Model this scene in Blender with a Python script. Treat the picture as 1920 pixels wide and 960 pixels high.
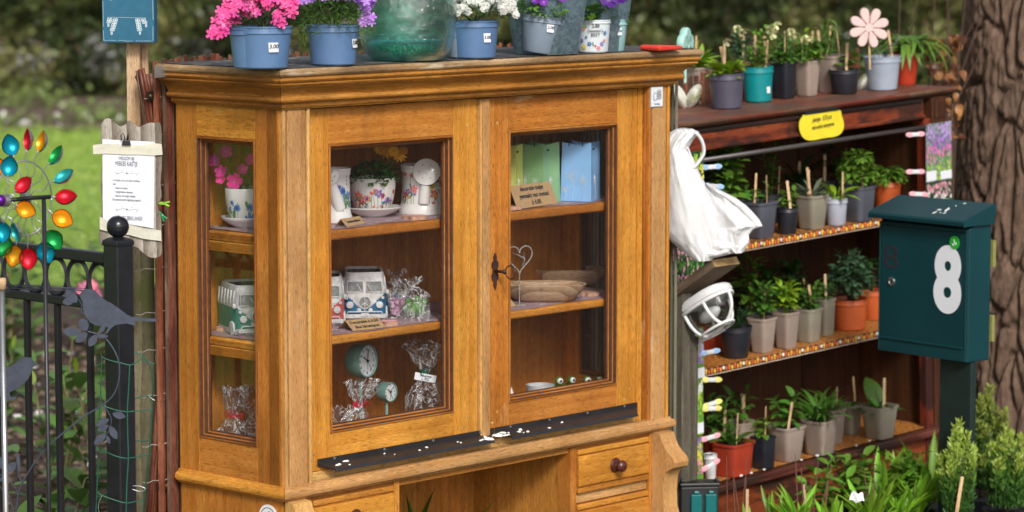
import bpy, math, random
from math import sin, cos, pi, radians, sqrt, atan2, exp
from mathutils import Vector, Matrix, noise
S = bpy.context.scene
for _o in list(bpy.data.objects): bpy.data.objects.remove(_o)
C = S.collection

# ------------------------------------------------------------------ camera, sky, sun, exposure
CZ, FPX, PIT = 1.9, 5664.3, .1112
cd = bpy.data.cameras.new('camera'); cam = bpy.data.objects.new('camera', cd); C.objects.link(cam)
cam.location = (0, 0, CZ); cam.rotation_euler = (pi/2-PIT, 0, 0)
cd.sensor_width = 36; cd.lens = 36*FPX/1920; cd.clip_start = .1; cd.clip_end = 500
cd.dof.use_dof = True; cd.dof.focus_distance = 6.85; cd.dof.aperture_fstop = 4.6
S.camera = cam
w = bpy.data.worlds.new('World'); S.world = w; w.use_nodes = True
SUN_EL, SUN_AZ = 36, 14             # degrees: height, and bearing behind the right shoulder
nt = w.node_tree; bg = nt.nodes['Background']; sky = nt.nodes.new('ShaderNodeTexSky')
sky.sky_type = 'NISHITA'; sky.sun_disc = False; sky.sun_elevation = radians(SUN_EL)
sky.sun_rotation = radians(180-SUN_AZ); sky.dust_density = 4; sky.air_density = 1.0; sky.ozone_density = 1
hs = nt.nodes.new('ShaderNodeHueSaturation'); hs.inputs['Saturation'].default_value = .38   # overcast: a greyer sky
nt.links.new(sky.outputs[0], hs.inputs['Color']); nt.links.new(hs.outputs[0], bg.inputs[0]); bg.inputs[1].default_value = .102
sd = bpy.data.lights.new('sun', 'SUN'); sd.energy = 1.8; sd.angle = radians(12); sd.color = (1, .95, .88)
sun = bpy.data.objects.new('sun', sd); C.objects.link(sun)
_el, _az = radians(SUN_EL), radians(SUN_AZ)
sun_dir = Vector((sin(_az)*cos(_el), -cos(_az)*cos(_el), sin(_el)))     # towards the sun
sun.rotation_euler = sun_dir.to_track_quat('Z', 'Y').to_euler()
S.view_settings.view_transform = 'Standard'; S.view_settings.look = 'None'
S.view_settings.exposure = .45; S.view_settings.gamma = 1
S.render.engine = 'CYCLES'
S.cycles.max_bounces = 10; S.cycles.transparent_max_bounces = 24; S.cycles.transmission_bounces = 8
R_ = random.Random(7)
U = R_.uniform

# ------------------------------------------------------------------ frames: real positions measured on real planes
class Frame:
    def __init__(s, o, yaw, t=0):
        cy, sy, ct, st = cos(yaw), sin(yaw), cos(t), sin(t)
        m = Matrix(((cy*ct, -sy, -cy*st), (sy*ct, cy, -sy*st), (st, 0, ct)))
        s.M = Matrix.Translation(o) @ m.to_4x4(); s.I = s.M.inverted()
    def w(s, p): return s.M @ Vector(p)
    def on(s, u, v, ax, val):                      # sight line through photo point (u, v) met with the plane axis=val of this frame
        a, b, c, q = (u-960)/FPX, (480-v)/FPX, cos(PIT), sin(PIT)
        d = s.I.to_3x3() @ Vector((a, c+b*q, b*c-q)); o = s.I @ Vector((0, 0, CZ))
        return o + d*((val-o[ax])/d[ax])
OAK = Frame((-.5085, 6.6608, .6314), .821)
RED = Frame((.418, 8.0, 1.357), .787, .042)
WLD = Frame((0, 0, 0), 0)
def dist(p): return (Vector(p)-Vector((0, 0, CZ))).dot(Vector((0, cos(PIT), -sin(PIT))))

# ------------------------------------------------------------------ materials
def setin(n, k, v):
    if k in n.inputs: n.inputs[k].default_value = v
class NT:
    def __init__(s, name):
        s.m = bpy.data.materials.new(name); s.m.use_nodes = True; s.t = s.m.node_tree
        s.b = s.t.nodes['Principled BSDF']; s.out = s.t.nodes['Material Output']
    def n(s, ty, **k):
        x = s.t.nodes.new(ty)
        for a, b in k.items(): setattr(x, a, b)
        return x
    def l(s, a, b): s.t.links.new(a, b)
    def coord(s, scale=(1, 1, 1), rnd=True, kind='Object'):
        tc = s.n('ShaderNodeTexCoord'); mp = s.n('ShaderNodeMapping'); mp.inputs['Scale'].default_value = scale
        s.l(tc.outputs[kind], mp.inputs['Vector'])
        if rnd:
            oi = s.n('ShaderNodeObjectInfo'); mu = s.n('ShaderNodeMath', operation='MULTIPLY'); mu.inputs[1].default_value = 37
            cb = s.n('ShaderNodeCombineXYZ'); s.l(oi.outputs['Random'], mu.inputs[0])
            for i in range(3): s.l(mu.outputs[0], cb.inputs[i])
            s.l(cb.outputs[0], mp.inputs['Location'])
        return mp.outputs[0]
    def noise(s, vec, sc, det=3, rough=.55, dist_=0):
        x = s.n('ShaderNodeTexNoise'); x.inputs['Scale'].default_value = sc; x.inputs['Detail'].default_value = det
        x.inputs['Roughness'].default_value = rough; x.inputs['Distortion'].default_value = dist_
        s.l(vec, x.inputs['Vector']); return x.outputs['Fac']
    def ramp(s, fac, stops):
        r = s.n('ShaderNodeValToRGB'); e = r.color_ramp.elements
        while len(e) < len(stops): e.new(.5)
        for i, (p, c) in enumerate(stops): e[i].position = p; e[i].color = (c, c, c, 1) if isinstance(c, (int, float)) else (*c, 1)
        s.l(fac, r.inputs[0]); return r.outputs[0]
    def mix(s, f, a, b, mode='MIX'):
        x = s.n('ShaderNodeMix', data_type='RGBA', blend_type=mode)
        for k, v in ((0, f), (6, a), (7, b)):
            if hasattr(v, 'default_value'): s.l(v, x.inputs[k])
            else: x.inputs[k].default_value = v if k == 0 else (*v, 1)
        return x.outputs[2]
    def bump(s, h, st=.3, d=.01):
        b = s.n('ShaderNodeBump'); b.inputs['Strength'].default_value = st; b.inputs['Distance'].default_value = d
        s.l(h, b.inputs['Height']); s.l(b.outputs[0], s.b.inputs['Normal'])
    def col(s, c): s.l(c, s.b.inputs['Base Color'])
MATS = {}
def plain(name, c, rough=.5, var=.12, sc=25, bump=.15, metal=0, spec=.5, bd=.002, rnd=.06, dirt=None):
    if name in MATS: return MATS[name]
    t = NT(name); v = t.coord((1, 1, 1)); f = t.noise(v, sc, 5, .65)
    a = tuple(x*(1-var*1.6) for x in c); b = tuple(min(1, x*(1+var)) for x in c)
    cc = t.ramp(f, [(.3, a), (.7, b)])
    if rnd:
        oi = t.n('ShaderNodeObjectInfo'); h = t.n('ShaderNodeHueSaturation')
        mr = t.n('ShaderNodeMapRange'); mr.inputs[3].default_value = 1-rnd*2; mr.inputs[4].default_value = 1+rnd*2
        t.l(oi.outputs['Random'], mr.inputs[0]); t.l(mr.outputs[0], h.inputs['Value']); t.l(cc, h.inputs['Color']); cc = h.outputs[0]
    if dirt:
        g = t.ramp(t.noise(v, sc*.35, 6, .7), [(dirt[1], 0.), (dirt[1]+.12, 1.)]); cc = t.mix(g, cc, dirt[0])
    t.col(cc); t.b.inputs['Roughness'].default_value = rough; t.b.inputs['Metallic'].default_value = metal
    setin(t.b, 'Specular IOR Level', spec)
    if bump: t.bump(t.noise(v, sc*4, 5, .6), bump, bd)
    MATS[name] = t.m; return t.m
def wood(name, ax, lo, mid, hi, rough=.42, wear=None, wth=.6, fine=1., bump=.25, sc=1., gap=.0, cath=.16):
    if name in MATS: return MATS[name]
    t = NT(name); k = [22*sc]*3; k[ax] = 3.4*sc
    v = t.coord(tuple(k)); k2 = [330*fine]*3; k2[ax] = 60*fine; v2 = t.coord(tuple(k2)); k3 = [7*sc]*3; k3[ax] = 1.3*sc; v3 = t.coord(tuple(k3)); vp = t.coord((1, 1, 1))
    big = t.noise(v, 1., 4, .6, .6)
    wv = t.n('ShaderNodeTexWave', wave_type='RINGS', rings_direction='XYZ'[ax], wave_profile='SAW')
    wv.inputs['Scale'].default_value = 2.2; wv.inputs['Distortion'].default_value = 5; wv.inputs['Detail'].default_value = 2; wv.inputs['Detail Scale'].default_value = .8
    t.l(v3, wv.inputs['Vector'])
    f = t.mix(cath, (0, 0, 0), (0, 0, 0)); m = t.n('ShaderNodeMix', data_type='FLOAT'); m.inputs[0].default_value = cath
    t.l(big, m.inputs[2]); t.l(wv.outputs['Fac'], m.inputs[3])
    c = t.ramp(m.outputs[0], [(.30, lo), (.5, mid), (.70, hi)])
    pore = t.ramp(t.noise(v2, 1., 3, .6), [(.33, .45), (.45, 1.), (.58, 1.), (.68, 1.4)]); c = t.mix(.8, c, pore, 'MULTIPLY')
    patch = t.ramp(t.noise(vp, 5, 3, .6), [(.3, .70), (.7, 1.12)]); c = t.mix(.85, c, patch, 'MULTIPLY')
    if wear:
        g = t.n('ShaderNodeMath', operation='MULTIPLY'); t.l(t.noise(v, .8, 6, .75), g.inputs[0])
        nn = t.ramp(t.noise(vp, 7, 3, .5), [(.3, .55), (.7, 1.45)]); t.l(nn, g.inputs[1])
        c = t.mix(t.ramp(g.outputs[0], [(wth-.06, 0.), (wth+.08, .85)]), c, wear)
    oi = t.n('ShaderNodeObjectInfo'); hb = t.n('ShaderNodeHueSaturation')          # boards differ a little
    for o_, (lo_, hi_) in (('Value', (.84, 1.14)), ('Hue', (.492, .506))):
        mr = t.n('ShaderNodeMapRange'); mr.inputs[3].default_value = lo_; mr.inputs[4].default_value = hi_; t.l(oi.outputs['Random'], mr.inputs[0]); t.l(mr.outputs[0], hb.inputs[o_])
    st_ = t.ramp(t.noise(t.coord((9, 9, 2.2)), 1., 5, .7), [(.60, 1.), (.72, .55)]); c = t.mix(.55, c, st_, 'MULTIPLY'); t.l(c, hb.inputs['Color']); c = hb.outputs[0]
    setin(t.b, 'Specular IOR Level', .28)
    t.col(c); t.b.inputs['Roughness'].default_value = rough
    t.l(t.ramp(big, [(.2, rough-.08), (.8, rough+.14)]), t.b.inputs['Roughness'])
    t.bump(t.noise(v2, 1., 3, .6), bump, .0008)
    MATS[name] = t.m; return t.m
def leafmat(name, c, c2=None, trans=.3, rough=.42, rnd=.2):
    if name in MATS: return MATS[name]
    t = NT(name); v = t.coord((1, 1, 1)); c2 = c2 or tuple(x*.6 for x in c)
    cc = t.ramp(t.noise(v, 60, 4, .6), [(.3, c2), (.7, c)])
    oi = t.n('ShaderNodeObjectInfo'); h = t.n('ShaderNodeHueSaturation')
    for o_, (lo, hi) in (('Value', (1-rnd*2, 1+rnd*1.6)), ('Hue', (.485, .515))):
        mr = t.n('ShaderNodeMapRange'); mr.inputs[3].default_value = lo; mr.inputs[4].default_value = hi
        t.l(oi.outputs['Random'], mr.inputs[0]); t.l(mr.outputs[0], h.inputs[o_])
    t.l(cc, h.inputs['Color']); cc = h.outputs[0]
    t.col(cc); t.b.inputs['Roughness'].default_value = rough
    tr = t.n('ShaderNodeBsdfTranslucent'); t.l(cc, tr.inputs[0]); mx = t.n('ShaderNodeMixShader'); mx.inputs[0].default_value = trans
    t.l(t.b.outputs[0], mx.inputs[1]); t.l(tr.outputs[0], mx.inputs[2]); t.l(mx.outputs[0], t.out.inputs[0])
    MATS[name] = t.m; return t.m
def pane_mat(name, tint=(.93, .95, .93), refl=1., rough=.02, wob=.0, film=0., crs=32, crf=.5):
    if name in MATS: return MATS[name]
    t = NT(name); tr = t.n('ShaderNodeBsdfTransparent'); tr.inputs[0].default_value = (*tint, 1)
    gl = t.n('ShaderNodeBsdfGlossy'); gl.inputs['Roughness'].default_value = rough
    fr = t.n('ShaderNodeFresnel'); ge = t.n('ShaderNodeNewGeometry'); ma = t.n('ShaderNodeMath', operation='MULTIPLY_ADD')   # ior 1.5 seen from either side
    ma.inputs[1].default_value = 1/1.5-1.5; ma.inputs[2].default_value = 1.5; t.l(ge.outputs['Backfacing'], ma.inputs[0]); t.l(ma.outputs[0], fr.inputs[0])
    mu = t.n('ShaderNodeMath', operation='MULTIPLY_ADD'); mu.inputs[1].default_value = refl; mu.inputs[2].default_value = film; t.l(fr.outputs[0], mu.inputs[0])
    mu.use_clamp = True
    mx = t.n('ShaderNodeMixShader'); t.l(mu.outputs[0], mx.inputs[0]); t.l(tr.outputs[0], mx.inputs[1]); t.l(gl.outputs[0], mx.inputs[2])
    if film:                                       # crinkled film: crease highlights painted in as white diffuse lines
        df = t.n('ShaderNodeBsdfDiffuse'); df.inputs[0].default_value = (.9, .9, .92, 1); vv = t.coord((1, 1, .45)); cr = t.ramp(t.noise(vv, crs, 2, .5, 2.5), [(.472, 0.), (.495, 1.), (.505, 1.), (.528, 0.)])
        m3 = t.n('ShaderNodeMath', operation='MULTIPLY_ADD'); m3.inputs[1].default_value = crf; m3.inputs[2].default_value = film*.5; t.l(cr, m3.inputs[0]); mz = t.n('ShaderNodeMixShader'); t.l(m3.outputs[0], mz.inputs[0])
        t.l(mx.outputs[0], mz.inputs[1]); t.l(df.outputs[0], mz.inputs[2]); mx = mz
    if wob:
        b = t.n('ShaderNodeBump'); b.inputs['Strength'].default_value = wob; b.inputs['Distance'].default_value = .01
        v = t.coord((1, 1, 1)); t.l(t.noise(v, 45, 5, .7), b.inputs['Height'])
        t.l(b.outputs[0], gl.inputs['Normal']); t.l(b.outputs[0], fr.inputs['Normal'])
    t.l(mx.outputs[0], t.out.inputs[0]); MATS[name] = t.m; return t.m

OKl, OKm, OKh, OKw = (.40, .142, .020), (.50, .198, .030), (.59, .26, .048), (.60, .38, .18)
OAKM = [wood('oak_%s' % a, i, OKl, OKm, OKh, wear=OKw, wth=.86) for i, a in enumerate('xyz')]
OAKW = [wood('oak_worn_%s' % a, i, (.46, .235, .075), (.52, .285, .10), (.57, .335, .13), wear=(.56, .43, .28), wth=.80, rough=.55) for i, a in enumerate('xyz')]
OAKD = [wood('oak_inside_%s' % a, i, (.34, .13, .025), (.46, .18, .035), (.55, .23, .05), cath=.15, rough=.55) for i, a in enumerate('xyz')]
REDX = [wood('red_paint_%s' % a, i, (.10, .018, .008), (.19, .036, .012), (.26, .06, .02), wear=(.02, .012, .010), wth=.55, rough=.5, bump=.6) for i, a in enumerate('xyz')]
REDT = wood('red_paint_top', 0, (.12, .035, .022), (.20, .06, .035), (.28, .12, .075), wear=(.10, .06, .045), wth=.52, rough=.5)
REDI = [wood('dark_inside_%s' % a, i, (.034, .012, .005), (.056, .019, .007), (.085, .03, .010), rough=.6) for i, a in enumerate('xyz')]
GREYW = [wood('grey_wood_%s' % a, i, (.17, .14, .11), (.30, .26, .22), (.42, .38, .33), rough=.8, cath=.5, sc=.8) for i, a in enumerate('xyz')]
MOSSW = [wood('mossy_wood_%s' % a, i, (.06, .055, .03), (.12, .105, .06), (.21, .18, .115), rough=.85, wear=(.10, .11, .035), wth=.62, cath=.2) for i, a in enumerate('xyz')]
PINE = [wood('pine_%s' % a, i, (.42, .26, .14), (.56, .37, .22), (.66, .47, .31), rough=.7) for i, a in enumerate('xyz')]
STICK = wood('stick_wood', 2, (.50, .32, .16), (.66, .45, .25), (.74, .55, .34), rough=.7)
BLACKM = plain('black_metal', (.012, .013, .017), .38, .2, 40, .12)
BIRDM = plain('slate_metal', (.045, .055, .085), .5, .2, 60, .25, rnd=0)
PCER = plain('white_ceramic', (.74, .73, .71), .12, .03, 8, 0)
WHITE = plain('white_plastic', (.72, .72, .70), .35, .06, 18, .1, dirt=((.35, .34, .3), .62))
PAPER = plain('paper', (.78, .80, .86), .4, .03, 6, .1)
INK = plain('ink', (.02, .02, .03), .6, 0, 5, 0)
KRAFT = plain('kraft_card', (.42, .27, .13), .8, .1, 120, .1)
SOIL = plain('potting_soil', (.045, .028, .018), .95, .5, 140, 1., bd=.006)
GLASS = pane_mat('window_glass', (.985, .985, .985), refl=.85, film=.0)

# ------------------------------------------------------------------ mesh builder
class MB:
    def __init__(s): s.v = []; s.f = []; s.m = []; s.mi = 0
    def face(s, *i): s.f.append(tuple(i)); s.m.append(s.mi)
    def verts(s, vs): n = len(s.v); s.v.extend(tuple(p) for p in vs); return n
    def add(s, o, M=None):
        n = len(s.v)
        s.v.extend((tuple(M @ Vector(p)) for p in o.v) if M else o.v)
        s.f.extend(tuple(i+n for i in f) for f in o.f); s.m.extend(o.m if any(o.m) else [s.mi]*len(o.f)); return s
    def box(s, x0, x1, y0, y1, z0, z1, M=None):
        vs = [(x, y, z) for z in (z0, z1) for y in (y0, y1) for x in (x0, x1)]
        if M: vs = [M @ Vector(p) for p in vs]
        n = s.verts(vs)
        for f in ((0, 2, 3, 1), (4, 5, 7, 6), (0, 1, 5, 4), (2, 6, 7, 3), (0, 4, 6, 2), (1, 3, 7, 5)): s.face(*[n+i for i in f])
        return s
    def lathe(s, pr, n=24, M=None, sq=None, cap=True, wob=0):
        rows = []
        for r, z in pr:
            row = []
            for i in range(n):
                a = 2*pi*i/n; rr = r
                if sq: rr = r/((abs(cos(a))**sq+abs(sin(a))**sq)**(1/sq))
                if wob: rr *= 1+wob*noise.noise((cos(a)*1.3, sin(a)*1.3, z*9))
                p = Vector((rr*cos(a), rr*sin(a), z)); row.append(M @ p if M else p)
            rows.append(s.verts(row))
        for k in range(len(rows)-1):
            for i in range(n):
                j = (i+1) % n; s.face(rows[k]+i, rows[k]+j, rows[k+1]+j, rows[k+1]+i)
        if cap:
            if pr[0][0] > 1e-5: s.face(*[rows[0]+i for i in range(n)][::-1])
            if pr[-1][0] > 1e-5: s.face(*[rows[-1]+i for i in range(n)])
        return s
    def tube(s, pts, r, n=8, cap=True, flat=None):
        pts = [Vector(p) for p in pts]; rs = r if isinstance(r, (list, tuple)) else [r]*len(pts)
        t0 = (pts[1]-pts[0]).normalized(); up = Vector((0, 0, 1)) if abs(t0.z) < .9 else Vector((1, 0, 0))
        a = t0.cross(up).normalized(); rows = []
        for k, p in enumerate(pts):
            t = (pts[min(k+1, len(pts)-1)]-pts[max(k-1, 0)]).normalized()
            a = (a-t*a.dot(t)).normalized(); b = t.cross(a)
            rows.append(s.verts([p+(a*cos(2*pi*i/n)+b*sin(2*pi*i/n)*(flat or 1))*rs[k] for i in range(n)]))
        for k in range(len(rows)-1):
            for i in range(n):
                j = (i+1) % n; s.face(rows[k]+i, rows[k]+j, rows[k+1]+j, rows[k+1]+i)
        if cap: s.face(*[rows[0]+i for i in range(n)][::-1]); s.face(*[rows[-1]+i for i in range(n)])
        return s
    def prism(s, poly, M, d0, d1):                # outline in the x-z plane of M, thick along y
        n = len(poly); a = s.verts([M @ Vector((x, d0, z)) for x, z in poly]); b = s.verts([M @ Vector((x, d1, z)) for x, z in poly])
        s.face(*[a+i for i in range(n)]); s.face(*[b+i for i in range(n)][::-1])
        for i in range(n): j = (i+1) % n; s.face(a+i, b+i, b+j, a+j)
        return s
    def grid(s, nu, nv, fn, close=False):
        n = s.verts([fn(i/(nu-1) if not close else i/nu, j/(nv-1)) for j in range(nv) for i in range(nu)])
        for j in range(nv-1):
            for i in range(nu if close else nu-1):
                k = (i+1) % nu; s.face(n+j*nu+i, n+j*nu+k, n+(j+1)*nu+k, n+(j+1)*nu+i)
        return s
    def ball(s, c, r, n=12, m=8, sc=(1, 1, 1)):
        pr = [(max(1e-6, r*sin(pi*k/m)), -r*cos(pi*k/m)) for k in range(m+1)]
        return s.lathe(pr, n, Matrix.Translation(c) @ Matrix.Diagonal((*sc, 1)), cap=False)
    def mesh(s, name, mats, smooth=False):
        me = bpy.data.meshes.new(name); me.from_pydata(s.v, [], s.f)
        for m in (mats if isinstance(mats, (list, tuple)) else [mats]): me.materials.append(m)
        me.polygons.foreach_set('material_index', s.m)
        if smooth: me.polygons.foreach_set('use_smooth', [True]*len(s.f))
        me.update(); return me
I4 = Matrix.Identity(4)
T_ = lambda x, y=0, z=0: Matrix.Translation((x, y, z) if not isinstance(x, (Vector, tuple)) else x)
RX = lambda a: Matrix.Rotation(a, 4, 'X'); RY = lambda a: Matrix.Rotation(a, 4, 'Y'); RZ = lambda a: Matrix.Rotation(a, 4, 'Z')
def link(name, me, parent=None, M=None, label=None, kind=None, bevel=0, auto=None, segs=2):
    o = bpy.data.objects.new(name, me); C.objects.link(o)
    if parent: o.parent = parent
    if M is not None: o.matrix_local = M
    if label: o['label'] = label
    if kind: o['kind'] = kind
    if bevel:
        b = o.modifiers.new('bevel', 'BEVEL'); b.width = bevel; b.segments = segs; b.limit_method = 'ANGLE'; b.angle_limit = radians(35); b.harden_normals = False
    return o
def part(name, mb, mats, parent, smooth=False, **k): return link(name, mb.mesh(name, mats, smooth), parent, **k)
def thing(name, label, cat, M, group=None):
    o = bpy.data.objects.new(name, None); o.empty_display_size = .05; C.objects.link(o); o.matrix_world = M
    o['label'] = label; o['category'] = cat
    if group: o['group'] = group
    return o
def single(name, mb, mats, label, cat, M=I4, smooth=False, group=None, bevel=0):
    o = part(name, mb, mats, None, smooth, bevel=bevel); o.matrix_world = M; o['label'] = label; o['category'] = cat
    if group: o['group'] = group
    return o
def struct(name, mb, mats, M=I4, kind='structure', smooth=False):
    o = part(name, mb, mats, None, smooth); o.matrix_world = M; o['kind'] = kind; return o
def autosm(o, ang=40):
    me = o.data; me.polygons.foreach_set('use_smooth', [True]*len(me.polygons)); me.set_sharp_from_angle(angle=radians(ang))
    return o
def text(s, size, M, mat, parent, name='lettering', ext=.0003, sx=1., shear=0, align='CENTER', sp=1., off=0.):
    c = bpy.data.curves.new(name, 'FONT'); c.body = s; c.size = size; c.extrude = ext; c.align_x = align; c.align_y = 'CENTER'
    c.shear = shear; c.space_line = sp; c.resolution_u = 3; c.offset = off or (size*.022 if name == 'handwriting' else 0); o = bpy.data.objects.new('tmp', c); C.objects.link(o)
    bpy.context.view_layer.update(); me = bpy.data.meshes.new_from_object(o.evaluated_get(bpy.context.evaluated_depsgraph_get()))
    bpy.data.objects.remove(o); me.materials.clear(); me.materials.append(mat)
    me.transform(Matrix.Diagonal((sx, 1, 1, 1)))
    return link(name, me, parent, M)
FRONT = RX(pi/2)                                   # text plane x-y -> x-z, facing -y
# ------------------------------------------------------------------ leaves, flowers
def leafmesh(name, mat, w=.45, bend=.25, fold=.25, shape='oval', nl=6, wave=0):
    mb = MB(); rows = []
    for k in range(nl+1):
        t = k/nl
        if shape == 'oval': hw = w/2*sin(pi*min(1, t*.97+.03))**.75
        elif shape == 'heart': hw = w/2*(sin(pi*(t*.93+.07)**.6))
        elif shape == 'blade': hw = w/2*min(1, (1-t)*2.2+.02)**.7*(.6+.4*min(1, t*4))
        elif shape == 'saw': hw = w/2*sin(pi*min(1, t*.95+.04))**.8*(1.0 if k % 2 else .78)
        else: hw = w/2
        y = sin(t*bend*2)/(bend*2)if bend else t; z = -(1-cos(t*bend*2))/(bend*2) if bend else 0
        z += wave*sin(t*9)*.05
        rows.append(mb.verts([(-hw, y, z+hw*fold), (0, y, z), (hw, y, z+hw*fold)]))
    for k in range(nl):
        a, b = rows[k], rows[k+1]; mb.face(a, a+1, b+1, b); mb.face(a+1, a+2, b+2, b+1)
    return mb.mesh(name, mat, True)
def aim(pos, d, up=(0, 0, 1), s=1, sxz=1):
    y = Vector(d).normalized(); x = y.cross(Vector(up))
    if x.length < 1e-4: x = Vector((1, 0, 0))
    x.normalize(); z = x.cross(y)
    M = Matrix((x*sxz, y, z*sxz)).transposed().to_4x4() @ Matrix.Diagonal((s, s, s, 1)); M.translation = Vector(pos); return M
G1, G2, G3 = (.10, .22, .03), (.20, .36, .04), (.045, .12, .03)
LM = {k: leafmat('leaf_'+k, *v) for k, v in dict(mid=((.12, .27, .035), (.055, .14, .02)), lime=((.34, .50, .03), (.16, .30, .02)), dark=((.035, .10, .022),), fresh=(G2, (.09, .2, .03)),
      blue=((.10, .20, .10), (.05, .11, .05)), grey=((.22, .28, .17),), spike=((.30, .56, .045), (.15, .34, .02)), laurel=((.20, .34, .07), (.07, .16, .035)), dry=((.30, .14, .07), (.15, .06, .03))).items()}
LMESH = {}
def leaf(shape, mat, **k):
    key = shape+mat+str(sorted(k.items()))
    if key not in LMESH:
        d = dict(oval=dict(w=.5, bend=.35), narrow=dict(w=.2, bend=.4), blade=dict(w=.09, bend=.7, shape='blade', nl=7), heart=dict(w=.75, bend=.4, shape='heart'), saw=dict(w=.55, bend=.4, shape='saw', nl=8))[shape]
        d = dict(d); d.update(k); LMESH[key] = leafmesh('leaf', LM[mat], **d)
    return LMESH[key]
def plant(root, kind, z0, r, h, n, mat='mid', ll=.035, rs=None, cx=0, cy=0, stems=None, joined=False, lean=(0, 0), shape=None):
    """kinds: herb, rosette, grass, bush, pair"""
    rs = rs or R_; u = rs.uniform; st = MB(); pl = []
    if kind == 'herb':
        ns = stems or max(3, n//9)
        for i in range(ns):
            a = 2*pi*i/ns+u(-.5, .5); rr = r*u(.1, .55); hh = h*u(.65, 1); b = Vector((cx+rr*.4*cos(a), cy+rr*.4*sin(a), z0))
            tip = b+Vector((cos(a)*r*u(.2, .9)+lean[0], sin(a)*r*u(.2, .9)+lean[1], hh)); md = (b+tip)/2+Vector((-cos(a)*r*.15, -sin(a)*r*.15, hh*.08))
            P = [b*(1-t)**2+md*2*t*(1-t)+tip*t*t for t in [k/5 for k in range(6)]]
            st.tube(P, [.0016, .0015, .0013, .0012, .001, .0007], 5)
            m = max(2, n//ns); 
            for k in range(m):
                t = .15+.85*(k+1)/m; p = b*(1-t)**2+md*2*t*(1-t)+tip*t*t; aa = k*2.4+u(-.4, .4)+a; el = u(.0, .7)+(.5 if t > .9 else 0)
                pl.append((p, (cos(aa)*cos(el), sin(aa)*cos(el), sin(el)), ll*u(.65, 1.15)*(1-.25*t)))
        sh = shape or 'oval'
    elif kind == 'rosette':
        for i in range(n):
            a = i*2.4; f = i/n; el = .25+1.1*(1-f)*u(.7, 1); b = Vector((cx+cos(a)*r*.08, cy+sin(a)*r*.08, z0))
            if u(0, 1) < .5: b = b+Vector((cos(a)*r*.25, sin(a)*r*.25, h*.25)); st.tube([(cx, cy, z0), b], .0012, 5)
            pl.append((b, (cos(a)*cos(el), sin(a)*cos(el), sin(el)), (ll)*u(.75, 1.15)))
        sh = shape or 'oval'
    elif kind == 'grass':
        for i in range(n):
            a = u(0, 2*pi); el = u(.85, 1.45); b = Vector((cx+cos(a)*r*u(0, .35), cy+sin(a)*r*u(0, .35), z0))
            pl.append((b, (cos(a)*cos(el), sin(a)*cos(el), sin(el)), h*u(.6, 1.1)))
        sh = shape or 'blade'
    else:
        for i in range(n):
            a = u(0, 2*pi); e = math.asin(u(-.15, 1)); q = u(.45, 1)**.5
            p = Vector((cx+cos(a)*cos(e)*r*q, cy+sin(a)*cos(e)*r*q, z0+h*.3+h*.7*sin(e)*q)); aa = a+u(-.9, .9); el = u(-.2, .9)
            pl.append((p, (cos(aa)*cos(el), sin(aa)*cos(el), sin(el)), ll*u(.6, 1.15)))
        for i in range(6):
            a = i*1.05; st.tube([(cx, cy, z0), (cx+cos(a)*r*.5, cy+sin(a)*r*.5, z0+h*.6)], [.0015, .0008], 5)
        sh = shape or 'oval'
    me = leaf(sh, mat) if isinstance(sh, str) else sh
    if joined:
        jm = MB(); vs = [tuple(v.co) for v in me.vertices]; fs = [tuple(p.vertices) for p in me.polygons]; tmp = MB(); tmp.v = vs; tmp.f = fs; tmp.m = [0]*len(fs)
        for p, d, s in pl: jm.add(tmp, aim(p, d, (u(-.3, .3), u(-.3, .3), 1), s))
        part('foliage', jm, me.materials[0], root, True, kind='stuff')
    else:
        for p, d, s in pl: link('leaf', me, root, aim(p, d, (u(-.3, .3), u(-.3, .3), 1), s))
    if st.v: part('stem', st, LM['mid' if mat in ('dry',) else mat], root, True)
    return pl
def flowermesh(name, n, mats, w=.5, cup=.25, cr=.14, tip=0, layers=1, notch=0):
    """petals along +X.. around +Z, unit radius"""
    mb = MB()
    for L in range(layers):
        for i in range(n):
            a = 2*pi*i/n+L*pi/n; q = 5; rows = []
            sc = 1-.25*L
            for k in range(q+1):
                t = k/q; hw = w/2*(sin(pi*(.1+t*.6)) if not tip else sin(pi*min(1, .12+t*.8))**.8*(1 if k < q else .05))*(1 if k < q or tip else .78); rr = (.08+.92*t)*(1-(notch if k == q else 0)*.0)*sc
                z = cup*t*t*1.2+L*.06-(.25*cup*t**5)
                rows.append(mb.verts([Matrix.Rotation(a, 3, 'Z') @ Vector((rr*(1 if j == 1 else (.97 if not notch or k < q else 1.06)), (j-1)*hw*sc, z+(.03 if j != 1 else 0))) for j in range(3)]))
            for k in range(q):
                A, B = rows[k], rows[k+1]; mb.face(A, A+1, B+1, B); mb.face(A+1, A+2, B+2, B+1)
    mb.mi = 1; mb.ball((0, 0, .06), cr, 8, 5, (1, 1, .7))
    return mb.mesh(name, mats, True)
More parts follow.
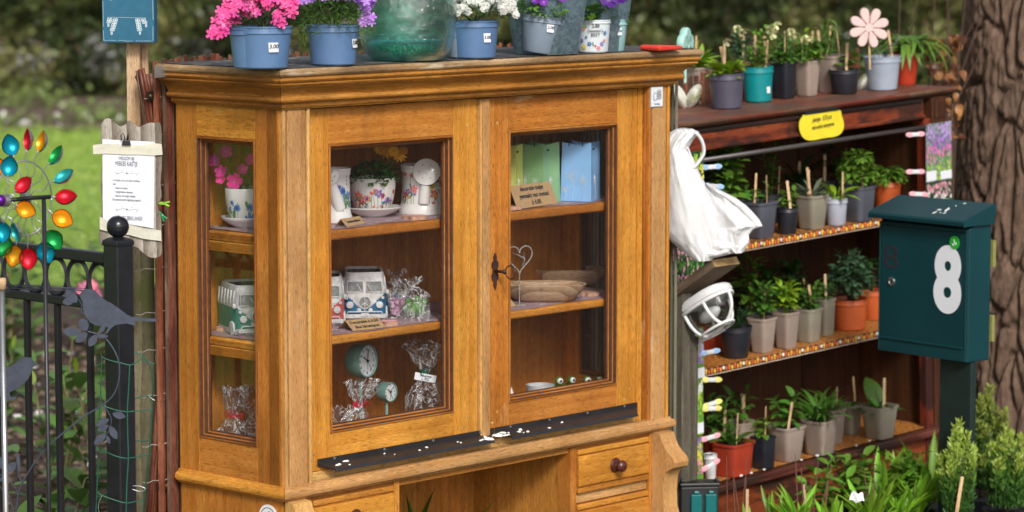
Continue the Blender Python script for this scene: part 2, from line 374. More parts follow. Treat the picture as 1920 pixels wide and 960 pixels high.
# ================================================================== ground, beds, hedge
import numpy as np
rn = np.random.default_rng(5)
def sheet(name, x0, x1, y0, y1, z, nx, ny, amp, mat, sc=1.):
    mb = MB(); mb.grid(nx, ny, lambda a, b: (x0+(x1-x0)*a, y0+(y1-y0)*b, z+amp*noise.noise(((x0+(x1-x0)*a)*sc, (y0+(y1-y0)*b)*sc, 3.1)))); return struct(name, mb, mat, smooth=True)
LAWN = plain('lawn_green', (.22, .36, .05), .8, .25, 5, .5, bd=.02, rnd=0, dirt=((.25, .30, .10), .66))
DIRT = plain('bed_soil', (.085, .055, .038), .95, .45, 9, 1., bd=.03, rnd=0)
sheet('ground', -150, 150, -60, 240, 0, 60, 60, 0, LAWN)
sheet('planting_bed', -6, 5, 5.2, 15.5, .012, 60, 60, .008, DIRT, 4)
sheet('hedge_bed', -17, 15, 27, 33.5, .02, 60, 24, .02, plain('far_soil', (.13, .085, .065), .95, .4, 4, 1., bd=.03, rnd=0), 3)
sheet('added_road', 2.3, 60, -40, 40, .006, 40, 40, 0, plain('asphalt', (.05, .05, .052), .85, .2, 6, .4, rnd=0))  # unseen asphalt sheet added to darken what the glass panes reflect
sheet('paving', -3, 2.2, -40, 5.2, .008, 30, 30, .0, plain('grey_paving', (.30, .28, .26), .8, .15, 3, .3, rnd=0))
def leafcloud(P, size, mats, width=.5, up=.6, nrm=None, idx=None, wonk=1.):
    n = len(P); d = rn.normal(size=(n, 3))*wonk; d[:, 2] = np.abs(d[:, 2])*up
    if nrm is not None: d += nrm
    d /= np.linalg.norm(d, axis=1)[:, None]; r = rn.normal(size=(n, 3)); s = np.cross(d, r); s /= np.linalg.norm(s, axis=1)[:, None]
    q = np.cross(s, d); L = (size*rn.uniform(.6, 1.25, n))[:, None]; W = L*width/2
    V = np.stack([P, P+d*L*.45+s*W+q*L*.07, P+d*L, P+d*L*.45-s*W+q*L*.07], 1).reshape(-1, 3)
    me = bpy.data.meshes.new('foliage'); me.vertices.add(4*n); me.vertices.foreach_set('co', V.ravel())
    me.loops.add(4*n); me.loops.foreach_set('vertex_index', np.arange(4*n)); me.polygons.add(n)
    me.polygons.foreach_set('loop_start', np.arange(0, 4*n, 4)); me.polygons.foreach_set('loop_total', np.full(n, 4))
    for m in mats: me.materials.append(m)
    me.polygons.foreach_set('material_index', idx if idx is not None else rn.integers(0, len(mats), n)); me.update(calc_edges=True); return me
HL = [leafmat('hedge_a', (.30, .40, .12), (.16, .23, .07), .2, .35), leafmat('hedge_b', (.12, .18, .065), (.06, .10, .035), .2, .35), leafmat('hedge_c', (.55, .58, .22), (.34, .38, .14), .2, .5), leafmat('hedge_d', (.34, .22, .14), (.20, .12, .08), .2, .6), leafmat('hedge_e', (.60, .60, .60), (.42, .42, .42), .1, .6)]
t = thing('hedge', 'long dark green clipped hedge across the back beyond the lawn', 'hedge', T_(0, 32.5, 0))
n = 95000; X = np.where(rn.uniform(0, 1, n) < .62, rn.uniform(-6.8, 7.4, n), rn.uniform(-16, 14, n)); Z = rn.uniform(0, 1.95, n)
bulge = np.array([noise.noise((x*1.5, z*1.8, 0))*.45+noise.noise((x*5, z*5, 4))*.2 for x, z in zip(X, Z)])
Y = -.5-bulge+rn.uniform(-.02, .5, n)*rn.uniform(0, 1, n)
g = np.array([noise.noise((x*1.2, z*1.6, 9)) for x, z in zip(X, Z)])+rn.normal(0, .22, n)
idx = np.where(g > .30, 2, np.where(g > .0, 0, 1)); idx = np.where((rn.uniform(0, 1, n) < .07), 3, idx)
idx = np.where((Z < .62) & (Z > .2) & (X < -1.2) & (rn.uniform(0, 1, n) < .16+.22*np.sin(X*7)), 4, idx)
link('leaves', leafcloud(np.stack([X, Y, Z], 1), .085, HL, nrm=np.array([0, -.9, .2]), idx=idx, width=.6), t, kind='stuff')
mb = MB(); mb.grid(40, 12, lambda a, b: (-16.1+30.2*a, .1+.2*noise.noise((a*20, b*3, 1)), 1.9*b)); part('dark_backing', mb, plain('hedge_dark', (.02, .028, .014), .9, .5, 3), t)  # dark backing sheet added behind the leaves, shade painted into its colour
# low plants in front of the hedge
P = np.concatenate([np.stack([rn.normal(cx, sx, m), rn.normal(cy, .3, m), np.abs(rn.normal(0, sz, m))], 1) for cx, cy, sx, sz, m in ((-3.55, 28.3, .32, .09, 520), (-4.9, 30.6, .22, .14, 200), (-4.55, 27.8, .2, .06, 90))])
o = link('ground_cover', leafcloud(P, .09, [leafmat('cover_a', (.30, .38, .12), (.18, .26, .08), .3), HL[0]]), None, kind='stuff'); o['label'] = 'patches of low pale green plants at the foot of the hedge'; o['category'] = 'ground cover'
# grass blades on the lawn, soil clods and pebbles
n = 34000; P = np.stack([rn.uniform(-6.5, -1.0, n), rn.uniform(15.6, 27.2, n), np.full(n, .005)], 1)
o = link('grass', leafcloud(P, .07, [leafmat('grass_a', (.34, .50, .08), (.24, .38, .05), .35), leafmat('grass_b', (.50, .58, .16), (.36, .46, .09), .35)], width=.12, up=2.5, wonk=.6), None, kind='stuff'); o['label'] = 'short bright green lawn grass between the beds'; o['category'] = 'grass'
def crumbs(name, n, xr, yr, sz, mats, label, cat, z=.012, flat=.6):
    mb = MB()
    for i in range(n):
        x, y = U(*xr), U(*yr); s = sz*U(.4, 1.3); mb.mi = R_.randrange(len(mats)); k = len(mb.v)
        M = T_(x, y, z+s*.25) @ RZ(U(0, 6)) @ RX(U(-.5, .5)) @ Matrix.Diagonal((s, s*U(.6, 1), s*flat, 1))
        vs = [(1, 0, 0), (0, 1, 0), (-1, 0, 0), (0, -1, 0), (.0, .0, .8), (0, 0, -.8)]; vs = [M @ (Vector(p)*U(.75, 1.1)) for p in vs]; mb.verts(vs)
        for a, b in ((0, 1), (1, 2), (2, 3), (3, 0)): mb.face(k+a, k+b, k+4); mb.face(k+b, k+a, k+5)
    o = struct(name, mb, mats, kind='stuff'); o['label'] = label; o['category'] = cat
crumbs('bark_mulch', 5200, (-2.6, -.55), (7.3, 14), .03, [DIRT, plain('mulch_light', (.20, .14, .10), .9, .3, 30), plain('mulch_dark', (.05, .03, .02), .9, .3, 30)], 'brown soil clods and bark chips under the shrubs', 'mulch')
crumbs('white_pebbles', 260, (-2.4, -.6), (7.3, 13), .022, [plain('pebble', (.70, .68, .66), .6, .1, 30)], 'white pebbles scattered over the soil behind the fence', 'pebbles', z=.02)
crumbs('far_stones', 45, (-6, -2), (27.2, 30), .06, [plain('pebble'   , (.7, .68, .66))], 'pale stones lying in the far bed by the hedge', 'stones', z=.03)

# evergreen shrubs behind the fence: each leaf its own
LAU = leaf('narrow', 'laurel', w=.40, bend=.35)
BUD = leaf('oval', 'lime', w=.3, bend=.2)
spots = [(-1.30, 8.1, .42, 26), (-1.02, 8.6, .55, 30), (-1.42, 9.3, .60, 34), (-1.15, 10.1, .50, 34), (-1.75, 10.2, .62, 34), (-1.62, 8.9, .35, 22), (-1.38, 11.2, .55, 34), (-1.95, 11.6, .6, 34), (-1.05, 9.2, .50, 26), (-.98, 7.9, .42, 24), (-1.75, 12.8, .62, 30), (-1.2, 12.6, .6, 30), (-2.2, 13.2, .6, 30), (-1.0, 7.45, .28, 14), (-1.22, 7.7, .45, 30), (-1.5, 8.3, .5, 34), (-1.12, 8.3, .62, 34), (-1.34, 7.55, .4, 26), (-1.18, 7.35, .34, 22), (-.93, 8.2, .6, 26)]
names = ['nearest the fence bars, low and wide', 'tall, right behind the black gate post', 'broad, between the second and third fence bars', 'loose, behind the slim third fence bar', 'dark, at the left edge under the bird', 'low, with bare soil on both sides', 'mid sized, in the second row of the bed', 'bushy, farthest left in the second row', 'upright, seen between post and wooden stake', 'leaning out beside the green wire mesh', 'round, at the back by the lawn edge', 'back row, under the pink blossoms', 'farthest back left by the grass', 'smallest, at the foot of the mesh', 'close behind the fence under the larger bird', 'left of the second fence bar', 'tall one between third bar and gate post', 'low in front at the lower left edge', 'low in front of the third bar', 'beside the stake under the pink blossom']
for (x, y, h, n_), nm in zip(spots, names):
    r0 = thing('evergreen_shrub', 'evergreen shrub with long glossy leaves, '+nm, 'shrub', T_(x, y, .01), 'shrubs in the bed behind the fence'); st = MB()
    for i in range(max(3, n_//6)):
        a = U(0, 6.28); q = U(.05, .22); top = Vector((cos(a)*q, sin(a)*q, h*U(.55, 1))); st.tube([(0, 0, 0), top*.5+Vector((0, 0, .03)), top], [.006, .005, .003], 6)
        for k in range(10):
            aa = a+k*2.4*U(.8, 1.2); el = U(.1, 1.0); link('leaf', LAU, r0, aim(top*(1-.07*k), (cos(aa)*cos(el), sin(aa)*cos(el), sin(el)), s=U(.09, .15)))
        if i % 3 == 0: link('bud', BUD, r0, aim(top, (U(-.2, .2), U(-.2, .2), 1), s=.05))
    part('stem', st, plain('stem_brown', (.16, .13, .06)), r0, True)
PINKF = leafmat('pink_petal', (.85, .28, .42), (.75, .18, .32), .3)
for (u_, v_, yy, nm) in ((170, 545, 10.5, 'behind the fence top rail'), (252, 535, 9.6, 'between the gate post and the wooden stake')):
    p = WLD.on(u_, v_, 1, yy); r0 = thing('pink_blossom', 'soft pink blossom cluster '+nm, 'flower', T_(p))
    me = flowermesh('blossom', 5, [PINKF, LM['lime']], .7, .4)
    for i in range(6): link('blossom', me, r0, T_(U(-.03, .03), U(-.03, .03), U(-.02, .02)) @ RX(U(.3, 1.4)) @ RZ(U(0, 6)) @ Matrix.Scale(.022, 4))
    st = MB(); st.tube([(0, 0, -.03), (.02, 0, -p.z*.5), (0, 0, -p.z+.02)], .004, 6); part('stem', st, LM['dark'], r0)

# ================================================================== oak display cabinet
W_, D_, H_ = 1.33, .356, .85
oak = thing('display_cabinet', 'honey coloured oak display cabinet with two glazed doors and heavy cornice', 'cabinet', OAK.M)
GROOVE_SHADE = plain('oak_groove_shade', (.085, .028, .008), .6, .3, 60, .3)  # shade painted into the steep bead strips as a darker wood colour
def bead(x0, x1, z0, z1, y, M, mats, parent, prof=((0, 0), (.0015, -.0022), (.0045, -.0022), (.006, .002), (.0065, .0065), (.0095, .0075), (.011, .012), (.0115, .0165), (.0145, .0175), (.016, .022), (.016, .026)), name='bead'):
    """mitred moulding lining an opening; profile (inward, depth)"""
    mb = MB()
    cs = [(x0, z0, 1, 1), (x1, z0, -1, 1), (x1, z1, -1, -1), (x0, z1, 1, -1)]; n = len(prof)
    for k in range(4):
        a, b = cs[k], cs[(k+1) % 4]; mb.mi = 0 if k % 2 == 0 else 1
        i = mb.verts([M @ Vector((a[0]+a[2]*p, y+q, a[1]+a[3]*p)) for p, q in prof]); j = mb.verts([M @ Vector((b[0]+b[2]*p, y+q, b[1]+b[3]*p)) for p, q in prof])
        mi = mb.mi
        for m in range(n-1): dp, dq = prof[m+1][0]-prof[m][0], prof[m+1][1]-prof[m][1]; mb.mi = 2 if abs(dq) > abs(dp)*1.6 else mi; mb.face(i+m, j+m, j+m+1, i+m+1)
    return part(name, mb, list(mats)+[GROOVE_SHADE], parent)
BEADM = [wood('oak_bead_%s' % a, i, (.20, .065, .010), (.33, .12, .02), (.47, .20, .045), wear=(.55, .38, .2), wth=.8, rough=.35) for i, a in enumerate('xyz')]
def framed(parent, x0, x1, z0, z1, gx0, gx1, gz0, gz1, y, th, M, ax=0, dowels=True, label=None):
    """two stiles, two rails, bead and pane as separate pieces"""
    h, v = OAKM[ax], OAKM[2]
    mk = lambda nm, a, b, c, d, m, e=0: part(nm, MB().box(a, b, y+e, y+th, c, d, M), m, parent, bevel=.0015)
    mk('stile', x0, gx0, z0, z1, v); mk('stile', gx1, x1, z0, z1, v)
    mk('rail', gx0+.0004, gx1-.0004, gz1, z1, h, .0008); mk('rail', gx0+.0004, gx1-.0004, z0, gz0, h, .0008)
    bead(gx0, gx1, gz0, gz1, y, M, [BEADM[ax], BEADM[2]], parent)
    g = part('pane', MB().box(gx0+.002, gx1-.002, y+.0215, y+.0235, gz0+.002, gz1-.002, M), GLASS, parent)
    if dowels:
        for dx in (x0+.014, gx1+.03 if x1-gx1 > .05 else x1-.02):
            for dz, ddx in ((z1-.03, 0), (z1-.062, .022), (z0+.04, 0), (z0+.065, .022)):
                part('dowel', MB().lathe([(.0001, -.0006), (.0035, -.0006), (.0038, .0)], 10, M @ T_(dx+ddx*.8, y, dz) @ RX(-pi/2)), OAKW[2], parent)
# doors
def door(x0, x1, gx0, gx1, label):
    d = link('door', None, oak, label=label)
    framed(d, x0, x1, .022, .846, gx0, gx1, .103, .763, .02, .026, I4); return d
dl = door(.094, .6465, .161, .565, 'left glazed door'); dr = door(.684, 1.2285, .756, 1.154, 'right glazed door with key')
part('meeting_strip', MB().box(.650, .6828, .012, .04, .024, .845), OAKW[2], dr, bevel=.003)
part('meeting_strip', MB().box(.655, .6785, .008, .012, .024, .845), OAKW[2], dr, bevel=.003)
# drip rails: black metal strips under each door
BLK = plain('drip_black', (.022, .020, .022), .35, .2, 30, .2, rnd=0, dirt=((.45, .48, .47), .74))
for d, a, b in ((dl, .118, .70), (dr, .706, 1.2285)):
    mb = MB(); pr = [(.018, .050), (.015, .050), (.0145, .039), (-.010, .028), (-.014, .021), (-.0115, .021), (-.0085, .025), (.018, .034)]
    i = mb.verts([(a+(.028 if y < .0 else 0), y, z) for y, z in pr]); j = mb.verts([(b-(.028 if y < .0 else 0), y, z) for y, z in pr]); n = len(pr)
    for k in range(n): mb.face(i+k, j+k, j+(k+1) % n, i+(k+1) % n)
    mb.face(*[i+k for k in range(n)][::-1]); mb.face(*[j+k for k in range(n)]); part('drip_rail', mb, BLK, d)
    for k in range(4): x = a+.05+(b-a-.1)*k/3; part('screw', MB().lathe([(.0035, 0), (.0025, .002), (.0001, .0025)], 8, T_(x, .0145, .046) @ RX(pi/2)), plain('screw_head', (.3, .28, .25), .4, metal=.7), d)
dm = MB()
for i in range(44):
    x = (R_.gauss(.69, .045) if i % 3 else U(.16, 1.0)); y = U(-.008, .010); z = .0393+(y-.0145)*.449; s = U(.0007, .0022)*(1.9 if i < 10 and i % 3 else 1)
    dm.lathe([(s*1.6, 0), (s, .0012), (.0001, .0016)], 6, T_(x, y, z) @ RX(.42) @ RZ(U(-.4, .4)) @ Matrix.Diagonal((U(1., 4.), 1, 1, 1)), wob=.5)
part('bird_dropping', dm, plain('dropping', (.75, .78, .74), .8), dl, kind='stuff')
# posts
for x0, x1 in ((0, .084), (1.2475, W_)):
    part('post', MB().box(x0, x1, 0.009, .05, 0, H_), BEADM[2], oak, bevel=.002)
    for a, b in ((x0+.0005, x0+.010), (x1-.010, x1-.0005)): part('post_edge', MB().box(a, b, -.004, .0088, 0, H_), OAKW[2] if x0 == 0 else OAKM[2], oak, bevel=.003)
    part('post_panel', MB().box(x0+.0145, x1-.0145, -.003, .0088, .001, H_), OAKW[2], oak, bevel=.003)
part('filler', MB().box(1.2295, 1.2473, .018, .05, 0, H_), OAKM[2], oak, bevel=.001); part('filler', MB().box(.0845, .0936, .010, .05, 0, H_), OAKW[2], oak, bevel=.001)
part('lower_rail', MB().box(.0842, 1.2473, .022, .05, 0.0, .021), OAKW[0], oak, bevel=.002)
# sides (left one fully seen)
SL = Matrix(((0, -1, 0, 0), (1, 0, 0, 0), (0, 0, 1, 0), (0, 0, 0, 1)))       # maps panel x -> depth, panel -y -> outwards
SLm = Matrix(((0, 1, 0, 0), (1, 0, 0, 0), (0, 0, 1, 0), (0, 0, 0, 1)))
sl = link('side_panel', None, oak, label='left side with a tall narrow window'); framed(sl, .0165, D_, .0, H_, .088, .287, .084, .778, .0, .02, Matrix(((0, 1, 0, 0), (1, 0, 0, 0), (0, 0, 1, 0), (0, 0, 0, 1))), 1, False)
part('post_edge', MB().box(-.003, .010, .0045, .016, 0, H_), OAKM[2], oak, bevel=.003)
sr = link('side_panel', None, oak, label='right side with a tall narrow window'); framed(sr, .0505, D_, .0, H_, .088, .287, .084, .778, .0, .02, Matrix(((0, -1, 0, W_), (1, 0, 0, 0), (0, 0, 1, 0), (0, 0, 0, 1))), 1, False)
# back, floor, top, shelves
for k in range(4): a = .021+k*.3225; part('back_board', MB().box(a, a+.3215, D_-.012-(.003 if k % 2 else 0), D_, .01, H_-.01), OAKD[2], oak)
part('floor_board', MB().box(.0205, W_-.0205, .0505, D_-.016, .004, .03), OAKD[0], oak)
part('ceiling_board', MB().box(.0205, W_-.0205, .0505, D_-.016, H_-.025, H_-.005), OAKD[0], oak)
for zt, th in ((.563, .024), (.318, .020)):
    part('shelf', MB().box(.0215, W_-.0215, .058, D_-.016, zt-th, zt), OAKM[0], oak, bevel=.006, segs=3)
    for x in (.0215, W_-.0335): part('shelf_batten', MB().box(x, x+.012, .075, D_-.02, zt-th-.023, zt-th-.0005), OAKM[1], oak, bevel=.002)
# cornice and base moulding: one mitred run each for the left side, front, right side
def moulding(name, prof, mats3, x0=0, x1=W_, zb=0, y1=D_, parent=oak, gap=.0012):
    n = len(prof)
    runs = (([(x0, y1, -1, 0), (x0, 0, -1, -1)], 1, 0), ([(x0, 0, -1, -1), (x1, 0, 1, -1)], 0, gap), ([(x1, 0, 1, -1), (x1, y1, 1, 0)], 1, 0))
    for (a, b), ax, g in runs:
        mb = MB(); m = 24; rows = []
        for k in range(m+1):
            t = k/m; row = []
            for q, (o, z) in enumerate(prof):
                A = Vector((a[0]+a[2]*o+(g if a[0] == x0 and ax == 0 else 0), a[1]+a[3]*o, zb+z)); B = Vector((b[0]+b[2]*o-(g if ax == 0 else 0), b[1]+b[3]*o, zb+z)); p = A.lerp(B, t)
                p.z += .0006*noise.noise((p.x*9, p.y*9, q*2.)); row.append(p)
            rows.append(mb.verts(row))
        for k in range(m):
            for q in range(n-1): mb.face(rows[k]+q, rows[k+1]+q, rows[k+1]+q+1, rows[k]+q+1)
        mb.face(*[rows[0]+q for q in range(n)]); mb.face(*[rows[-1]+q for q in range(n)][::-1])
        autosm(part(name, mb, mats3[ax], parent), 32)
corn = [(-.01, 0), (.008, 0), (.0085, .003), (.013, .0045), (.0145, .008), (.0135, .012), (.015, .0135), (.021, .0145), (.0265, .018), (.028, .0215), (.0265, .0255), (.022, .0285), (.0225, .0305), (.026, .036), (.031, .042), (.038, .048), (.045, .0515), (.0455, .0535), (.0495, .0545), (.0515, .0575), (.0495, .0605), (.0480, .0615), (.0525, .0625), (.056, .067), (.0545, .0715), (.0525, .0735), (.0525, .0755), (.058, .0765), (.0605, .080), (.0605, .086), (.056, .0905), (.048, .092), (-.01, .092)]
CORN = [wood('oak_cornice_%s' % a, i, (.22, .078, .013), (.34, .13, .023), (.46, .20, .045), wear=(.42, .30, .18), wth=.84, rough=.45) for i, a in enumerate('xyz')]
moulding('cornice', corn, CORN, zb=H_)
worn = [wood('cornice_edge_%s' % a, i, (.16, .09, .045), (.27, .16, .08), (.42, .28, .16), wear=(.50, .40, .29), wth=.66, rough=.7, bump=.6) for i, a in enumerate('xyz')]
moulding('cornice_lip', [(.0530, .0758), (.0585, .0763), (.0612, .080), (.0612, .086), (.056, .0912), (.046, .0926), (.040, .0926)], worn, zb=H_)
base = [(-.01, -.028), (.006, -.028), (.009, -.024), (.014, -.021), (.0165, -.014), (.015, -.007), (.011, -.003), (.006, -.001), (.005, .003), (.0, .004), (-.01, .004)]
moulding('base_moulding', base, [OAKW[0], OAKM[1], OAKM[2]], zb=0)
FELT = plain('roofing_felt', (.07, .07, .075), .85, .5, 60, .8, dirt=((.30, .29, .28), .55), rnd=0)
part('top_felt', MB().grid(60, 14, lambda a, b: (-.052+(W_+.104)*a, -.052+(D_+.052)*b, H_+.0935+.0012*noise.noise((a*40, b*14, 0)))), FELT, oak)
part('top_board', MB().box(-.009, W_+.009, -.009, D_, H_+.07, H_+.091), OAKD[0], oak)
part('bracket_plate', MB().box(-.085, -.055, D_-.03, D_-.027, H_+.062, H_+.088), plain('zinc', (.42, .42, .44), .45, metal=.8), oak)
# desk part under the moulding
zl = -.62
part('lower_side', MB().box(.002, .022, .012, D_, zl, -.0285), OAKM[2], oak, bevel=.001); part('lower_side', MB().box(W_-.022, W_-.002, .012, D_, zl, -.0285), OAKM[2], oak, bevel=.001)
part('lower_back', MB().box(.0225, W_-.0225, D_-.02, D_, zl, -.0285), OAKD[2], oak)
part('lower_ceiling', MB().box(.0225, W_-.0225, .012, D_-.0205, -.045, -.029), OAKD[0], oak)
def drawer(x0, x1, z0, z1, knob=True, label=None):
    d = link('drawer', None, oak, label=label)
    part('front', MB().box(x0, x1, .006, .026, z0, z1), OAKM[0], d, bevel=.0015)
    f = .013
    for a, b, c, e in ((x0, x1, z1-f, z1), (x0, x1, z0, z0+f)): part('drawer_edge', MB().box(a, b, .001, .006, c, e), OAKM[0], d, bevel=.002)
    part('field', MB().box(x0+.001, x1-.001, -.001, .0055, z0+f+.004, z1-f-.004), OAKM[0], d, bevel=.002)
    if knob:
        k = autosm(part('knob', MB().lathe([(.0001, -.002), (.017, -.002), (.019, .003), (.0165, .007), (.010, .009), (.008, .014), (.013, .018), (.0155, .024), (.0135, .030), (.007, .034), (.0001, .035)], 20, T_((x0+x1)/2, -.001, (z0+z1)/2) @ RX(pi/2)), plain('knob_brown', (.07, .018, .012), .25, .2, 40, .1), d))
drawer(.989, 1.259, -.150, -.040, label='upper right drawer'); part('drawer_rail', MB().box(.986, 1.262, .012, .05, -.177, -.1515), OAKW[0], oak, bevel=.002)
drawer(.989, 1.259, -.29, -.179, label='lower right drawer'); drawer(.09, .345, -.150, -.040, label='upper left drawer'); drawer(.09, .345, -.29, -.179, label='lower left drawer')
part('drawer_rail', MB().box(.087, .347, .012, .05, -.177, -.1515), OAKW[0], oak, bevel=.002)
for x0, x1 in ((.9635, .9845), (1.2635, 1.3075), (.349, .366), (.0225, .086)): part('upright', MB().box(x0, x1, .004, .05, zl, -.0285), OAKM[2], oak, bevel=.001)
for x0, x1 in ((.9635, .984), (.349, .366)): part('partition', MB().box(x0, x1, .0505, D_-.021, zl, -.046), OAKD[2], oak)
# scrolled brackets at both front corners
def bracket(x0, x1, flip=False):
    mb = MB(); pts = [(.0, -.029), (-.030, -.033), (-.040, -.050), (-.052, -.066), (-.072, -.080), (-.090, -.090), (-.098, -.102), (-.094, -.114), (-.078, -.120), (-.060, -.128), (-.050, -.145), (-.046, -.18), (-.048, -.22), (-.062, -.25), (-.085, -.275), (-.10, -.30), (-.10, -.62)]
    n = len(pts); pts = [(y*.74, z) for y, z in pts]; a = mb.verts([(x0, y, z) for y, z in pts]+[(x0, .003, -.62), (x0, .003, -.029)]); b = mb.verts([(x1, y, z) for y, z in pts]+[(x1, .003, -.62), (x1, .003, -.029)]); m = n+2
    mb.face(*[a+i for i in range(m)]); mb.face(*[b+i for i in range(m)][::-1])
    for i in range(m): j = (i+1) % m; mb.face(a+i, b+i, b+j, a+j)
    return autosm(part('scroll_bracket', mb, OAKW[2], oak), 30)
bracket(1.272, 1.328); bracket(.004, .060)
# lock plate and key on the right door
ir = plain('rusty_iron', (.045, .018, .014), .5, .3, 60, .4); esc = [(0, .044), (.006, .034), (.005, .026), (.011, .020), (.012, .010), (.008, .006), (.009, -.006), (.012, -.010), (.011, -.020), (.005, -.026), (.006, -.034), (0, -.046), (-.006, -.034), (-.005, -.026), (-.011, -.020), (-.012, -.010), (-.009, -.006), (-.008, .006), (-.012, .010), (-.011, .020), (-.005, .026), (-.006, .034)]
kp = OAK.on(928, 508, 1, .019); part('escutcheon', MB().prism(esc, T_(kp.x, .0175, kp.z), 0, .0023), ir, dr)
k_ = MB(); k_.tube([(kp.x, .018, kp.z), (kp.x, -.014, kp.z)], .0035, 8); ring = [(kp.x+.004, -.028+.016*cos(a), kp.z+.016*sin(a)) for a in [2*pi*i/20 for i in range(21)]]; k_.tube(ring, .0018, 6); k_.ball((kp.x, -.012, kp.z), .006); part('key', k_, ir, dr, True)
# coin plaque on the right post and the round sticker low on the left side
q = OAK.on(1230, 181, 1, -.003); pl = link('coin_plaque', None, oak, label='small white plaque with coins')
part('plate', MB().box(q.x-.0245, q.x+.0245, -.0055, -.003, q.z-.027, q.z+.026), plain('plaque_rim', (.25, .27, .27), .3), pl, bevel=.001); part('plate', MB().box(q.x-.022, q.x+.022, -.0065, -.0055, q.z-.0245, q.z+.0235), plain('plaque_white', (.72, .75, .80), .25, .02), pl)
mb = MB()
circ = lambda cx, cz, rx, rz, n=16: [(cx+rx*cos(2*pi*i/n), -.0068, cz+rz*sin(2*pi*i/n)) for i in range(n+1)]
mb.tube(circ(q.x-.007, q.z, .0085, .0105), .0005, 4); mb.tube(circ(q.x-.007, q.z, .006, .0075), .0004, 4)
for k in range(7): mb.tube(circ(q.x+.008, q.z+.0145-k*.0034, .0078, .0026), .0004, 4)
part('coin_drawing', mb, INK, pl); text('betaling', .0065, T_(q.x, -.0067, q.z-.0185) @ FRONT, INK, pl)
q = OAK.on(503, 972, 0, .0); st_ = link('round_sticker', None, oak, label='round white sticker with black rim'); Ms = Matrix.Translation((.0015, q.y, q.z)) @ RZ(-pi/2)
part('disc', MB().lathe([(.0315, 0), (.0315, .002), (.0001, .002)], 40, Ms @ RX(pi/2)), plain('sticker_white', (.75, .76, .80), .3, .02), st_)
part('ring', MB().tube([(Ms @ Vector((.0245*cos(a), -.0022, .0245*sin(a)))) for a in [2*pi*i/40 for i in range(41)]], .0008, 5), INK, st_)
part('mark', MB().box(-.006, .004, -.0026, -.002, .002, .016, Ms @ RY(.5)), plain('mark_red', (.30, .01, .03), .4), st_)
# ================================================================== things inside the oak cabinet
def oth(name, label, cat, loc, rz=0, group=None): return thing(name, label, cat, OAK.M @ T_(loc) @ RZ(rz), group)
Z1, Z2, Z3 = .563, .318, .03
PC = {k: plain('print_'+k, v, .25, .25, 300, 0, rnd=0) for k, v in dict(blue=(.07, .20, .50), navy=(.05, .08, .30), red=(.58, .05, .07), pink=(.80, .25, .30), coral=(.85, .22, .18), yellow=(.70, .52, .06), green=(.10, .22, .07), purple=(.25, .20, .55), sage=(.18, .30, .24)).items()}
PN = list(PC); PM = [PC[k] for k in PN]
def prints(parent, rf, items, off=.0006, M=I4):
    """flat glazed print wrapped on a turned surface: items (angle, z, kind, size, colour[, tilt])"""
    mb = MB()
    def put(th, z, pts):
        vs = []
        for a, b in pts: r = rf(z+b)+off; q = th+a/max(r, .01); vs.append(M @ Vector((r*cos(q), r*sin(q), z+b)))
        i = mb.verts(vs); mb.face(*range(i, i+len(vs)))
    pet = lambda L, w, a, o=0: [(cos(a)*x-sin(a)*y, sin(a)*x+cos(a)*y) for x, y in ((o, 0), (o+L*.35, -w), (o+L*.8, -w*.8), (o+L, 0), (o+L*.8, w*.8), (o+L*.35, w))]
    for it in items:
        th, z, kd, s, c = it[:5]; tl = it[5] if len(it) > 5 else U(-.4, .4); mb.mi = PN.index(c); o0 = off
        if kd == 'flower':
            for k in range(5): put(th, z, pet(s, s*.36, tl+k*1.2566))
            mb.mi = PN.index('yellow'); off += .0003; put(th, z, [(s*.2*cos(a), s*.2*sin(a)) for a in [k*1.05 for k in range(6)]])
        elif kd == 'corn':
            for k in range(15): put(th, z, pet(s*U(.6, 1.1), s*.11, tl+k*.419))
            mb.mi = PN.index('navy'); off += .0003
            for k in range(6): put(th, z, pet(s*.45, s*.08, k*1.05))
        elif kd == 'tulip':
            for k in (-.45, 0, .45): put(th, z, pet(s, s*.28, 1.57+tl+k))
        elif kd == 'spike':
            for k in range(9): put(th+U(-1, 1)*s*.14/rf(z), z+(k-4)*s*.22, pet(s*.25, s*.1, 1.57+U(-1, 1)))
        elif kd == 'leaf': put(th, z, pet(s, s*.17, 1.57+tl))
        elif kd == 'stem':
            w = .0005
            for k in range(6):
                x0, x1 = tl*s*(k/6)**2, tl*s*((k+1)/6)**2; y0, y1 = s*k/6, s*(k+1)/6; put(th, z, [(x0-w, y0), (x0+w, y0), (x1+w, y1), (x1-w, y1)])
        off = o0
    return part('floral_print', mb, PM, parent)
def posy(th0, th1, z0, z1, n, kinds, cols, s):
    L = []
    for i in range(n):
        th = th0+(th1-th0)*(i+U(.2, .8))/n; z = U(z0+.3*(z1-z0), z1); kd = R_.choice(kinds); c = R_.choice(cols); L.append((th, z0, 'stem', z-z0, 'green', U(-.15, .15)))
        L.append((th, z, kd, s*U(.8, 1.2), c)); L.append((th+U(-.1, .1), U(z0, z), 'leaf', s*1.3, R_.choice(['green', 'sage']), U(-.9, .9))); L.append((th+U(-.12, .12), U(z0, z1*.7), 'tulip' if 'tulip' in kinds else 'leaf', s*.6, R_.choice(cols)))
    return L
def interp(pr):
    def f(z):
        for (r0, z0), (r1, z1) in zip(pr, pr[1:]):
            if z0 <= z <= z1 and z1 > z0: return r0+(r1-r0)*(z-z0)/(z1-z0)
        return pr[-1][0] if z > pr[-1][1] else pr[0][0]
    return f
CAMANG = -pi/2-.821                                # direction of the camera seen from inside the cabinet frame
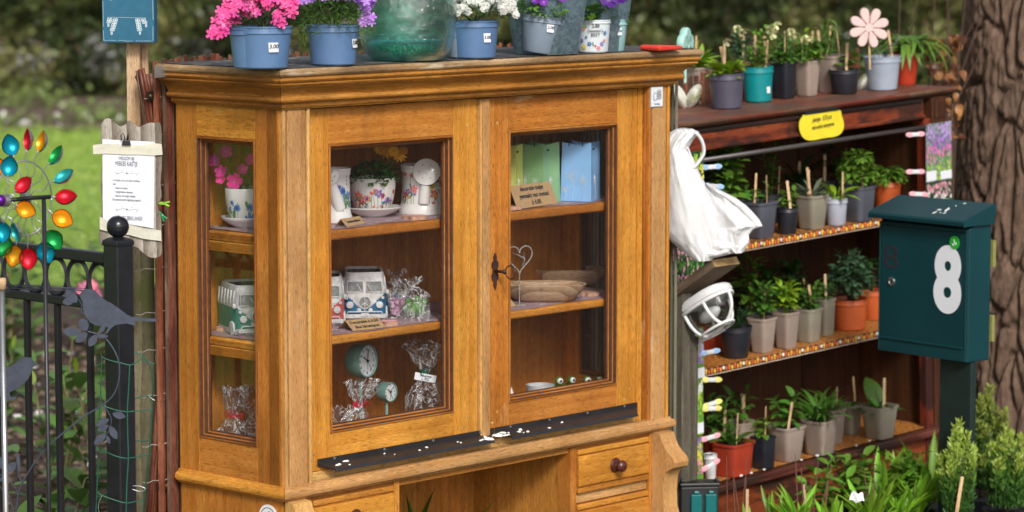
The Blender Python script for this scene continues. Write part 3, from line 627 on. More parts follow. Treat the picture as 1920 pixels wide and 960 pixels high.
def bowlpot(label, loc, R, H, items, fl, group=None):
    t = oth('flower_pot', label, 'flower pot', loc, 0, group)
    pr = [(R*.50, .010), (R*.62, .012), (R*.78, H*.28), (R*.90, H*.5), (R*.98, H*.8), (R, H+.008)]
    m = autosm(part('bowl', MB().lathe([(.0001, .009)]+pr+[(R*.97, H+.010), (R*.94, H+.006), (R*.90, H*.75), (R*.6, H*.7), (.0001, H*.7)], 40), PCER, t))
    autosm(part('saucer', MB().lathe([(.0001, 0), (R*.55, 0), (R*.58, .003), (R*1.1, .017), (R*1.22, .0235), (R*1.22, .026), (R*1.18, .026), (R*1.05, .021), (R*.6, .009), (.0001, .008)], 44), PCER, t))
    part('soil', MB().lathe([(.0001, H*.84), (R*.9, H*.82)], 16, cap=False), SOIL, t)
    prints(t, interp(pr), items); prints(t, lambda z: R*.6+(z-.009)/.012*R*.45, [(CAMANG+pi+U(-1.2, 1.2), .012+U(0, .006), 'leaf', .006, R_.choice(['blue', 'purple', 'green', 'yellow'])) for _ in range(14)], off=-.0014)
    return t
def can(label, loc, R, H, items, rz, spout):
    t = oth('watering_can', label, 'watering can', loc, rz)
    pr = [(R*1.12, 0), (R*1.12, .016), (R*1.02, .024), (R, .03), (R*.97, H*.6), (R*.94, H*.86), (R*1.0, H*.88), (R*1.02, H*.9), (R*1.0, H*.94), (R*1.04, H*.96), (R*1.04, H)]
    autosm(part('body', MB().lathe([(.0001, 0)]+pr+[(R*.98, H), (R*.9, H*.9), (.0001, H*.6)], 36, cap=False), PCER, t))
    a, b = Vector(spout[0]), Vector(spout[1]); d = (b-a).normalized(); autosm(part('spout', MB().tube([a, a.lerp(b, .35), a.lerp(b, .8), b], [.015, .0145, .0105, .010], 18), PCER, t))
    q = d.lerp(Vector(spout[2]).normalized(), 1.).to_track_quat('Z', 'Y').to_matrix().to_4x4(); M = Matrix.Translation(b) @ q; rr = spout[3]
    autosm(part('rose', MB().lathe([(.008, -.018), (rr*.6, -.008), (rr, 0), (rr*.98, .004), (rr*.5, .0065), (.0001, .007)], 30, M), PCER, t), 50)
    h = MB()
    for x, y in [(0, 0)]+[(cos(k*1.047)*rr*.55, sin(k*1.047)*rr*.55) for k in range(6)]: h.lathe([(.0014, .0062), (.0001, .0076)], 8, M @ T_(x, y, .0006 if x or y else .0002))
    part('holes', h, INK, t)
    hp = MB(); hp.tube([Vector((0, -R*.9, H*.75)) @ RZ(0).to_3x3()*-1+Vector((0, 0, H*1.5)) if 0 else Vector((-d.x*R*.9, -d.y*R*.9, H*.85)), Vector((-d.x*R*2, -d.y*R*2, H*.8)), Vector((-d.x*R*2, -d.y*R*2, H*.4)), Vector((-d.x*R*1.0, -d.y*R*1.0, H*.25))], .005, 10); part('handle', hp, PCER, t, True)
    prints(t, interp(pr), items); return t
def oaz(v):  # direction given in world turned into the cabinet frame
    return (OAK.I.to_3x3() @ Vector(v)).normalized()
# shelf 1, side window: blue floral pot with pink petunias
PET = flowermesh('petunia', 5, [leafmat('petunia_pink', (.85, .05, .42), (.70, .03, .34), .25), LM['lime']], .86, .7, .12, notch=1)
p = OAK.on(459, 418, 2, Z1+.01); t = bowlpot('white bowl pot with blue cornflower print and saucer, pink petunias, in side window', (p.x, p.y, Z1), .0455, .082, [], None)
it = [];
for th, z, s in ((-.35, .048, .0125), (-.62, .060, .007), (.35, .05, .010), (-.1, .022, .004)): it += [(CAMANG+th, .014, 'stem', z-.014, 'sage', U(-.2, .2)), (CAMANG+th, z, 'corn', s, 'blue')]
for k in range(16): it.append((CAMANG+U(-1.2, .9), U(.015, .05), 'leaf', U(.012, .026), R_.choice(['sage', 'blue', 'green', 'purple']), U(-.7, .7)))
prints(t, interp([(.0228, .010), (.0282, .012), (.0355, .023), (.041, .041), (.0446, .066), (.0455, .09)]), it)
plant(t, 'herb', .072, .045, .07, 42, 'grey', .016, stems=5)
for u_, v_, s in ((441, 341, .0155), (405, 301, .0125), (416, 322, .012), (415, 336, .010), (455, 318, .010), (423, 285, .012), (472, 300, .011)):
    wv = OAK.M @ Vector((p.x, p.y, Z1)); q = WLD.on(u_, v_, 1, wv.y-.02); l = t.matrix_world.inverted() @ q if False else (OAK.M @ T_((p.x, p.y, Z1))).inverted() @ q
    n_ = oaz((U(-.5, .3), -1, .25)); M = n_.to_track_quat('Z', 'Y').to_matrix().to_4x4(); link('flower', PET, t, Matrix.Translation(l) @ M @ RZ(U(0, 6)) @ Matrix.Scale(s*1.18, 4))
    part('stem', MB().tube([l, (l+Vector((0, 0, .08)))*.5, (0, 0, .07)], .0009, 5), LM['mid'], t)
# left watering can (blue)
BL = [(CAMANG+.55, .028, 'stem', .05, 'navy', .1), (CAMANG+.55, .075, 'corn', .014, 'blue'), (CAMANG+.25, .085, 'corn', .009, 'purple')]+[(CAMANG+U(.1, 1.1), U(.028, .06), 'leaf', U(.015, .03), R_.choice(['sage', 'blue', 'green']), U(-.8, .8)) for _ in range(14)]
for k in range(3): BL.append((CAMANG+.95, .088+k*.009, 'leaf', .007, 'navy', .5))
p = OAK.on(631, 417, 2, Z1); can('white ceramic watering can with blue cornflower print beside the door stile', (p.x, p.y, Z1), .033, .128, BL, 0, (Vector((-.01, -.02, .035)), oaz((-.25, -1, 0))*.052+Vector((0, 0, .112)), oaz((.05, -1, .18)), .0215))
# middle bowl with yellow daisies
p = OAK.on(704, 404, 2, Z1+.004); t = bowlpot('white bowl pot with wildflower print and saucer, yellow daisies growing in it', (p.x, p.y+.01, Z1), .056, .085, posy(CAMANG-1.25, CAMANG+1.25, .016, .062, 15, ['flower', 'corn', 'tulip', 'flower', 'spike', 'tulip'], ['red', 'pink', 'purple', 'coral', 'yellow', 'blue'], .0105), None)
plant(t, 'bush', .072, .058, .060, 280, 'mid', .022, shape='saw')
DAI = flowermesh('daisy', 12, [leafmat('daisy_yellow', (.88, .48, .01), (.8, .36, .005), .25), plain('daisy_eye', (.55, .25, .02))], .26, .12, .17, tip=1)
for u_, v_, s in ((725, 284, .017), (748, 291, .018), (738, 284, .013), (711, 279, .014), (757, 283, .011)):
    wv = OAK.M @ Vector((p.x, p.y, Z1)); q = WLD.on(u_, v_, 1, wv.y-.055); l = (OAK.M @ T_((p.x, p.y+.01, Z1))).inverted() @ q
    M = oaz((U(-.3, .4), -.9, .5)).to_track_quat('Z', 'Y').to_matrix().to_4x4(); link('flower', DAI, t, Matrix.Translation(l) @ M @ RZ(U(0, 6)) @ Matrix.Scale(s*1.2, 4)); part('stem', MB().tube([l, (l+Vector((0, 0, .07)))*.5, (0, 0, .075)], .001, 5), LM['mid'], t)
# right watering can (red)
p = OAK.on(803, 401, 2, Z1); rd = posy(CAMANG-1.4, CAMANG-.3, .026, .095, 7, ['flower', 'tulip', 'spike', 'tulip'], ['red', 'pink', 'coral', 'yellow', 'purple'], .0115)+posy(CAMANG+.4, CAMANG+1.3, .026, .095, 5, ['flower', 'tulip', 'spike'], ['red', 'coral', 'yellow'], .0115)
can('white ceramic watering can with red wildflower print and round rose, right of the daisies', (p.x, p.y+.02, Z1), .052, .118, rd, 0, (oaz((.1, -1, 0))*.048+Vector((0, 0, .03)), oaz((.22, -1, 0))*.055+Vector((0, 0, .104)), oaz((.0, -1, .30)), .033))
# small wooden flower coasters
CO = plain('coaster_wood', (.52, .30, .20), .7, .15, 40, .2); CP = plain('coaster_pink', (.75, .38, .38), .6, .05, 30)
def coaster(u_, v_, z, r, label, col=CP, rz=0.):
    p = OAK.on(u_, v_, 2, z); pts = []
    for i in range(40): a = 2*pi*i/40; rr = r*(1+.14*cos(5*a)); pts.append((rr*cos(a), rr*sin(a)))
    o = thing('flower_coaster', label, 'coaster', OAK.M @ T_((p.x, max(.062+r*.9, p.y+r*.6), z+.0012)) @ RZ(rz), 'flower shaped wooden coasters')
    part('base', MB().prism(pts, RX(-pi/2), 0, -.0085) if 0 else MB().lathe([(r, 0), (r*1.0, .0085)], 40, Matrix.Identity(4), cap=True), CO, o) if 0 else None
    mb = MB(); n = mb.verts([(x, y, 0) for x, y in pts]); m = mb.verts([(x, y, .009) for x, y in pts]); mb.face(*[m+i for i in range(40)])
    for i in range(40): j = (i+1) % 40; mb.face(n+i, n+j, m+j, m+i)
    part('base', mb, CO, o); mb = MB(); n = mb.verts([(x*.98, y*.98, .0095) for x, y in pts]); mb.face(*[n+i for i in range(40)]); part('painted_top', mb, col, o)
coaster(796, 414, Z1, .026, 'pale wooden flower coaster in front of the red print watering can')
coaster(968, 394, Z1, .022, 'wooden flower coaster beside the metal bag card', CO)
coaster(736, 611, Z2, .022, 'pink wooden flower coaster right of the blue van planter card')
coaster(441, 622, Z2, .032, 'pink wooden flower coaster under the green van planter', rz=.3)
coaster(1114, 556, Z2, .022, 'wooden flower coaster at the right end beside the wooden bowls', CO)
# printed cloth runners on both shelves
TUL = plain('runner_cloth', (.36, .24, .27), .8, .1, 50, .3, rnd=0); DPR = plain('runner_print', (.80, .78, .82), .7, .02, rnd=0)
def runner(zs, x0, x1, label):
    t = oth('cloth_runner', label, 'cloth', (0, 0, zs)); f = lambda x, y: .0018+.0012*noise.noise((x*16, y*16, zs*9))
    edge = lambda x: .070+.012*noise.noise((x*9, zs*7, 1))+.008*sin(x*23+zs*9)
    part('cloth', MB().grid(130, 20, lambda a, b: ((x0+(x1-x0)*a), edge(x0+(x1-x0)*a)*(1-b)+.325*b, f(x0+(x1-x0)*a, b*.3)+(.0 if b > .04 else -.001))), TUL, t, True)
    mb = MB()
    for k in range(int(150*(x1-x0))):
        x = U(x0+.01, x1-.01); y = U(.078, .31) if k % 2 else U(.075, .13); s = U(.003, .0095); z = f(x, (y-edge(x))/(.325-edge(x))*.3)+.0008
        if y < edge(x)+s*.6: continue
        for j in range(7):
            a = j*.8976; c_, s_ = cos(a), sin(a); n = mb.verts([(x+c_*s*.18, y+s_*s*.18, z), (x+c_*s*.7-s_*s*.2, y+s_*s*.7+c_*s*.2, z), (x+c_*s, y+s_*s, z), (x+c_*s*.7+s_*s*.2, y+s_*s*.7-c_*s*.2, z)]); mb.face(n, n+1, n+2, n+3)
    part('printed_daisies', mb, DPR, t, kind='stuff')
runner(Z1, .03, .62, 'mauve cloth runner with white daisies, upper shelf, left under the ceramic pots'); runner(Z1, .70, 1.29, 'mauve cloth runner with white daisies, upper shelf, right under the metal bags')
runner(Z2, .03, .66, 'mauve cloth runner with white daisies, middle shelf, under the van planters'); runner(Z2, .68, 1.29, 'mauve cloth runner with white daisies, middle shelf, under the wooden bowls')
# handwritten cards folded as tents
def card(label, pts, y, lines, size, back=.03):
    """pts: photo corners tl, tr, br, bl of the face; bl/br stand on the shelf"""
    zs = y; bl = OAK.on(*pts[3], 2, zs); br = OAK.on(*pts[2], 2, zs); u_ = (br-bl); u_.z = 0; wd = u_.length; u_.normalize(); nrm = Vector((u_.y, -u_.x, 0))
    mid = (bl+br)/2
    return u_, nrm, wd, mid
def tent(label, tl, tr, br, bl, zs, lines, size, lean=.5, cat='sign', ink=INK, y=.085):
    B = OAK.on(*bl, 2, zs+.003); A = OAK.on(*br, 2, zs+.003); tilt = lean
    u_ = (A-B); wd = u_.length; ang = atan2(u_.y, u_.x); n_ = Vector((-sin(ang), cos(ang), 0))
    if B.y < .066 or A.y < .066: d = .066-min(B.y, A.y); B.y += d; A.y += d
    # height from photo: top edge at inclination
    hp = max(5, ((bl[1]-tl[1])+(br[1]-tr[1]))/2); sc = FPX/dist(OAK.w(B)); h = hp/sc*1.02
    t = thing('card_sign', label, cat, OAK.M @ T_((B+A)/2) @ RZ(ang)); L = h/cos(tilt); Mf = RX(-tilt)
    sk = ((tl[0]+tr[0])-(bl[0]+br[0]))/2/sc; Sh = Matrix(((1, 0, sk/h*.0, 0), (0, 1, 0, 0), (0, 0, 1, 0), (0, 0, 0, 1)))
    part('front', MB().box(-wd/2, wd/2, -.0006, .0006, 0, L, Mf), KRAFT, t); Mb = T_(0, 2*sin(tilt)*L, 0) @ RX(tilt); part('back', MB().box(-wd/2, wd/2, -.0006, .0006, 0, L, Mb), KRAFT, t)
    for k, s in enumerate(lines): text(s, size, Mf @ T_(0, -.001, L*(1-(k+.62)/(len(lines)+.25))) @ FRONT, ink, t, shear=.15, name='handwriting')
    return t
tent('small kraft tent card with handwriting before the wildflower bowl', (681, 416), (720, 411), (733, 424), (698, 430), Z1, ['handbeschilderd'], .0085, .75)
tent('kraft tent card reading decoratie tasjes gemaakt van metaal', (990, 353), (1073, 346), (1087, 385), (1012, 396), Z1, ['decoratie tasjes', 'gemaakt van metaal', 'à 4.00'], .0165, .42)
tent('kraft card for the bus flower pots in front of the blue van', (647, 603), (716, 599), (725, 614), (664, 621), Z2, ['Decoratie à 6.50', 'Bus bloempot'], .0125, .95)
tent('kraft card half hidden by the right door stile before the wooden bowls', (930, 560), (956, 558), (968, 574), (938, 578), Z2, ['', 'is'], .010, .9)
# folded metal gift bags
def bag(label, u_, v_, wd, dp, h, yaw, col, name):
    p = OAK.on(u_, v_, 2, Z1+.003); p.y += .012; t = thing('metal_bag', label, 'decorative bag', Matrix.Translation(OAK.w((p.x, p.y, Z1+.003))) @ RZ(yaw), 'folded metal gift bags')
    m = plain(name, col, .45, .04, 20, .05, rnd=0); mb = MB(); N = 12
    # corner nearest the camera at origin; left face runs to -x, right face runs to +y
    top = lambda a: h*(1-.0)+.0
    def wall(P, Q, dent):
        mb.grid(N, 8, lambda a, b: tuple(Vector(P).lerp(Vector(Q), a)*(1-.06*b)+Vector((0, 0, h*b))+Vector((dent[0], dent[1], 0))*sin(pi*a)*(b**1.5)+Vector((0, 0, -.006*b*sin(pi*a)))))
    wall((-wd, 0, 0), (0, 0, 0), (0, .004)); wall((0, 0, 0), (0, dp, 0), (-.014, 0)); wall((0, dp, 0), (-wd, dp, 0), (0, 0)); wall((-wd, dp, 0), (-wd, 0, 0), (.014, 0)); n = mb.verts([(-wd, 0, .001), (0, 0, .001), (0, dp, .001), (-wd, dp, .001)]); mb.face(n, n+1, n+2, n+3)
    o = part('body', mb, m, t, True)
    for yy in (.0, dp): part('handle', MB().tube([(-wd*.72, yy, h-.01), (-wd*.68, yy+.002, h+.02), (-wd*.5, yy, h+.036), (-wd*.32, yy, h+.02), (-wd*.28, yy, h-.01)], .0011, 6), BLACKM, t, True)
    for x in (-.006,): part('rivet', MB().ball((x*.5+.0005, dp*.35, h-.018), .003), BLACKM, t)
    pr = MB()
    def dandy(x, z, s, face):
        f = (lambda a, b: (a, -.0011, b)) if face == 0 else (lambda a, b: (.0011-.014*sin(pi*min(1, max(0, a/dp)))*(b/h)**1.5*(1), a, b))
        for k in range(16):
            an = k*.39; r0 = s*U(.7, 1.); a = f(x+cos(an)*s*.15, z+sin(an)*s*.15); b = f(x+cos(an)*r0, z+sin(an)*r0); pr.tube([a, b], .00045, 3, False); pr.tube([b, f(x+cos(an+.12)*r0*1.12, z+sin(an+.12)*r0*1.12)], .0004, 3, False)
        pr.tube([f(x, z-s*.2), f(x+.003, z*.5), f(x, .004)], .0006, 3, False)
    dandy(-wd*.62, h*.42, .017, 0); dandy(-wd*.25, h*.36, .012, 0); dandy(-wd*.85, h*.2, .009, 0); dandy(dp*.45, h*.36, .011, 1)
    for k in range(12): x, z = U(-wd, -.005), U(h*.45, h*.62); pr.tube([(x, -.001, z), (x+.003, -.001, z+.004)], .0004, 3, False)
    part('dandelion_print', pr, plain('print_white', (.72, .78, .78), .5, 0), t)
bag('yellow folded metal bag, mostly hidden behind the door stile', 974, 385, .075, .06, .148, -.3, (.60, .62, .16), 'tin_yellow')
bag('pale green folded metal bag with white dandelions', 1025, 383, .088, .083, .150, -.55, (.25, .46, .22), 'tin_green')
bag('light blue folded metal bag with white dandelions', 1115, 379, .080, .085, .148, -.30, (.25, .48, .82), 'tin_blue')
# camper van planters
VW = plain('van_cement', (.58, .58, .58), .8, .22, 60, .6, dirt=((.30, .30, .30), .64), rnd=0)
def van(label, u_, v_, yaw, col, name, wd=.105, ln=.155, h=.112):
    p = OAK.on(u_, v_, 2, Z2+.003); t = thing('van_planter', label, 'planter', Matrix.Translation(OAK.w((p.x, p.y, Z2+.003))) @ RZ(yaw) @ T_(0, ln/2, 0), 'camper van planters')
    paint = plain(name, col, .55, .15, 60, .3, rnd=0); mb = MB(); NU, NV = 96, 34
    def sec(z):
        t_ = z/h; k = 1.0 if t_ < .5 else 1-.13*((t_-.5)/.5)**1.1; k *= (.965 if t_ < .05 else 1)
        return wd/2*k, ln/2*(k*.5+.5)*(1 if t_ < .5 else 1-.07*(t_-.5)/.5)
    def pt(a, z, k=1.):
        hx, hy = sec(z); e = 5.5; c_, s_ = cos(a), sin(a); r = 1/((abs(c_)**e+abs(s_)**e)**(1/e)); return Vector((r*c_*hx*k, r*s_*hy*k, z))
    rows = []
    for j in range(NV+1): z = h*j/NV; rows.append(mb.verts([pt(2*pi*i/NU+.0327, z) for i in range(NU)]))
    for j in range(NV):
        for i in range(NU):
            c_ = sum((Vector(mb.v[rows[j]+i]), Vector(mb.v[rows[j+1]+(i+1) % NU])), Vector())/2; belt = h*.56
            if c_.y < -sec(c_.z)[1]*.85: belt = h*(.20+.40*(abs(c_.x)/(wd/2)))
            mb.mi = 1 if h*.13 < c_.z < belt else 0
            if h*.615 < c_.z < h*.82 and (c_.y < -sec(c_.z)[1]*.85 and wd*.05 < abs(c_.x) < wd*.40): mb.mi = 2
            mb.face(rows[j]+i, rows[j]+(i+1) % NU, rows[j+1]+(i+1) % NU, rows[j+1]+i)
    mb.mi = 0; pr_ = rows[-1]
    for k, dz in ((.96, .002), (.90, .001), (.87, -.004), (.85, -.06)):
        mb.mi = 3 if dz < -.03 else 0
        r = mb.verts([pt(2*pi*i/NU+.0327, h, k)+Vector((0, 0, dz)) for i in range(NU)])
        for i in range(NU): mb.face(pr_+i, pr_+(i+1) % NU, r+(i+1) % NU, r+i)
        pr_ = r
    mb.face(*[pr_+i for i in range(NU)]); mb.mi = 0; mb.face(*[rows[0]+i for i in range(NU)][::-1]); autosm(part('body', mb, [VW, paint, plain('van_window', (.24, .25, .25), .8, .3, 110, .8, rnd=0), plain('van_inside', (.10, .095, .09), .9, .3, 60, .5, rnd=0)], t), 40)
    F = lambda x, z, o=0: (x, -sec(z)[1]-o, z)
    for s in (-1, 1):
        x0, x1 = .004, wd/2*.80; z0, z1 = h*.60, h*.83
        q = MB(); ring = [F(s*x0, z0, .001), F(s*x1, z0, .001), F(s*x1*.95, z1, .001), F(s*x0, z1, .001)]; q.tube(ring+[ring[0]], .0016, 6); part('window_frame', q, VW, t, True)
        part('wiper', MB().tube([F(s*.012+.006, z0+.001, .003), F(s*.012-.006+(s-1)*.0, z1-.006, .003)], .0011, 5), VW, t)
        M = T_(s*wd*.335, -sec(h*.33)[1], h*.335) @ RX(pi/2); autosm(part('headlight', MB().lathe([(.0085, 0), (.0085, .003), (.0070, .0045), (.004, .004), (.0001, .0055)], 18, M), VW, t))
        M = T_(s*wd*.41, -sec(h*.48)[1]+.001, h*.485) @ RX(pi/2); autosm(part('indicator', MB().lathe([(.004, 0), (.0035, .003), (.0001, .0035)], 12, M), VW, t))
        M = T_(s*wd*.13, -sec(h*.22)[1]-.001, h*.225) @ RX(pi/2); autosm(part('fog_light', MB().lathe([(.0052, 0), (.005, .004), (.0001, .006)], 14, M), VW, t))
        autosm(part('mirror', MB().ball((s*(wd/2+.001), -ln/2+.010, h*.60), .0062, 10, 7, (.8, .8, 1.1)), VW, t), 90)
        for k in range(6):
            y = -ln/2+.025+k*.021; part('side_rib', MB().tube([(s*(sec(h*.6)[0]+.0005), y, h*.59), (s*(sec(h*.9)[0]+.0005), y, h*.9)], .0022, 5), VW, t, True)
        M = T_(s*(wd/2-.002), -ln*.30, .0145) @ RY(s*pi/2); autosm(part('wheel', MB().lathe([(.0001, 0), (.0165, 0), (.0165, .004), (.010, .005), (.0001, .004)], 18, M), VW, t))
    em = MB(); R_e = .0145; cz = h*.385; yy = -sec(cz)[1]-.0015
    em.tube([(R_e*cos(a), yy, cz+R_e*sin(a)) for a in [2*pi*i/24 for i in range(25)]], .0015, 6)
    for a in (pi/2, -pi/2, -pi/4, -3*pi/4): em.tube([(0, yy, cz), (R_e*cos(a), yy, cz+R_e*sin(a))], .0013, 5)
    part('peace_emblem', em, VW, t, True); part('emblem_disc', MB().lathe([(R_e, 0), (.0001, .0002)], 24, T_(0, yy+.0012, cz) @ RX(pi/2), cap=False), plain('van_window', (.24, .25, .25)), t)
    b = MB(); zb = h*.115; b.box(-wd*.47, wd*.47, -ln/2-.008, -ln/2+.004, zb-.006, zb+.003); b.tube([(-wd*.4, -ln/2-.006, zb+.004), (-wd*.38, -ln/2-.007, zb+.009), (-wd*.12, -ln/2-.007, zb+.009), (wd*.12, -ln/2-.007, zb+.009), (wd*.38, -ln/2-.007, zb+.009), (wd*.4, -ln/2-.006, zb+.004)], .0017, 6)
    part('bumper', b, VW, t, bevel=.002); part('number_plate', MB().box(-.009, .009, -ln/2-.0105, -ln/2-.006, zb-.002, zb+.006), VW, t, bevel=.0008)
van('cement camper van planter with teal blue lower half and peace sign', 684, 601, .08, (.008, .12, .25), 'van_blue')
van('cement camper van planter with red lower half, mostly behind the door stile', 604, 611, .06, (.50, .09, .08), 'van_red')
van('cement camper van planter with sage green lower half in the side window', 484, 628, .42, (.06, .22, .17), 'van_green')
# cellophane parcels
CEL = pane_mat('cellophane', (.94, .95, .95), 1.0, .10, wob=.35, film=.03, crs=24); RIB = plain('ribbon_red', (.60, .02, .05), .25, .1, 30); RIBG = plain('ribbon_green', (.01, .14, .08), .25, .1, 30)
def cello(label, loc, rb, hb, hn, ht, rt, lean, seed, content, ribbon=None, tag=None, flat=1., fill=.7):
    t = oth('cellophane_parcel', label, 'gift bag', loc, U(0, 6) if not tag else CAMANG+pi/2, 'parcels wrapped in clear cellophane'); ls = Vector((lean[0], lean[1], 0)); c0 = content
    def shell(k0):
        mb = MB(); NU = 44
        def fn(a, b):
            z = b*ht; 
            if z < hb: r = rb*(1-.10*(z/hb)**2)
            elif z < hn: q = (z-hb)/(hn-hb); r = rb*.9*(1-q)**.8+.006*q**.5
            else: q = (z-hn)/(ht-hn); r = .006+(rt-.006)*q**.8
            an = 2*pi*a; pl_ = .10+.35*min(1, max(0, (z-hb*.4)/(hn-hb*.4)))
            r *= k0*(1+pl_*sin(an*7+seed+z*30)*.5+.5*pl_*noise.noise((cos(an)*2.5, sin(an)*2.5, z*40+seed))); r = max(r, .0025)
            zz = z+(.018*noise.noise((cos(an)*2, sin(an)*2, seed*3.)) if b > .97 else 0)
            return (r*cos(an)+ls.x*max(0, z-hb*.5)/ht, r*sin(an)*flat+ls.y*max(0, z-hb*.5)/ht, max(.0005, zz))
        mb.grid(NU, 40, fn, True); return mb
    part('film', shell(1.), CEL, t)
    q = MB(); R2 = random.Random(seed)
    if content:
        for k in range(16): a = R2.uniform(0, 6.28); rr = rb*.55*R2.uniform(.1, 1); s = rb*R2.uniform(.22, .34); q.ball((rr*cos(a), rr*sin(a)*flat, s+R2.uniform(0, max(.001, hb*fill-s))), s, 8, 6)
        part('contents', q, content, t, True)
    zc = Vector((ls.x*(hn-hb*.5)/ht, ls.y*(hn-hb*.5)/ht, hn))
    if ribbon:
        part('ribbon', MB().tube([zc+Vector((.0075*cos(a), .0075*sin(a), .001*sin(3*a))) for a in [2*pi*i/14 for i in range(15)]], .0028, 6), ribbon, t, True)
        for s in (0, 1, 2):
            a0 = seed+s*2.2; pth = []
            for i in range(22): f = i/21; an = f*4.5*pi; rr = .0075; pth.append(zc+Vector((cos(a0)*(.006+.019*f)+rr*cos(an)*.6, sin(a0)*(.006+.019*f)+rr*cos(an)*.4, rr*sin(an)+.004*s)))
            part('ribbon_curl', MB().tube(pth, .0016, 4, flat=.3), ribbon, t, True)
    if tag:
        M = Matrix.Translation(zc+Vector((0, -.016, -.010))) @ RY(.18); part('tag', MB().box(-.026, .026, -.0006, .0006, -.009, .009, M), PAPER, t, bevel=.0004)
        for k, s in enumerate(tag): text(s, .0085, M @ T_(0, -.0009, .004-k*.008) @ FRONT, INK, t, shear=.2, name='handwriting')
    return t
CHOC = plain('chocolate', (.26, .15, .09), .5, .4, 80); LIL = plain('bath_pink', (.60, .25, .42), .4, .4, 90); BLU = plain('bath_blue', (.05, .12, .35), .3, .4, 60); GRN = plain('bath_green', (.15, .45, .05), .3, .3, 60); PALE = plain('bath_pale', (.72, .60, .60), .5, .3, 90)
def at2(u_, v_, z, dy=0): p = OAK.on(u_, v_, 2, z); return (p.x, p.y+dy+.03, z+.002)
def at3(u_, v_, y): p = OAK.on(u_, v_, 1, y); return (p.x, p.y, Z3+.002), p.z-Z3
q = OAK.on(431, 780, 0, .075); L3, h3 = (q.x, q.y, Z3+.002), q.z-Z3; cello('clear cellophane parcel with red curled ribbon in the side window', L3, .034, h3*.6, h3, h3+.072, .034, (-.03, .03), 3, PALE, RIB)
cello('clear cellophane parcel without ribbon at the side window edge', (.13, OAK.on(468, 800, 0, .13).y, Z3+.002), .036, .05, .085, .115, .022, (.02, 0), 9, CHOC)
cello('clear cellophane parcel with red bow before the large clock', at3(664, 762, .12)[0], .034, at3(664, 762, .12)[1]*.6, at3(664, 762, .12)[1], at3(664, 762, .12)[1]+.055, .040, (.03, .0), 14, PALE, RIB)
cello('tall cellophane parcel with green bow and handwritten tag', at3(798, 700, .14)[0], .050, at3(798, 700, .14)[1]*.62, at3(798, 700, .14)[1], at3(798, 700, .14)[1]+.075, .050, (.0, .0), 21, CHOC, RIBG, ['Stuunge', 'L TO'], fill=.5)
cello('clear cellophane parcel lying beside the stile with loose film', at3(628, 785, .10)[0], .032, .05, .075, .11, .045, (-.02, .0), 30, CHOC)
cello('small cellophane bag with pink hair things in the middle shelf', at2(762, 598, Z2), .033, .055, .071, .088, .020, (.01, 0), 5, LIL, flat=.7)
cello('cellophane bag with dark blue contents behind the pink one', at2(776, 590, Z2, .03), .040, .055, .08, .10, .025, (.0, 0), 7, BLU)
cello('loose clear cellophane bag with green contents by the meeting stile', at2(811, 601, Z2, .035), .040, .05, .075, .095, .022, (.0, 0), 11, GRN, fill=.9)
cello('empty looking clear cellophane bag in front of the green one', at2(816, 605, Z2, .03), .033, .03, .045, .055, .02, (.0, 0), 15, None)
# alarm clocks on stems
def clock(label, cx, cv, yl, R, dp, nrm, hour, minute, sec_):
    c = OAK.on(cx, cv, 1, yl); t = oth('clock', label, 'clock', (c.x, c.y, Z3)); hh = c.z-Z3; n_ = oaz(nrm); M = T_(0, 0, hh) @ n_.to_track_quat('-Y', 'Z').to_matrix().to_4x4()
    grn = plain('clock_green', (.16, .30, .26), .5, .06, 20, .05)
    autosm(part('case', MB().lathe([(.0001, -dp), (R*.93, -dp), (R, -dp+.004), (R, -.002), (R*.985, .001), (R*.93, .001), (R*.92, -.004), (.0001, -.004)], 44, M @ RX(pi/2)), grn, t), 40)
    part('dial', MB().lathe([(R*.92, -.0035), (.0001, -.0035)], 40, M @ RX(pi/2), cap=False), plain('dial', (.66, .68, .66), .4, .03, 8, 0), t)
    nm = link('numerals', None, t)
    for k in range(1, 13): a = pi/2-k*pi/6; text(str(k), R*.27, M @ T_(cos(a)*R*.72, .003, sin(a)*R*.72) @ FRONT, INK, nm, name='numeral')
    for nme, ang, ln, w in (('hour_hand', hour, .52, .07), ('minute_hand', minute, .74, .05), ('second_hand', sec_, .8, .018), ('alarm_hand', 180, .55, .012)):
        Mh = M @ RY(radians(ang)); part(nme, MB().box(-R*w*.5, R*w*.5, .0008, .0014, -R*.1, R*ln, Mh), INK, t)
    part('hub', MB().lathe([(R*.09, -.001), (R*.08, .002), (.0001, .0022)], 12, M @ RX(pi/2)), INK, t)
    part('glass', MB().lathe([(R*.93, 0), (.0001, 0.0003)], 30, M @ RX(pi/2), cap=False), pane_mat('clock_glass', (.97, .97, 1), 1.2), t)
    b = n_*(-dp*.5); part('stem', MB().tube([(b.x, b.y, .004), (b.x, b.y, hh-R*.97)], .0035, 12), grn, t, True)
    autosm(part('foot', MB().lathe([(.0001, 0), (R*.8, 0), (R*.8, .003), (.006, .006), (.0001, .006)], 30, T_(b.x, b.y, 0)), plain('clock_foot', (.62, .66, .64), .4, .05), t))
clock('larger sage green alarm clock on a stem, upper left of the lowest shelf', 690, 677, .15, .0385, .042, (.80, -.52, .03), 306, 10, 143)
clock('smaller sage green alarm clock on a stem, right of the large clock', 733, 735, .17, .0235, .027, (.76, -.60, .04), 312, 48, 160)
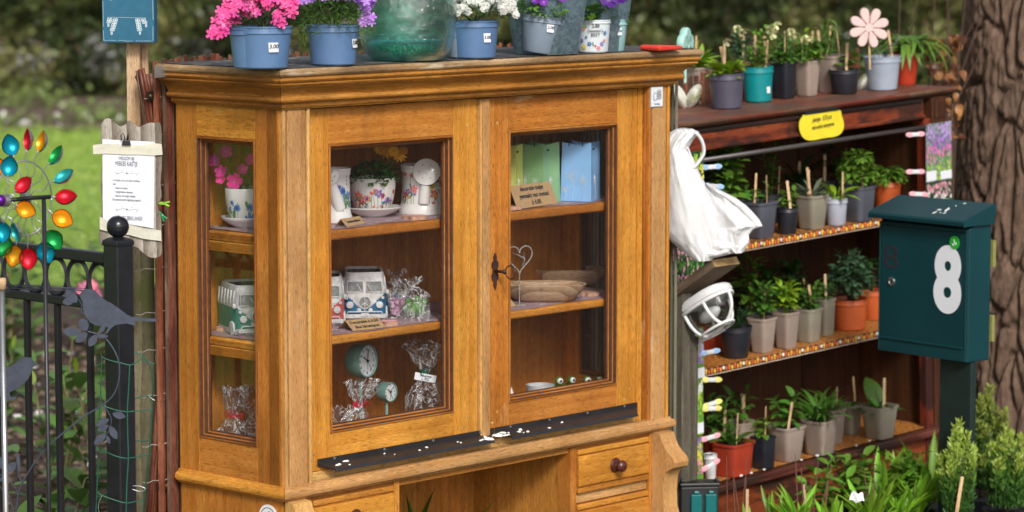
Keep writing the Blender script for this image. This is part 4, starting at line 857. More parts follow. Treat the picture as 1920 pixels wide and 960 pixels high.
# wire heart, wooden bowls
WI = plain('beaded_wire', (.50, .48, .44), .35, .3, 80, .5, metal=.6); c = OAK.on(974, 491, 1, .13); t = oth('wire_heart', 'openwork silver heart made of beaded wire, middle shelf behind the key', 'ornament', (c.x, c.y, Z2), -.25)
def heart(s, z0): return [(s*.062*(16*sin(a)**3)/16*.6, 0, z0+s*(.0625+.0038*(13*cos(a)-5*cos(2*a)-2*cos(3*a)-cos(4*a))*.62)) for a in [2*pi*i/40 for i in range(41)]]
hz = c.z-Z2-.052; part('wire', MB().tube(heart(1, hz), .0014, 6), WI, t, True)
for i in range(0, 40): part('bead', MB().ball(heart(1, hz)[i], .0024, 7, 5), WI, t, True)
part('inner_leaf', MB().tube([(-.02, 0, hz+.075), (0, .004, hz+.068), (.012, 0, hz+.06), (.010, 0, hz+.04), (.014, 0, hz+.075)], [.001, .004, .008, .003, .001], 8, flat=.3), WI, t, True); part('stand', MB().tube([(0, 0, 0), (0, 0, hz+.02)], .0014, 6), WI, t); part('foot', MB().lathe([(.02, 0), (.02, .004)], 16), WI, t)
WB = wood('bowl_wood', 0, (.34, .22, .12), (.44, .30, .18), (.54, .40, .26), rough=.55, cath=.5, sc=1.4)
def wbowl(label, x0, x1, v_, yoff, h, rz):
    p = OAK.on((x0+x1)/2, v_, 2, Z2); sc = FPX/dist(OAK.w(p)); a = (x1-x0)/sc/2; M = Matrix.Translation(OAK.w((p.x, p.y+yoff, Z2+.003))) @ RZ(rz); t = thing('wooden_bowl', label, 'bowl', M, 'oval wooden bowls')
    mb = MB().lathe([(.0001, 0), (a*.62, 0), (a*.72, h*.15), (a*.93, h*.65), (a, h), (a*.97, h*1.03), (a*.90, h*.92), (a*.8, h*.5), (a*.6, h*.3), (.0001, h*.26)], 48, Matrix.Diagonal((1, .58, 1, 1)), sq=2.6); autosm(part('bowl', mb, WB, t), 60)
wbowl('front oval bowl of striped pale wood, middle shelf at right', 946, 1106, 566, .012, .042, .0); wbowl('rear oval bowl of darker wood, half behind the pale bowl', 997, 1140, 536, .005, .042, .1)
# lowest shelf right: white dish, frog bowls, little sail
p = OAK.on(1013, 721, 1, .13); t = oth('white_dish', 'plain round white dish on the lowest shelf at right', 'dish', (p.x, p.y, Z3)); h = p.z-Z3-.004
autosm(part('dish', MB().lathe([(.0001, 0), (.031, 0), (.0345, .004), (.0355, h), (.036, h+.004), (.033, h+.004), (.032, h*.5), (.0001, h*.4)], 40), plain('dish_grey', (.52, .53, .55), .3, .03), t))
FG = plain('frog_green', (.07, .17, .02), .3, .3, 60, .2); FB = plain('frog_belly', (.42, .38, .18), .35, .25, 60)
def frog(label, e1, e2, yl):
    A, B = OAK.on(*e1, 1, yl), OAK.on(*e2, 1, yl-.012); cc = (A+B)/2; ang = atan2(B.y-A.y, B.x-A.x); t = oth('frog_bowl', label, 'planter', (cc.x, cc.y, Z3), ang, 'ceramic frog bowls'); d = (B-A).length/2; hh = cc.z-Z3
    autosm(part('body', MB().lathe([(.0001, 0), (.024, 0), (.033, .012), (.034, hh*.55), (.030, hh*.82), (.027, hh*.84), (.026, hh*.6), (.0001, hh*.5)], 32, T_(0, .016, 0)), FG, t))
    part('belly', MB().ball((0, -.012, hh*.52), .019, 14, 10, (1.1, .55, .9)), FB, t, True)
    for s in (-1, 1):
        part('brow', MB().ball((s*d, .001, hh-.001), .0115, 14, 10), FG, t, True); n_ = Vector((s*.1, -1, .12)).normalized()
        e = link('eye', None, t); M = T_(s*d, .001, hh-.001) @ n_.to_track_quat('Z', 'Y').to_matrix().to_4x4()
        autosm(part('eyeball', MB().lathe([(.0082, .0070), (.0070, .0108), (.004, .0128), (.0001, .0132)], 18, M), plain('eye_white', (.72, .72, .70), .2, .02), e)); autosm(part('pupil', MB().lathe([(.0036, .0131), (.0025, .0140), (.0001, .0143)], 12, M), INK, e))
frog('green ceramic frog bowl with bulging eyes beside the white dish', (1049, 716), (1071, 710), .12); frog('second green ceramic frog bowl, at the right end of the shelf', (1101, 713), (1122, 710), .14)
p = OAK.on(959, 734, 1, .11); BZ = p.z-Z3-.026; t = oth('toy_boat', 'little green boat with a white pointed sail by the right door stile', 'ornament', (p.x, p.y, Z3), .2)
part('sail', MB().lathe([(.009, BZ+.0105), (.0001, BZ+.038)], 14), plain('sail_white', (.7, .7, .68)), t); part('hull', MB().box(-.03, .055, -.012, .012, BZ, BZ+.01), FG, t, bevel=.003); part('keel', MB().box(-.025, .04, -.010, .010, 0, BZ-.0005), FG, t)
# ================================================================== pots and plants on the oak cabinet
ZT = H_+.0945
POTM = {}
def potmat(k):
    tab = dict(blue=(.10, .19, .36), bluegrey=(.22, .28, .36), slate=(.085, .09, .115), purplegrey=(.070, .066, .10), teal=(.0, .22, .24), black=(.018, .02, .028), taupe=(.33, .26, .22), olive=(.27, .245, .19), greyblue=(.30, .35, .43), lightgrey=(.40, .42, .50), red=(.50, .05, .02), orange=(.50, .10, .025), rust=(.38, .045, .02), white=(.62, .62, .64), rim=(.10, .12, .17), palteal=(.25, .45, .46), printed=(.62, .68, .72))
    return plain('pot_'+k, tab[k], .42, .08, 18, .12, rnd=.03, dirt=((.30, .24, .18), .78) if k in ('black', 'slate', 'taupe', 'olive', 'rust', 'orange') else None)
def pot(parent, rt, h, mk, sq=None, taper=.74, rim=.18, mat=None, z=0, thick=.004, M=I4, holes=False):
    rb = rt*taper; zr = h*(1-rim); k = (rt-rb)/h; rz = rb+k*zr*.94
    pr = [(.0001, z), (rb*.93, z), (rb, z+.003), (rz, z+zr), (rz+.0012, z+zr), (rz+.0028, z+zr+.001), (rt*.985, z+h-.004), (rt*1.02, z+h-.0035), (rt*1.02, z+h), (rt*.97, z+h), (rt*.92, z+h-.012), (rt*.86, z+h*.7), (.0001, z+h*.68)]
    if rim == 0: pr = [(.0001, z), (rb*.93, z), (rb, z+.003), (rt*.97, z+h-.008), (rt*1.04, z+h-.007), (rt*1.05, z+h), (rt*.99, z+h), (rt*.94, z+h-.012), (rt*.88, z+h*.7), (.0001, z+h*.68)]
    n = 48 if sq else 40; autosm(part('pot', MB().lathe(pr, n, M @ (RZ(0)), sq), mat or potmat(mk), parent), 35)
    part('soil', MB().grid(22, 5, lambda a, b: tuple(M @ Vector((cos(2*pi*a)*rt*.95*b/((abs(cos(2*pi*a))**sq+abs(sin(2*pi*a))**sq)**(1/sq) if sq else 1), sin(2*pi*a)*rt*.95*b/((abs(cos(2*pi*a))**sq+abs(sin(2*pi*a))**sq)**(1/sq) if sq else 1), z+h-.010+.005*noise.noise((a*9, b*5, rt*99))))), True), SOIL, parent, True)
    return rb
STK = MB().box(-.0045, .0045, -.0008, .0008, -.03, .078).mesh('plant_label', STICK)
def stick(parent, x, y, z, tilt=None, h=1., M=I4):
    a, b = tilt or (U(-.12, .12), U(-.12, .12)); o = link('plant_label', STK, parent, M @ T_(x, y, z) @ RX(a) @ RY(b) @ RZ(U(-.5, .5)) @ Matrix.Diagonal((1, 1, h, 1))); b_ = o.modifiers.new('bevel', 'BEVEL'); b_.width = .004; b_.segments = 3; b_.limit_method = 'ANGLE'; return o
def price(parent, rt, taper, h, ang, z, w, s, lines, M=I4, size=.010, tilt=.0):
    rb = rt*taper; r = rb+(rt-rb)*z/h*.94+.001; sl = atan2((rt-rb)*.94, h); L = M @ RZ(ang+pi/2) @ T_(0, -r, z) @ RX(-sl) @ RY(tilt); mb = MB()
    mb.grid(5, 2, lambda a, b: tuple(L @ Vector(((a-.5)*w, r*(1-cos((a-.5)*w/r))-.0006, (b-.5)*s)))); p = part('price_label', mb, PAPER, parent)
    for k, t_ in enumerate(lines): text(t_, size, L @ T_(0, -.0009, s*(.5-(k+.5)/len(lines))) @ FRONT, INK, p, shear=.15, name='handwriting')
def onoak(name, label, cat, u_, v_, rb, group=None, rz=0, yo=0.):
    p = OAK.on(u_, v_, 2, ZT); c = oaz((0, 1, 0)); return thing(name, label, cat, OAK.M @ T_((p.x+c.x*(rb+yo), max(p.y, -.05)+c.y*(rb+yo), ZT)) @ RZ(rz), group)
CA = CAMANG
TOPG = 'flower pots on top of the oak cabinet'
NEED = lambda t, n, r, h, z, mat='mid', ll=.022, dz=0: plant(t, 'bush', z, r, h, n, mat, ll, shape=leaf('narrow', mat, w=.13, bend=.25))
def flowers(t, me, pts, s, spread=.5):
    for p in pts:
        p = Vector(p); d = (oaz((0, -1, .25))*1.1+Vector((U(-1, 1), U(-1, 1), U(-.6, 1)))*spread).normalized()
        link('flower', me, t, Matrix.Translation(p) @ d.to_track_quat('Z', 'Y').to_matrix().to_4x4() @ RZ(U(0, 6)) @ Matrix.Scale(s*U(.8, 1.15), 4))
# pink phlox
PHX = flowermesh('phlox_flower', 5, [leafmat('phlox_pink', (.90, .11, .42), (.80, .07, .34), .25, rnd=.08), plain('phlox_eye', (.35, .02, .12))], .62, .12, .11, notch=1)
PHV = flowermesh('phlox_flower', 5, [leafmat('phlox_violet', (.55, .28, .80), (.45, .20, .70), .25, rnd=.08), plain('phlox_eye2', (.25, .06, .40))], .5, .15, .10, notch=1)
t = onoak('potted_phlox', 'blue pot of bright pink phlox spilling to the left, price 3.00', 'potted plant', 517, 131, .05, TOPG); rt, h = .0625, .092
pot(t, rt, h, 'blue', taper=.84); pot(t, rt*1.0, h*.96, 'blue', taper=.84, M=Matrix.Translation(oaz((-1, .6, 0))*.016)); price(t, rt, .84, h, CA+.47, h*.53, .023, .024, ['3.00'], size=.0125)
fwd, rgt = oaz((0, -1, 0)), oaz((1, 0, 0))
NEED(t, 420, .078, .07, h-.01, 'dark', .024); plant(t, 'herb', h-.01, .06, .07, 60, 'grey', .014, stems=8)
pts = []
for k in range(150):
    x = U(-.072, .070); zz = h+.012+U(.0, .10); 
    if zz-h > .085-.5*abs(x): zz = h+.03+U(0, .05)
    pts.append(rgt*x+fwd*(U(.2, 1)*sqrt(max(.0005, .078**2-x*x))*.75)+Vector((0, 0, zz+.014)))
for k in range(60): a = U(0, 1); pts.append(rgt*(-.060-.035*a+U(-.016, .016))+fwd*(.03+U(-.015, .02))+Vector((0, 0, h+.045-a*.050+U(-.022, .022))))
for k in range(5): pts.append(rgt*(U(.03, .055))+fwd*.055+Vector((0, 0, h+U(.004, .02))))
flowers(t, PHX, pts, .0125)
# violet phlox
t = onoak('potted_phlox', 'blue pot of pale violet phlox with trailing needle foliage, beside the pink one', 'potted plant', 659, 125, .05, TOPG); rt, h = .0590, .089
pot(t, rt, h, 'blue', taper=.84); price(t, rt, .84, h, CA+1.12, h*.56, .022, .022, ['3.00'], size=.012)
NEED(t, 620, .080, .085, h-.012, 'mid', .028); NEED(t, 160, .09, .05, h-.03, 'fresh', .022)
for k in range(36):
    a = U(0, 1); p_ = rgt*(-.055-.02*U(0, 1))+fwd*.03+Vector((0, 0, h+.02-a*.075)); link('leaf', leaf('narrow', 'mid', w=.13, bend=.25), t, aim(p_, (U(-1, 1), U(-1, 1), U(-1, .4)), s=.024))
pts = []
for k in range(120):
    x = U(-.085, .095); pts.append(rgt*x+fwd*U(.0, .06)+Vector((0, 0, h+.075+U(-.014, .03)-(2.6*x*x))))
for k in range(16): pts.append(rgt*(.075+U(-.01, .015))+fwd*.03+Vector((0, 0, h+U(.0, .06))))
flowers(t, PHV, pts, .0105)
# green glass demijohn
def demijohn():
    t = onoak('glass_demijohn', 'large teal green glass demijohn between the violet and white flowers', 'bottle', 772, 117, .095)
    g = NT('teal_glass'); g.b.inputs['Base Color'].default_value = (.60, .93, .89, 1); g.b.inputs['Roughness'].default_value = .03; setin(g.b, 'Transmission Weight', 1.); g.b.inputs['IOR'].default_value = 1.45
    v = g.coord((1, 1, 1)); g.bump(g.noise(v, 38, 4, .6, 1.5), .35, .006)
    out = [(.0001, .004), (.060, .0), (.078, .002), (.094, .014), (.105, .035), (.112, .065), (.115, .11), (.113, .15), (.103, .19), (.084, .222), (.055, .248), (.030, .268), (.022, .30), (.022, .345), (.027, .348), (.027, .358)]
    inn = [(.020, .358), (.018, .30), (.025, .268), (.05, .244), (.078, .218), (.097, .186), (.107, .15), (.109, .11), (.106, .065), (.098, .04), (.086, .026), (.05, .018), (.0001, .030)]
    mb = MB().lathe([(r, z) for r, z in out], 64); g = NT('unused'); g.m = pane_mat('teal_bottle', (.44, .90, .84), 3.4, .03, wob=.7)
    gb = pane_mat('teal_base', (.14, .80, .68), 3.0, .06, wob=.9); part('thick_base', MB().lathe([(.0001, .006), (.074, .006), (.088, .018), (.096, .034), (.085, .046), (.05, .040), (.0001, .034)], 48), gb, t, True)
    mb.v = [(x*(1+.012*noise.noise((x*18, y*18, z*18))), y*(1+.012*noise.noise((x*18, y*18, z*18+5))), z) for x, y, z in mb.v]; part('glass', mb, g.m, t, True)
    part('seam', MB().tube([(.1145*cos(a), .1145*sin(a), .052) for a in [2*pi*i/60 for i in range(61)]], .0009, 5), g.m, t, True)
demijohn()
# white candytuft
cw = leafmat('candytuft_white', (.82, .82, .78), (.72, .74, .70), .2, rnd=.05)
CH = MB(); fm = flowermesh('f', 4, [cw, cw], .85, .2, .12); tv = MB(); tv.v = [tuple(v.co) for v in fm.vertices]; tv.f = [tuple(p.vertices) for p in fm.polygons]; tv.m = [0]*len(tv.f)
for i in range(16):
    a = i*2.4; q = sqrt(i/16)*.95; d = Vector((cos(a)*q, sin(a)*q, .75)).normalized(); CH.add(tv, Matrix.Translation(Vector((d.x*.9, d.y*.9, d.z*.7-.3))) @ d.to_track_quat('Z', 'Y').to_matrix().to_4x4() @ RZ(U(0, 6)) @ Matrix.Scale(U(.24, .34), 4))
CH = CH.mesh('flower_head', cw, True)
t = onoak('potted_candytuft', 'blue pot of white candytuft, price 3.00, right of the glass demijohn', 'potted plant', 926, 112, .05, TOPG); rt, h = .0595, .088
pot(t, rt, h, 'blue', taper=.86); pot(t, rt, h*.97, 'greyblue', taper=.86, M=Matrix.Translation(oaz((-1, .9, 0))*.008)); price(t, rt, .86, h, CA+.62, h*.56, .019, .022, ['3.00'], size=.0105)
NEED(t, 420, .078, .055, h-.008, 'dark', .024); NEED(t, 260, .082, .05, h-.004, 'mid', .022)
pts = [rgt*U(-.062, .10)+fwd*U(.01, .065)+Vector((0, 0, h+U(.020, .075))) for _ in range(52)]+[rgt*U(.06, .102)+fwd*.05+Vector((0, 0, h+U(.0, .04))) for _ in range(7)]+[rgt*U(-.05, .0)+fwd*.06+Vector((0, 0, h+U(.016, .03))) for _ in range(3)]
flowers(t, CH, pts, .0135, .35)
# tilted pot with small purple flowers
t = onoak('potted_bellflower', 'tilted grey blue pot with small leafy plant and purple flowers, price 2.00', 'potted plant', 1047, 106, .045, TOPG); rt, h = .0475, .088
TL = Matrix.Rotation(-.13, 4, fwd) @ T_(0, 0, .006); pot(t, rt, h, 'bluegrey', taper=.78, M=TL); price(t, rt, .78, h, CA+.50, h*.72, .019, .022, ['2.00'], TL, .0105)
plant(t, 'bush', h-.01, .065, .055, 230, 'fresh', .017); plant(t, 'herb', h-.01, .07, .05, 60, 'fresh', .017, stems=9)
VIO = flowermesh('violet_flower', 5, [leafmat('violet', (.22, .03, .42), (.15, .02, .32), .2), LM['lime']], .9, .4, .1, notch=1)
flowers(t, VIO, [rgt*x+fwd*.05+Vector((0, 0, h+z)) for x, z in ((-.02, .055), (.012, .04), (.035, .062), (-.045, .06), (.06, .052), (.0, .068), (-.005, .044))], .0125, .3)
# galvanised planters behind
GV = NT('galvanised'); v = GV.coord((1, 1, 1)); vo = GV.n('ShaderNodeTexVoronoi'); vo.inputs['Scale'].default_value = 110; GV.l(v, vo.inputs['Vector'])
GV.col(GV.ramp(vo.outputs['Color'], [(0., (.16, .26, .33)), (1., (.36, .50, .58))])); GV.b.inputs['Metallic'].default_value = .7; GV.b.inputs['Roughness'].default_value = .42; GV = GV.m
for nm, u_, v_, yo, w2, ang in (('left of the two galvanised zinc planters, behind the tilted pot', 1035, 104, .075, .062, -.30), ('right of the two galvanised zinc planters, behind the printed pot', 1128, 99, .085, .052, -.55)):
    t = onoak('zinc_planter', nm, 'planter', u_, v_, .05, 'zinc planters on the cabinet', yo=yo-.05)
    autosm(part('body', MB().lathe([(.0001, 0), (w2*.95, 0), (w2*.98, .003), (w2*1.30, .16), (w2*1.34, .162), (w2*1.34, .166), (w2*1.26, .166), (w2*.95, .01), (.0001, .01)], 48, RZ(.821-pi/4+ang*.0) , 7), GV, t), 30)
# printed pot with petunia
t = onoak('potted_petunia', 'white flower printed pot lettered Season\'s Best with round leaves and dark purple petunia', 'potted plant', 1155, 101, .04, TOPG); rt, h = .0425, .080
pot(t, rt, h, 'printed', taper=.86, rim=.12)
f_ = lambda z: rt*.86+rt*.14*z/h*.94+.0004
it = [(CA+.0+a, z, 'flower' if k == 0 else 'leaf', s, c) for a, z, k, s, c in ((-.62, .060, 0, .007, 'pink'), (-.9, .034, 0, .006, 'pink'), (-.75, .030, 0, .005, 'blue'), (-.62, .014, 0, .007, 'yellow'), (-.25, .022, 0, .006, 'blue'), (.0, .016, 1, .012, 'sage'), (.32, .012, 0, .006, 'pink'), (.55, .022, 0, .006, 'purple'), (.75, .048, 0, .006, 'blue'), (.12, .017, 0, .003, 'red'), (-.45, .038, 0, .004, 'blue'), (.72, .03, 0, .004, 'coral'), (-1.05, .05, 0, .006, 'pink'))]
prints(t, f_, it, .0016)
for s_, z, sz in (('2.50', .0655, .011), ("Season's", .054, .0115), ('BEST', .0435, .011)):
    L = RZ(CA+pi/2+.12) @ T_(0, -f_(z)-.0016, z) @ RX(-.07) @ FRONT; text(s_, sz, L, INK, t, name='handwriting' if s_[0] == '2' else 'lettering')
RLF = leaf('oval', 'mid', w=.72, bend=.35, fold=.15)
for i in range(46):
    a = U(-1, 1)*2.2+CA; el = U(-.25, .9); r0 = U(.01, .045); link('leaf', RLF, t, aim((cos(a)*r0, sin(a)*r0, h+U(-.004, .045)), (cos(a)*cos(el), sin(a)*cos(el), sin(el)), (-cos(a)*.6, -sin(a)*.6, 1), U(.024, .034)))
for i in range(3): link('leaf', RLF, t, aim(rgt*(-.032+i*.007)+fwd*.03+Vector((0, 0, h+.004)), rgt*(-.25+i*.1)+fwd*.35+Vector((0, 0, -.9+i*.2)), fwd, .028))
PDK = flowermesh('petunia', 5, [leafmat('petunia_dark', (.10, .005, .26), (.05, .003, .16), .15), plain('petunia_eye', (.03, .0, .06))], .98, .3, .1, notch=1)
for x, z, s in ((.040, .055, .026), (.062, .060, .022)): flowers(t, PDK, [rgt*x+fwd*(.045)+Vector((0, 0, h+z))], s, .05)
t = onoak('plastic_pot', 'pale teal plastic pot with a price label behind the printed pot', 'flower pot', 1189, 99, .03, yo=.02); pot(t, .036, .078, 'palteal', taper=.78); price(t, .036, .78, .078, CA+.45, .05, .014, .02, ['2.50'], size=.007); plant(t, 'bush', .07, .035, .03, 40, 'mid', .02)
# red tray behind on the felt
p = OAK.on(1240, 86, 2, ZT+.01); mb = MB(); M = OAK.M @ T_((p.x, min(p.y, .28), ZT)) @ RZ(.1)
mb.prism([(-.05, .0), (.05, .0), (.055, .008), (.045, .010), (-.045, .014), (-.055, .009)], I4, -.03, .03); single('red_tray', mb, plain('red_plastic', (.65, .05, .03), .35, .1), 'low red plastic tray lying at the right rear of the cabinet top', 'tray', M, bevel=.004)
# ================================================================== willow screen behind both cabinets
WIL = [wood('willow_%d' % i, 2, a, b, c, rough=.35, cath=0, sc=1.5, wear=(.25, .2, .14), wth=.85) for i, (a, b, c) in enumerate((((.085, .022, .014), (.17, .052, .03), (.30, .12, .07)), ((.06, .03, .02), (.13, .07, .045), (.24, .14, .09)), ((.13, .04, .02), (.26, .10, .05), (.40, .19, .10))))]
TIP = plain('willow_cut', (.30, .19, .11), .8, .2)
def rods_row(fr, xs, y, z0, z1, label, r=.0055):
    mb = MB()
    for x in xs:
        mb.mi = R_.randrange(3); zt = z1(x)+U(-.004, .006); q = r*U(.7, 1.3); dx = U(-.006, .006); mb.lathe([(q*1.1, z0), (q, zt)], 6, T_(x+dx, y+U(-.003, .003), 0), cap=False); mb.mi = 3; mb.lathe([(q, zt), (.0001, zt+.0005)], 6, T_(x+dx, y, 0), cap=False)
    t = thing('willow_screen', label, 'screen', fr.M); part('rods', mb, WIL+[TIP], t, kind='stuff')
    for z in (z1(0)-.03, (z0+z1(0))/2): part('binding_wire', MB().tube([(xs[0]+(xs[-1]-xs[0])*k/40, y-.009+.018*(k % 2), z) for k in range(41)], .001, 4), plain('wire', (.3, .28, .25), .4, metal=.8), t)
    return t
xs = [-.045+k*.0135*U(.97, 1.03) for k in range(int(1.55/.0135))]; rods_row(OAK, xs, D_+.022, -.62, lambda x: H_+.099+.003*sin(x*17), 'willow rod screen standing behind the oak cabinet, only tips showing')
ws = rods_row(RED, [-.22+k*.013 for k in range(112)], .335, -1.3, lambda x: .09+.012*sin(x*11), 'willow rod screen standing behind the red cabinet and its pots')
# sheaf of willow rods left of the oak cabinet
t = thing('willow_sheaf', 'upright sheaf of red brown willow rods tied with wire beside the oak cabinet', 'screen', OAK.M)
YW = D_+.035
defs = [(262, 131, 300, 505, 278, 975, 0, 9), (268, 128, 303, 480, 283, 975, 2, 7), (275, 140, 309, 470, 291, 975, 0, 9), (283, 138, 312, 500, 297, 975, 1, 8), (291, 146, 316, 480, 303, 975, 0, 9), (299, 150, 320, 470, 309, 975, 2, 6), (305, 156, 324, 480, 316, 975, 0, 8), (313, 165, 327, 470, 322, 975, 1, 7), (320, 175, 331, 480, 330, 975, 0, 7), (327, 185, 334, 500, 334, 975, 1, 6), (256, 133, 296, 560, 274, 975, 1, 5), (289, 150, 314, 560, 287, 975, 0, 6)]
for i, (x0, y0, x1, y1, x2, y2, m, w_) in enumerate(defs):
    yy = YW+.004*(i % 3); A, B, Q = [OAK.on(a, b, 1, yy) for a, b in ((x0, y0), (x1, y1), (x2, y2))]; pts = []
    for k in range(15): f = k/14; pts.append(A*(1-f)*(1-2*f)+B*4*f*(1-f)+Q*f*(2*f-1)+Vector((.0012*noise.noise((f*9, i, 0)), 0, 0)))
    r = w_/820/2*.86; part('rod', MB().tube(pts, [r*(1+.06*noise.noise((k*2., i, 5))+.12*k/14) for k in range(15)], 9), WIL[m], t, True)
SILV = plain('bright_wire', (.55, .54, .5), .35, metal=.5)
for v0 in (185, 255, 350, 425, 508, 590, 660, 745, 838, 905):
    pts = [OAK.on(258+abs(v0-500)*.03+k*9.2-(6 if v0 > 500 else -8)*(1-abs(v0-500)/500), v0-k*1.2+2*sin(k*2.1), 1, YW-.010-.003*(k % 2)) for k in range(10)]; part('binding_wire', MB().tube(pts, .0011, 4), SILV, t)
for u_, v_ in ((288, 179), (307, 911)):
    p = OAK.on(u_, v_, 1, YW-.014); b = link('wall_plate', None, t); part('plate', MB().box(p.x-.018, p.x+.016, p.y, p.y+.003, p.z-.009, p.z+.009), plain('plate_black', (.012, .012, .012), .4), b, bevel=.001)
    for s in (-.009, .008): part('screw', MB().lathe([(.0035, 0), (.0025, .0018), (.0001, .002)], 8, T_(p.x+s, p.y, p.z) @ RX(pi/2)), plain('brass', (.45, .32, .12), .35, metal=.8), b)
part('green_shoot', MB().tube([OAK.on(319, 228, 1, YW+.02), OAK.on(324, 330, 1, YW+.02), OAK.on(331, 470, 1, YW+.02)], .0016, 6), LM['lime'], t)
mp = MB(); P0 = [OAK.on(a, b, 1, YW+.012) for a, b in ((256, 145), (262, 130), (300, 225), (288, 228), (276, 190))]; n = mp.verts([p for p in P0]+[p+Vector((0, .006, 0)) for p in P0]); m = 5; mp.face(*range(n, n+m)); mp.face(*range(n+m, n+2*m))
for i in range(m): mp.face(n+i, n+(i+1) % m, n+m+(i+1) % m, n+m+i)
part('bark_strip', mp, MOSSW[2], t)
# willow rods beyond the right side window of the oak cabinet
mb = MB()
for k in range(22): mb.mi = k % 3; mb.lathe([(.0045, -.6), (.004, H_+.02)], 6, T_(W_+.10, .06+k*.0135, 0))
t = thing('willow_screen', 'strip of grey green canes seen through the oak cabinet right side window', 'screen', OAK.M); part('rods', mb, [plain('cane_a', (.20, .19, .13), .6), plain('cane_b', (.10, .10, .07), .6), plain('cane_c', (.30, .27, .2), .6)], t, kind='stuff')
# ================================================================== left side: gate, spinner, bird ornament, notice board, blue sign
def fz(u_, v_, Y): return WLD.on(u_, v_, 1, Y)
# gate post with ball finial
YP = 6.48; pc = fz(221, 700, YP); FA = atan2(.681, -.732)             # fence runs back to the left, square to the oak front
pt = thing('gate_post', 'square black metal gate post with ball finial and peeling paint on top', 'post', T_(pc.x, YP+.035, 0) @ RZ(FA-pi/2*0))
ztop = fz(221, 458, YP).z; hw = .0235
part('shaft', MB().box(-hw, hw, -hw, hw, 0, ztop), BLACKM, pt, bevel=.004)
capb = MB(); capb.lathe([(.0355, ztop-.006), (.0355, ztop+.002), (.033, ztop+.006), (.024, ztop+.010), (.016, ztop+.012)], 4, RZ(pi/4)); part('cap', capb, BLACKM, pt, bevel=.0015)
zb = fz(223, 428, YP).z; part('neck', MB().lathe([(.010, ztop+.011), (.010, zb-.02)], 16), BLACKM, pt)
fin = plain('finial_black', (.012, .013, .018), .18, .2, 20, .1, rnd=0, dirt=((.10, .11, .13), .7)); autosm(part('finial', MB().ball((0, 0, zb), .0245, 32, 20), fin, pt), 180)
pk = MB()
for i in range(16): a = U(0, 6); e = U(1.15, 1.5); d = Vector((cos(a)*cos(e), sin(a)*cos(e), sin(e))); pk.lathe([(U(.001, .0032), 0), (.0001, .0005)], 6, Matrix.Translation(Vector((0, 0, zb))+d*.0246) @ d.to_track_quat('Z', 'Y').to_matrix().to_4x4())
part('paint_chips', pk, plain('chip', (.55, .55, .57), .8), pt, kind='stuff')
sc_ = MB(); sc_.lathe([(.004, 0), (.003, .0015), (.0001, .002)], 8, T_(0, 0, ztop-.022)@ RZ(.9) @ T_(0, -hw, 0) @ RX(pi/2)); part('screw', sc_, BLACKM, pt)
# gate: rails, bars, rings
FM = T_(pc.x, YP+.035, 0) @ RZ(FA); FR = Frame((0, 0, 0), 0); FR.M = FM; FR.I = FM.inverted()
fn = thing('gate', 'black metal gate with square rails, round bars and a row of rings', 'gate', FM)
zr1 = FR.on(150, 478, 1, 0).z; zr2 = FR.on(95, 560, 1, 0).z; L = .62
part('rail', MB().box(.024, L, -.011, .011, zr1-.012, zr1+.012), BLACKM, fn, bevel=.003); part('rail', MB().box(.024, L, -.009, .009, zr2-.010, zr2+.010), BLACKM, fn, bevel=.003)
part('rail', MB().box(.024, L, -.009, .009, .16, .18), BLACKM, fn, bevel=.003)
for u_ in (170, 110, 53, -4, -60): x = FR.on(u_, 700, 1, 0).x; part('bar', MB().box(x-.0065, x+.0065, -.0065, .0065, .1805, zr2-.0105), BLACKM, fn, bevel=.002)
rr = (zr1-zr2-.022)/2
for k in range(6):
    x = .024+rr*.85+.004+k*rr*1.80; part('ring', MB().tube([(x+rr*.85*cos(a), 0, (zr1+zr2)/2+rr*sin(a)*.99) for a in [2*pi*i/36 for i in range(37)]], .0052, 4, flat=1.3), BLACKM, fn)
# wind spinner
YS = 6.22
sp = thing('wind_spinner', 'metal wind spinner with two wheels of coloured leaf shaped cups on a black stand', 'wind spinner', T_(fz(82, 372, YS).x, YS, 0))
L0 = sp.matrix_world.inverted() if False else T_(-fz(82, 372, YS).x, -YS, 0); q_ = lambda u_, v_, Y=YS: L0 @ fz(u_, v_, Y)
SIL = plain('spinner_silver', (.42, .42, .43), .3, .08, 30, .1, metal=.85, rnd=0)
zc = q_(82, 372).z; part('pole', MB().tube([(0, 0, 0), (0, 0, zc+.004)], .0046, 12), BLACKM, sp, True); part('cross_bar', MB().tube([q_(96, 369), q_(58, 371, 6.21), q_(4, 377, 6.16)], .0046, 10), BLACKM, sp, True)
lac = {k: plain('lacquer_'+k, c, .30, .15, 40, .15, metal=.55, rnd=0) for k, c in dict(red=(.62, .01, .03), blue=(.0, .30, .42), teal=(.03, .42, .44), gold=(.80, .36, .01), green=(.01, .33, .07), purple=(.10, .01, .22)).items()}
CS = MB()
def halfcup(mb, sgn, thick):
    N, K = 10, 7; rows = []
    for i in range(N+1):
        t = i/N; w = .50*sin(pi*t)**.7*(1-.22*t)*.88; d = .27*sin(pi*t)**.7
        rows.append(mb.verts([(w*sin(pi*(j/K-.5)), t, -d*cos(pi*(j/K-.5))*thick) for j in range(K+1)]))
    for i in range(N):
        for j in range(K): mb.face(rows[i]+j, rows[i]+j+1, rows[i+1]+j+1, rows[i+1]+j)
    return mb
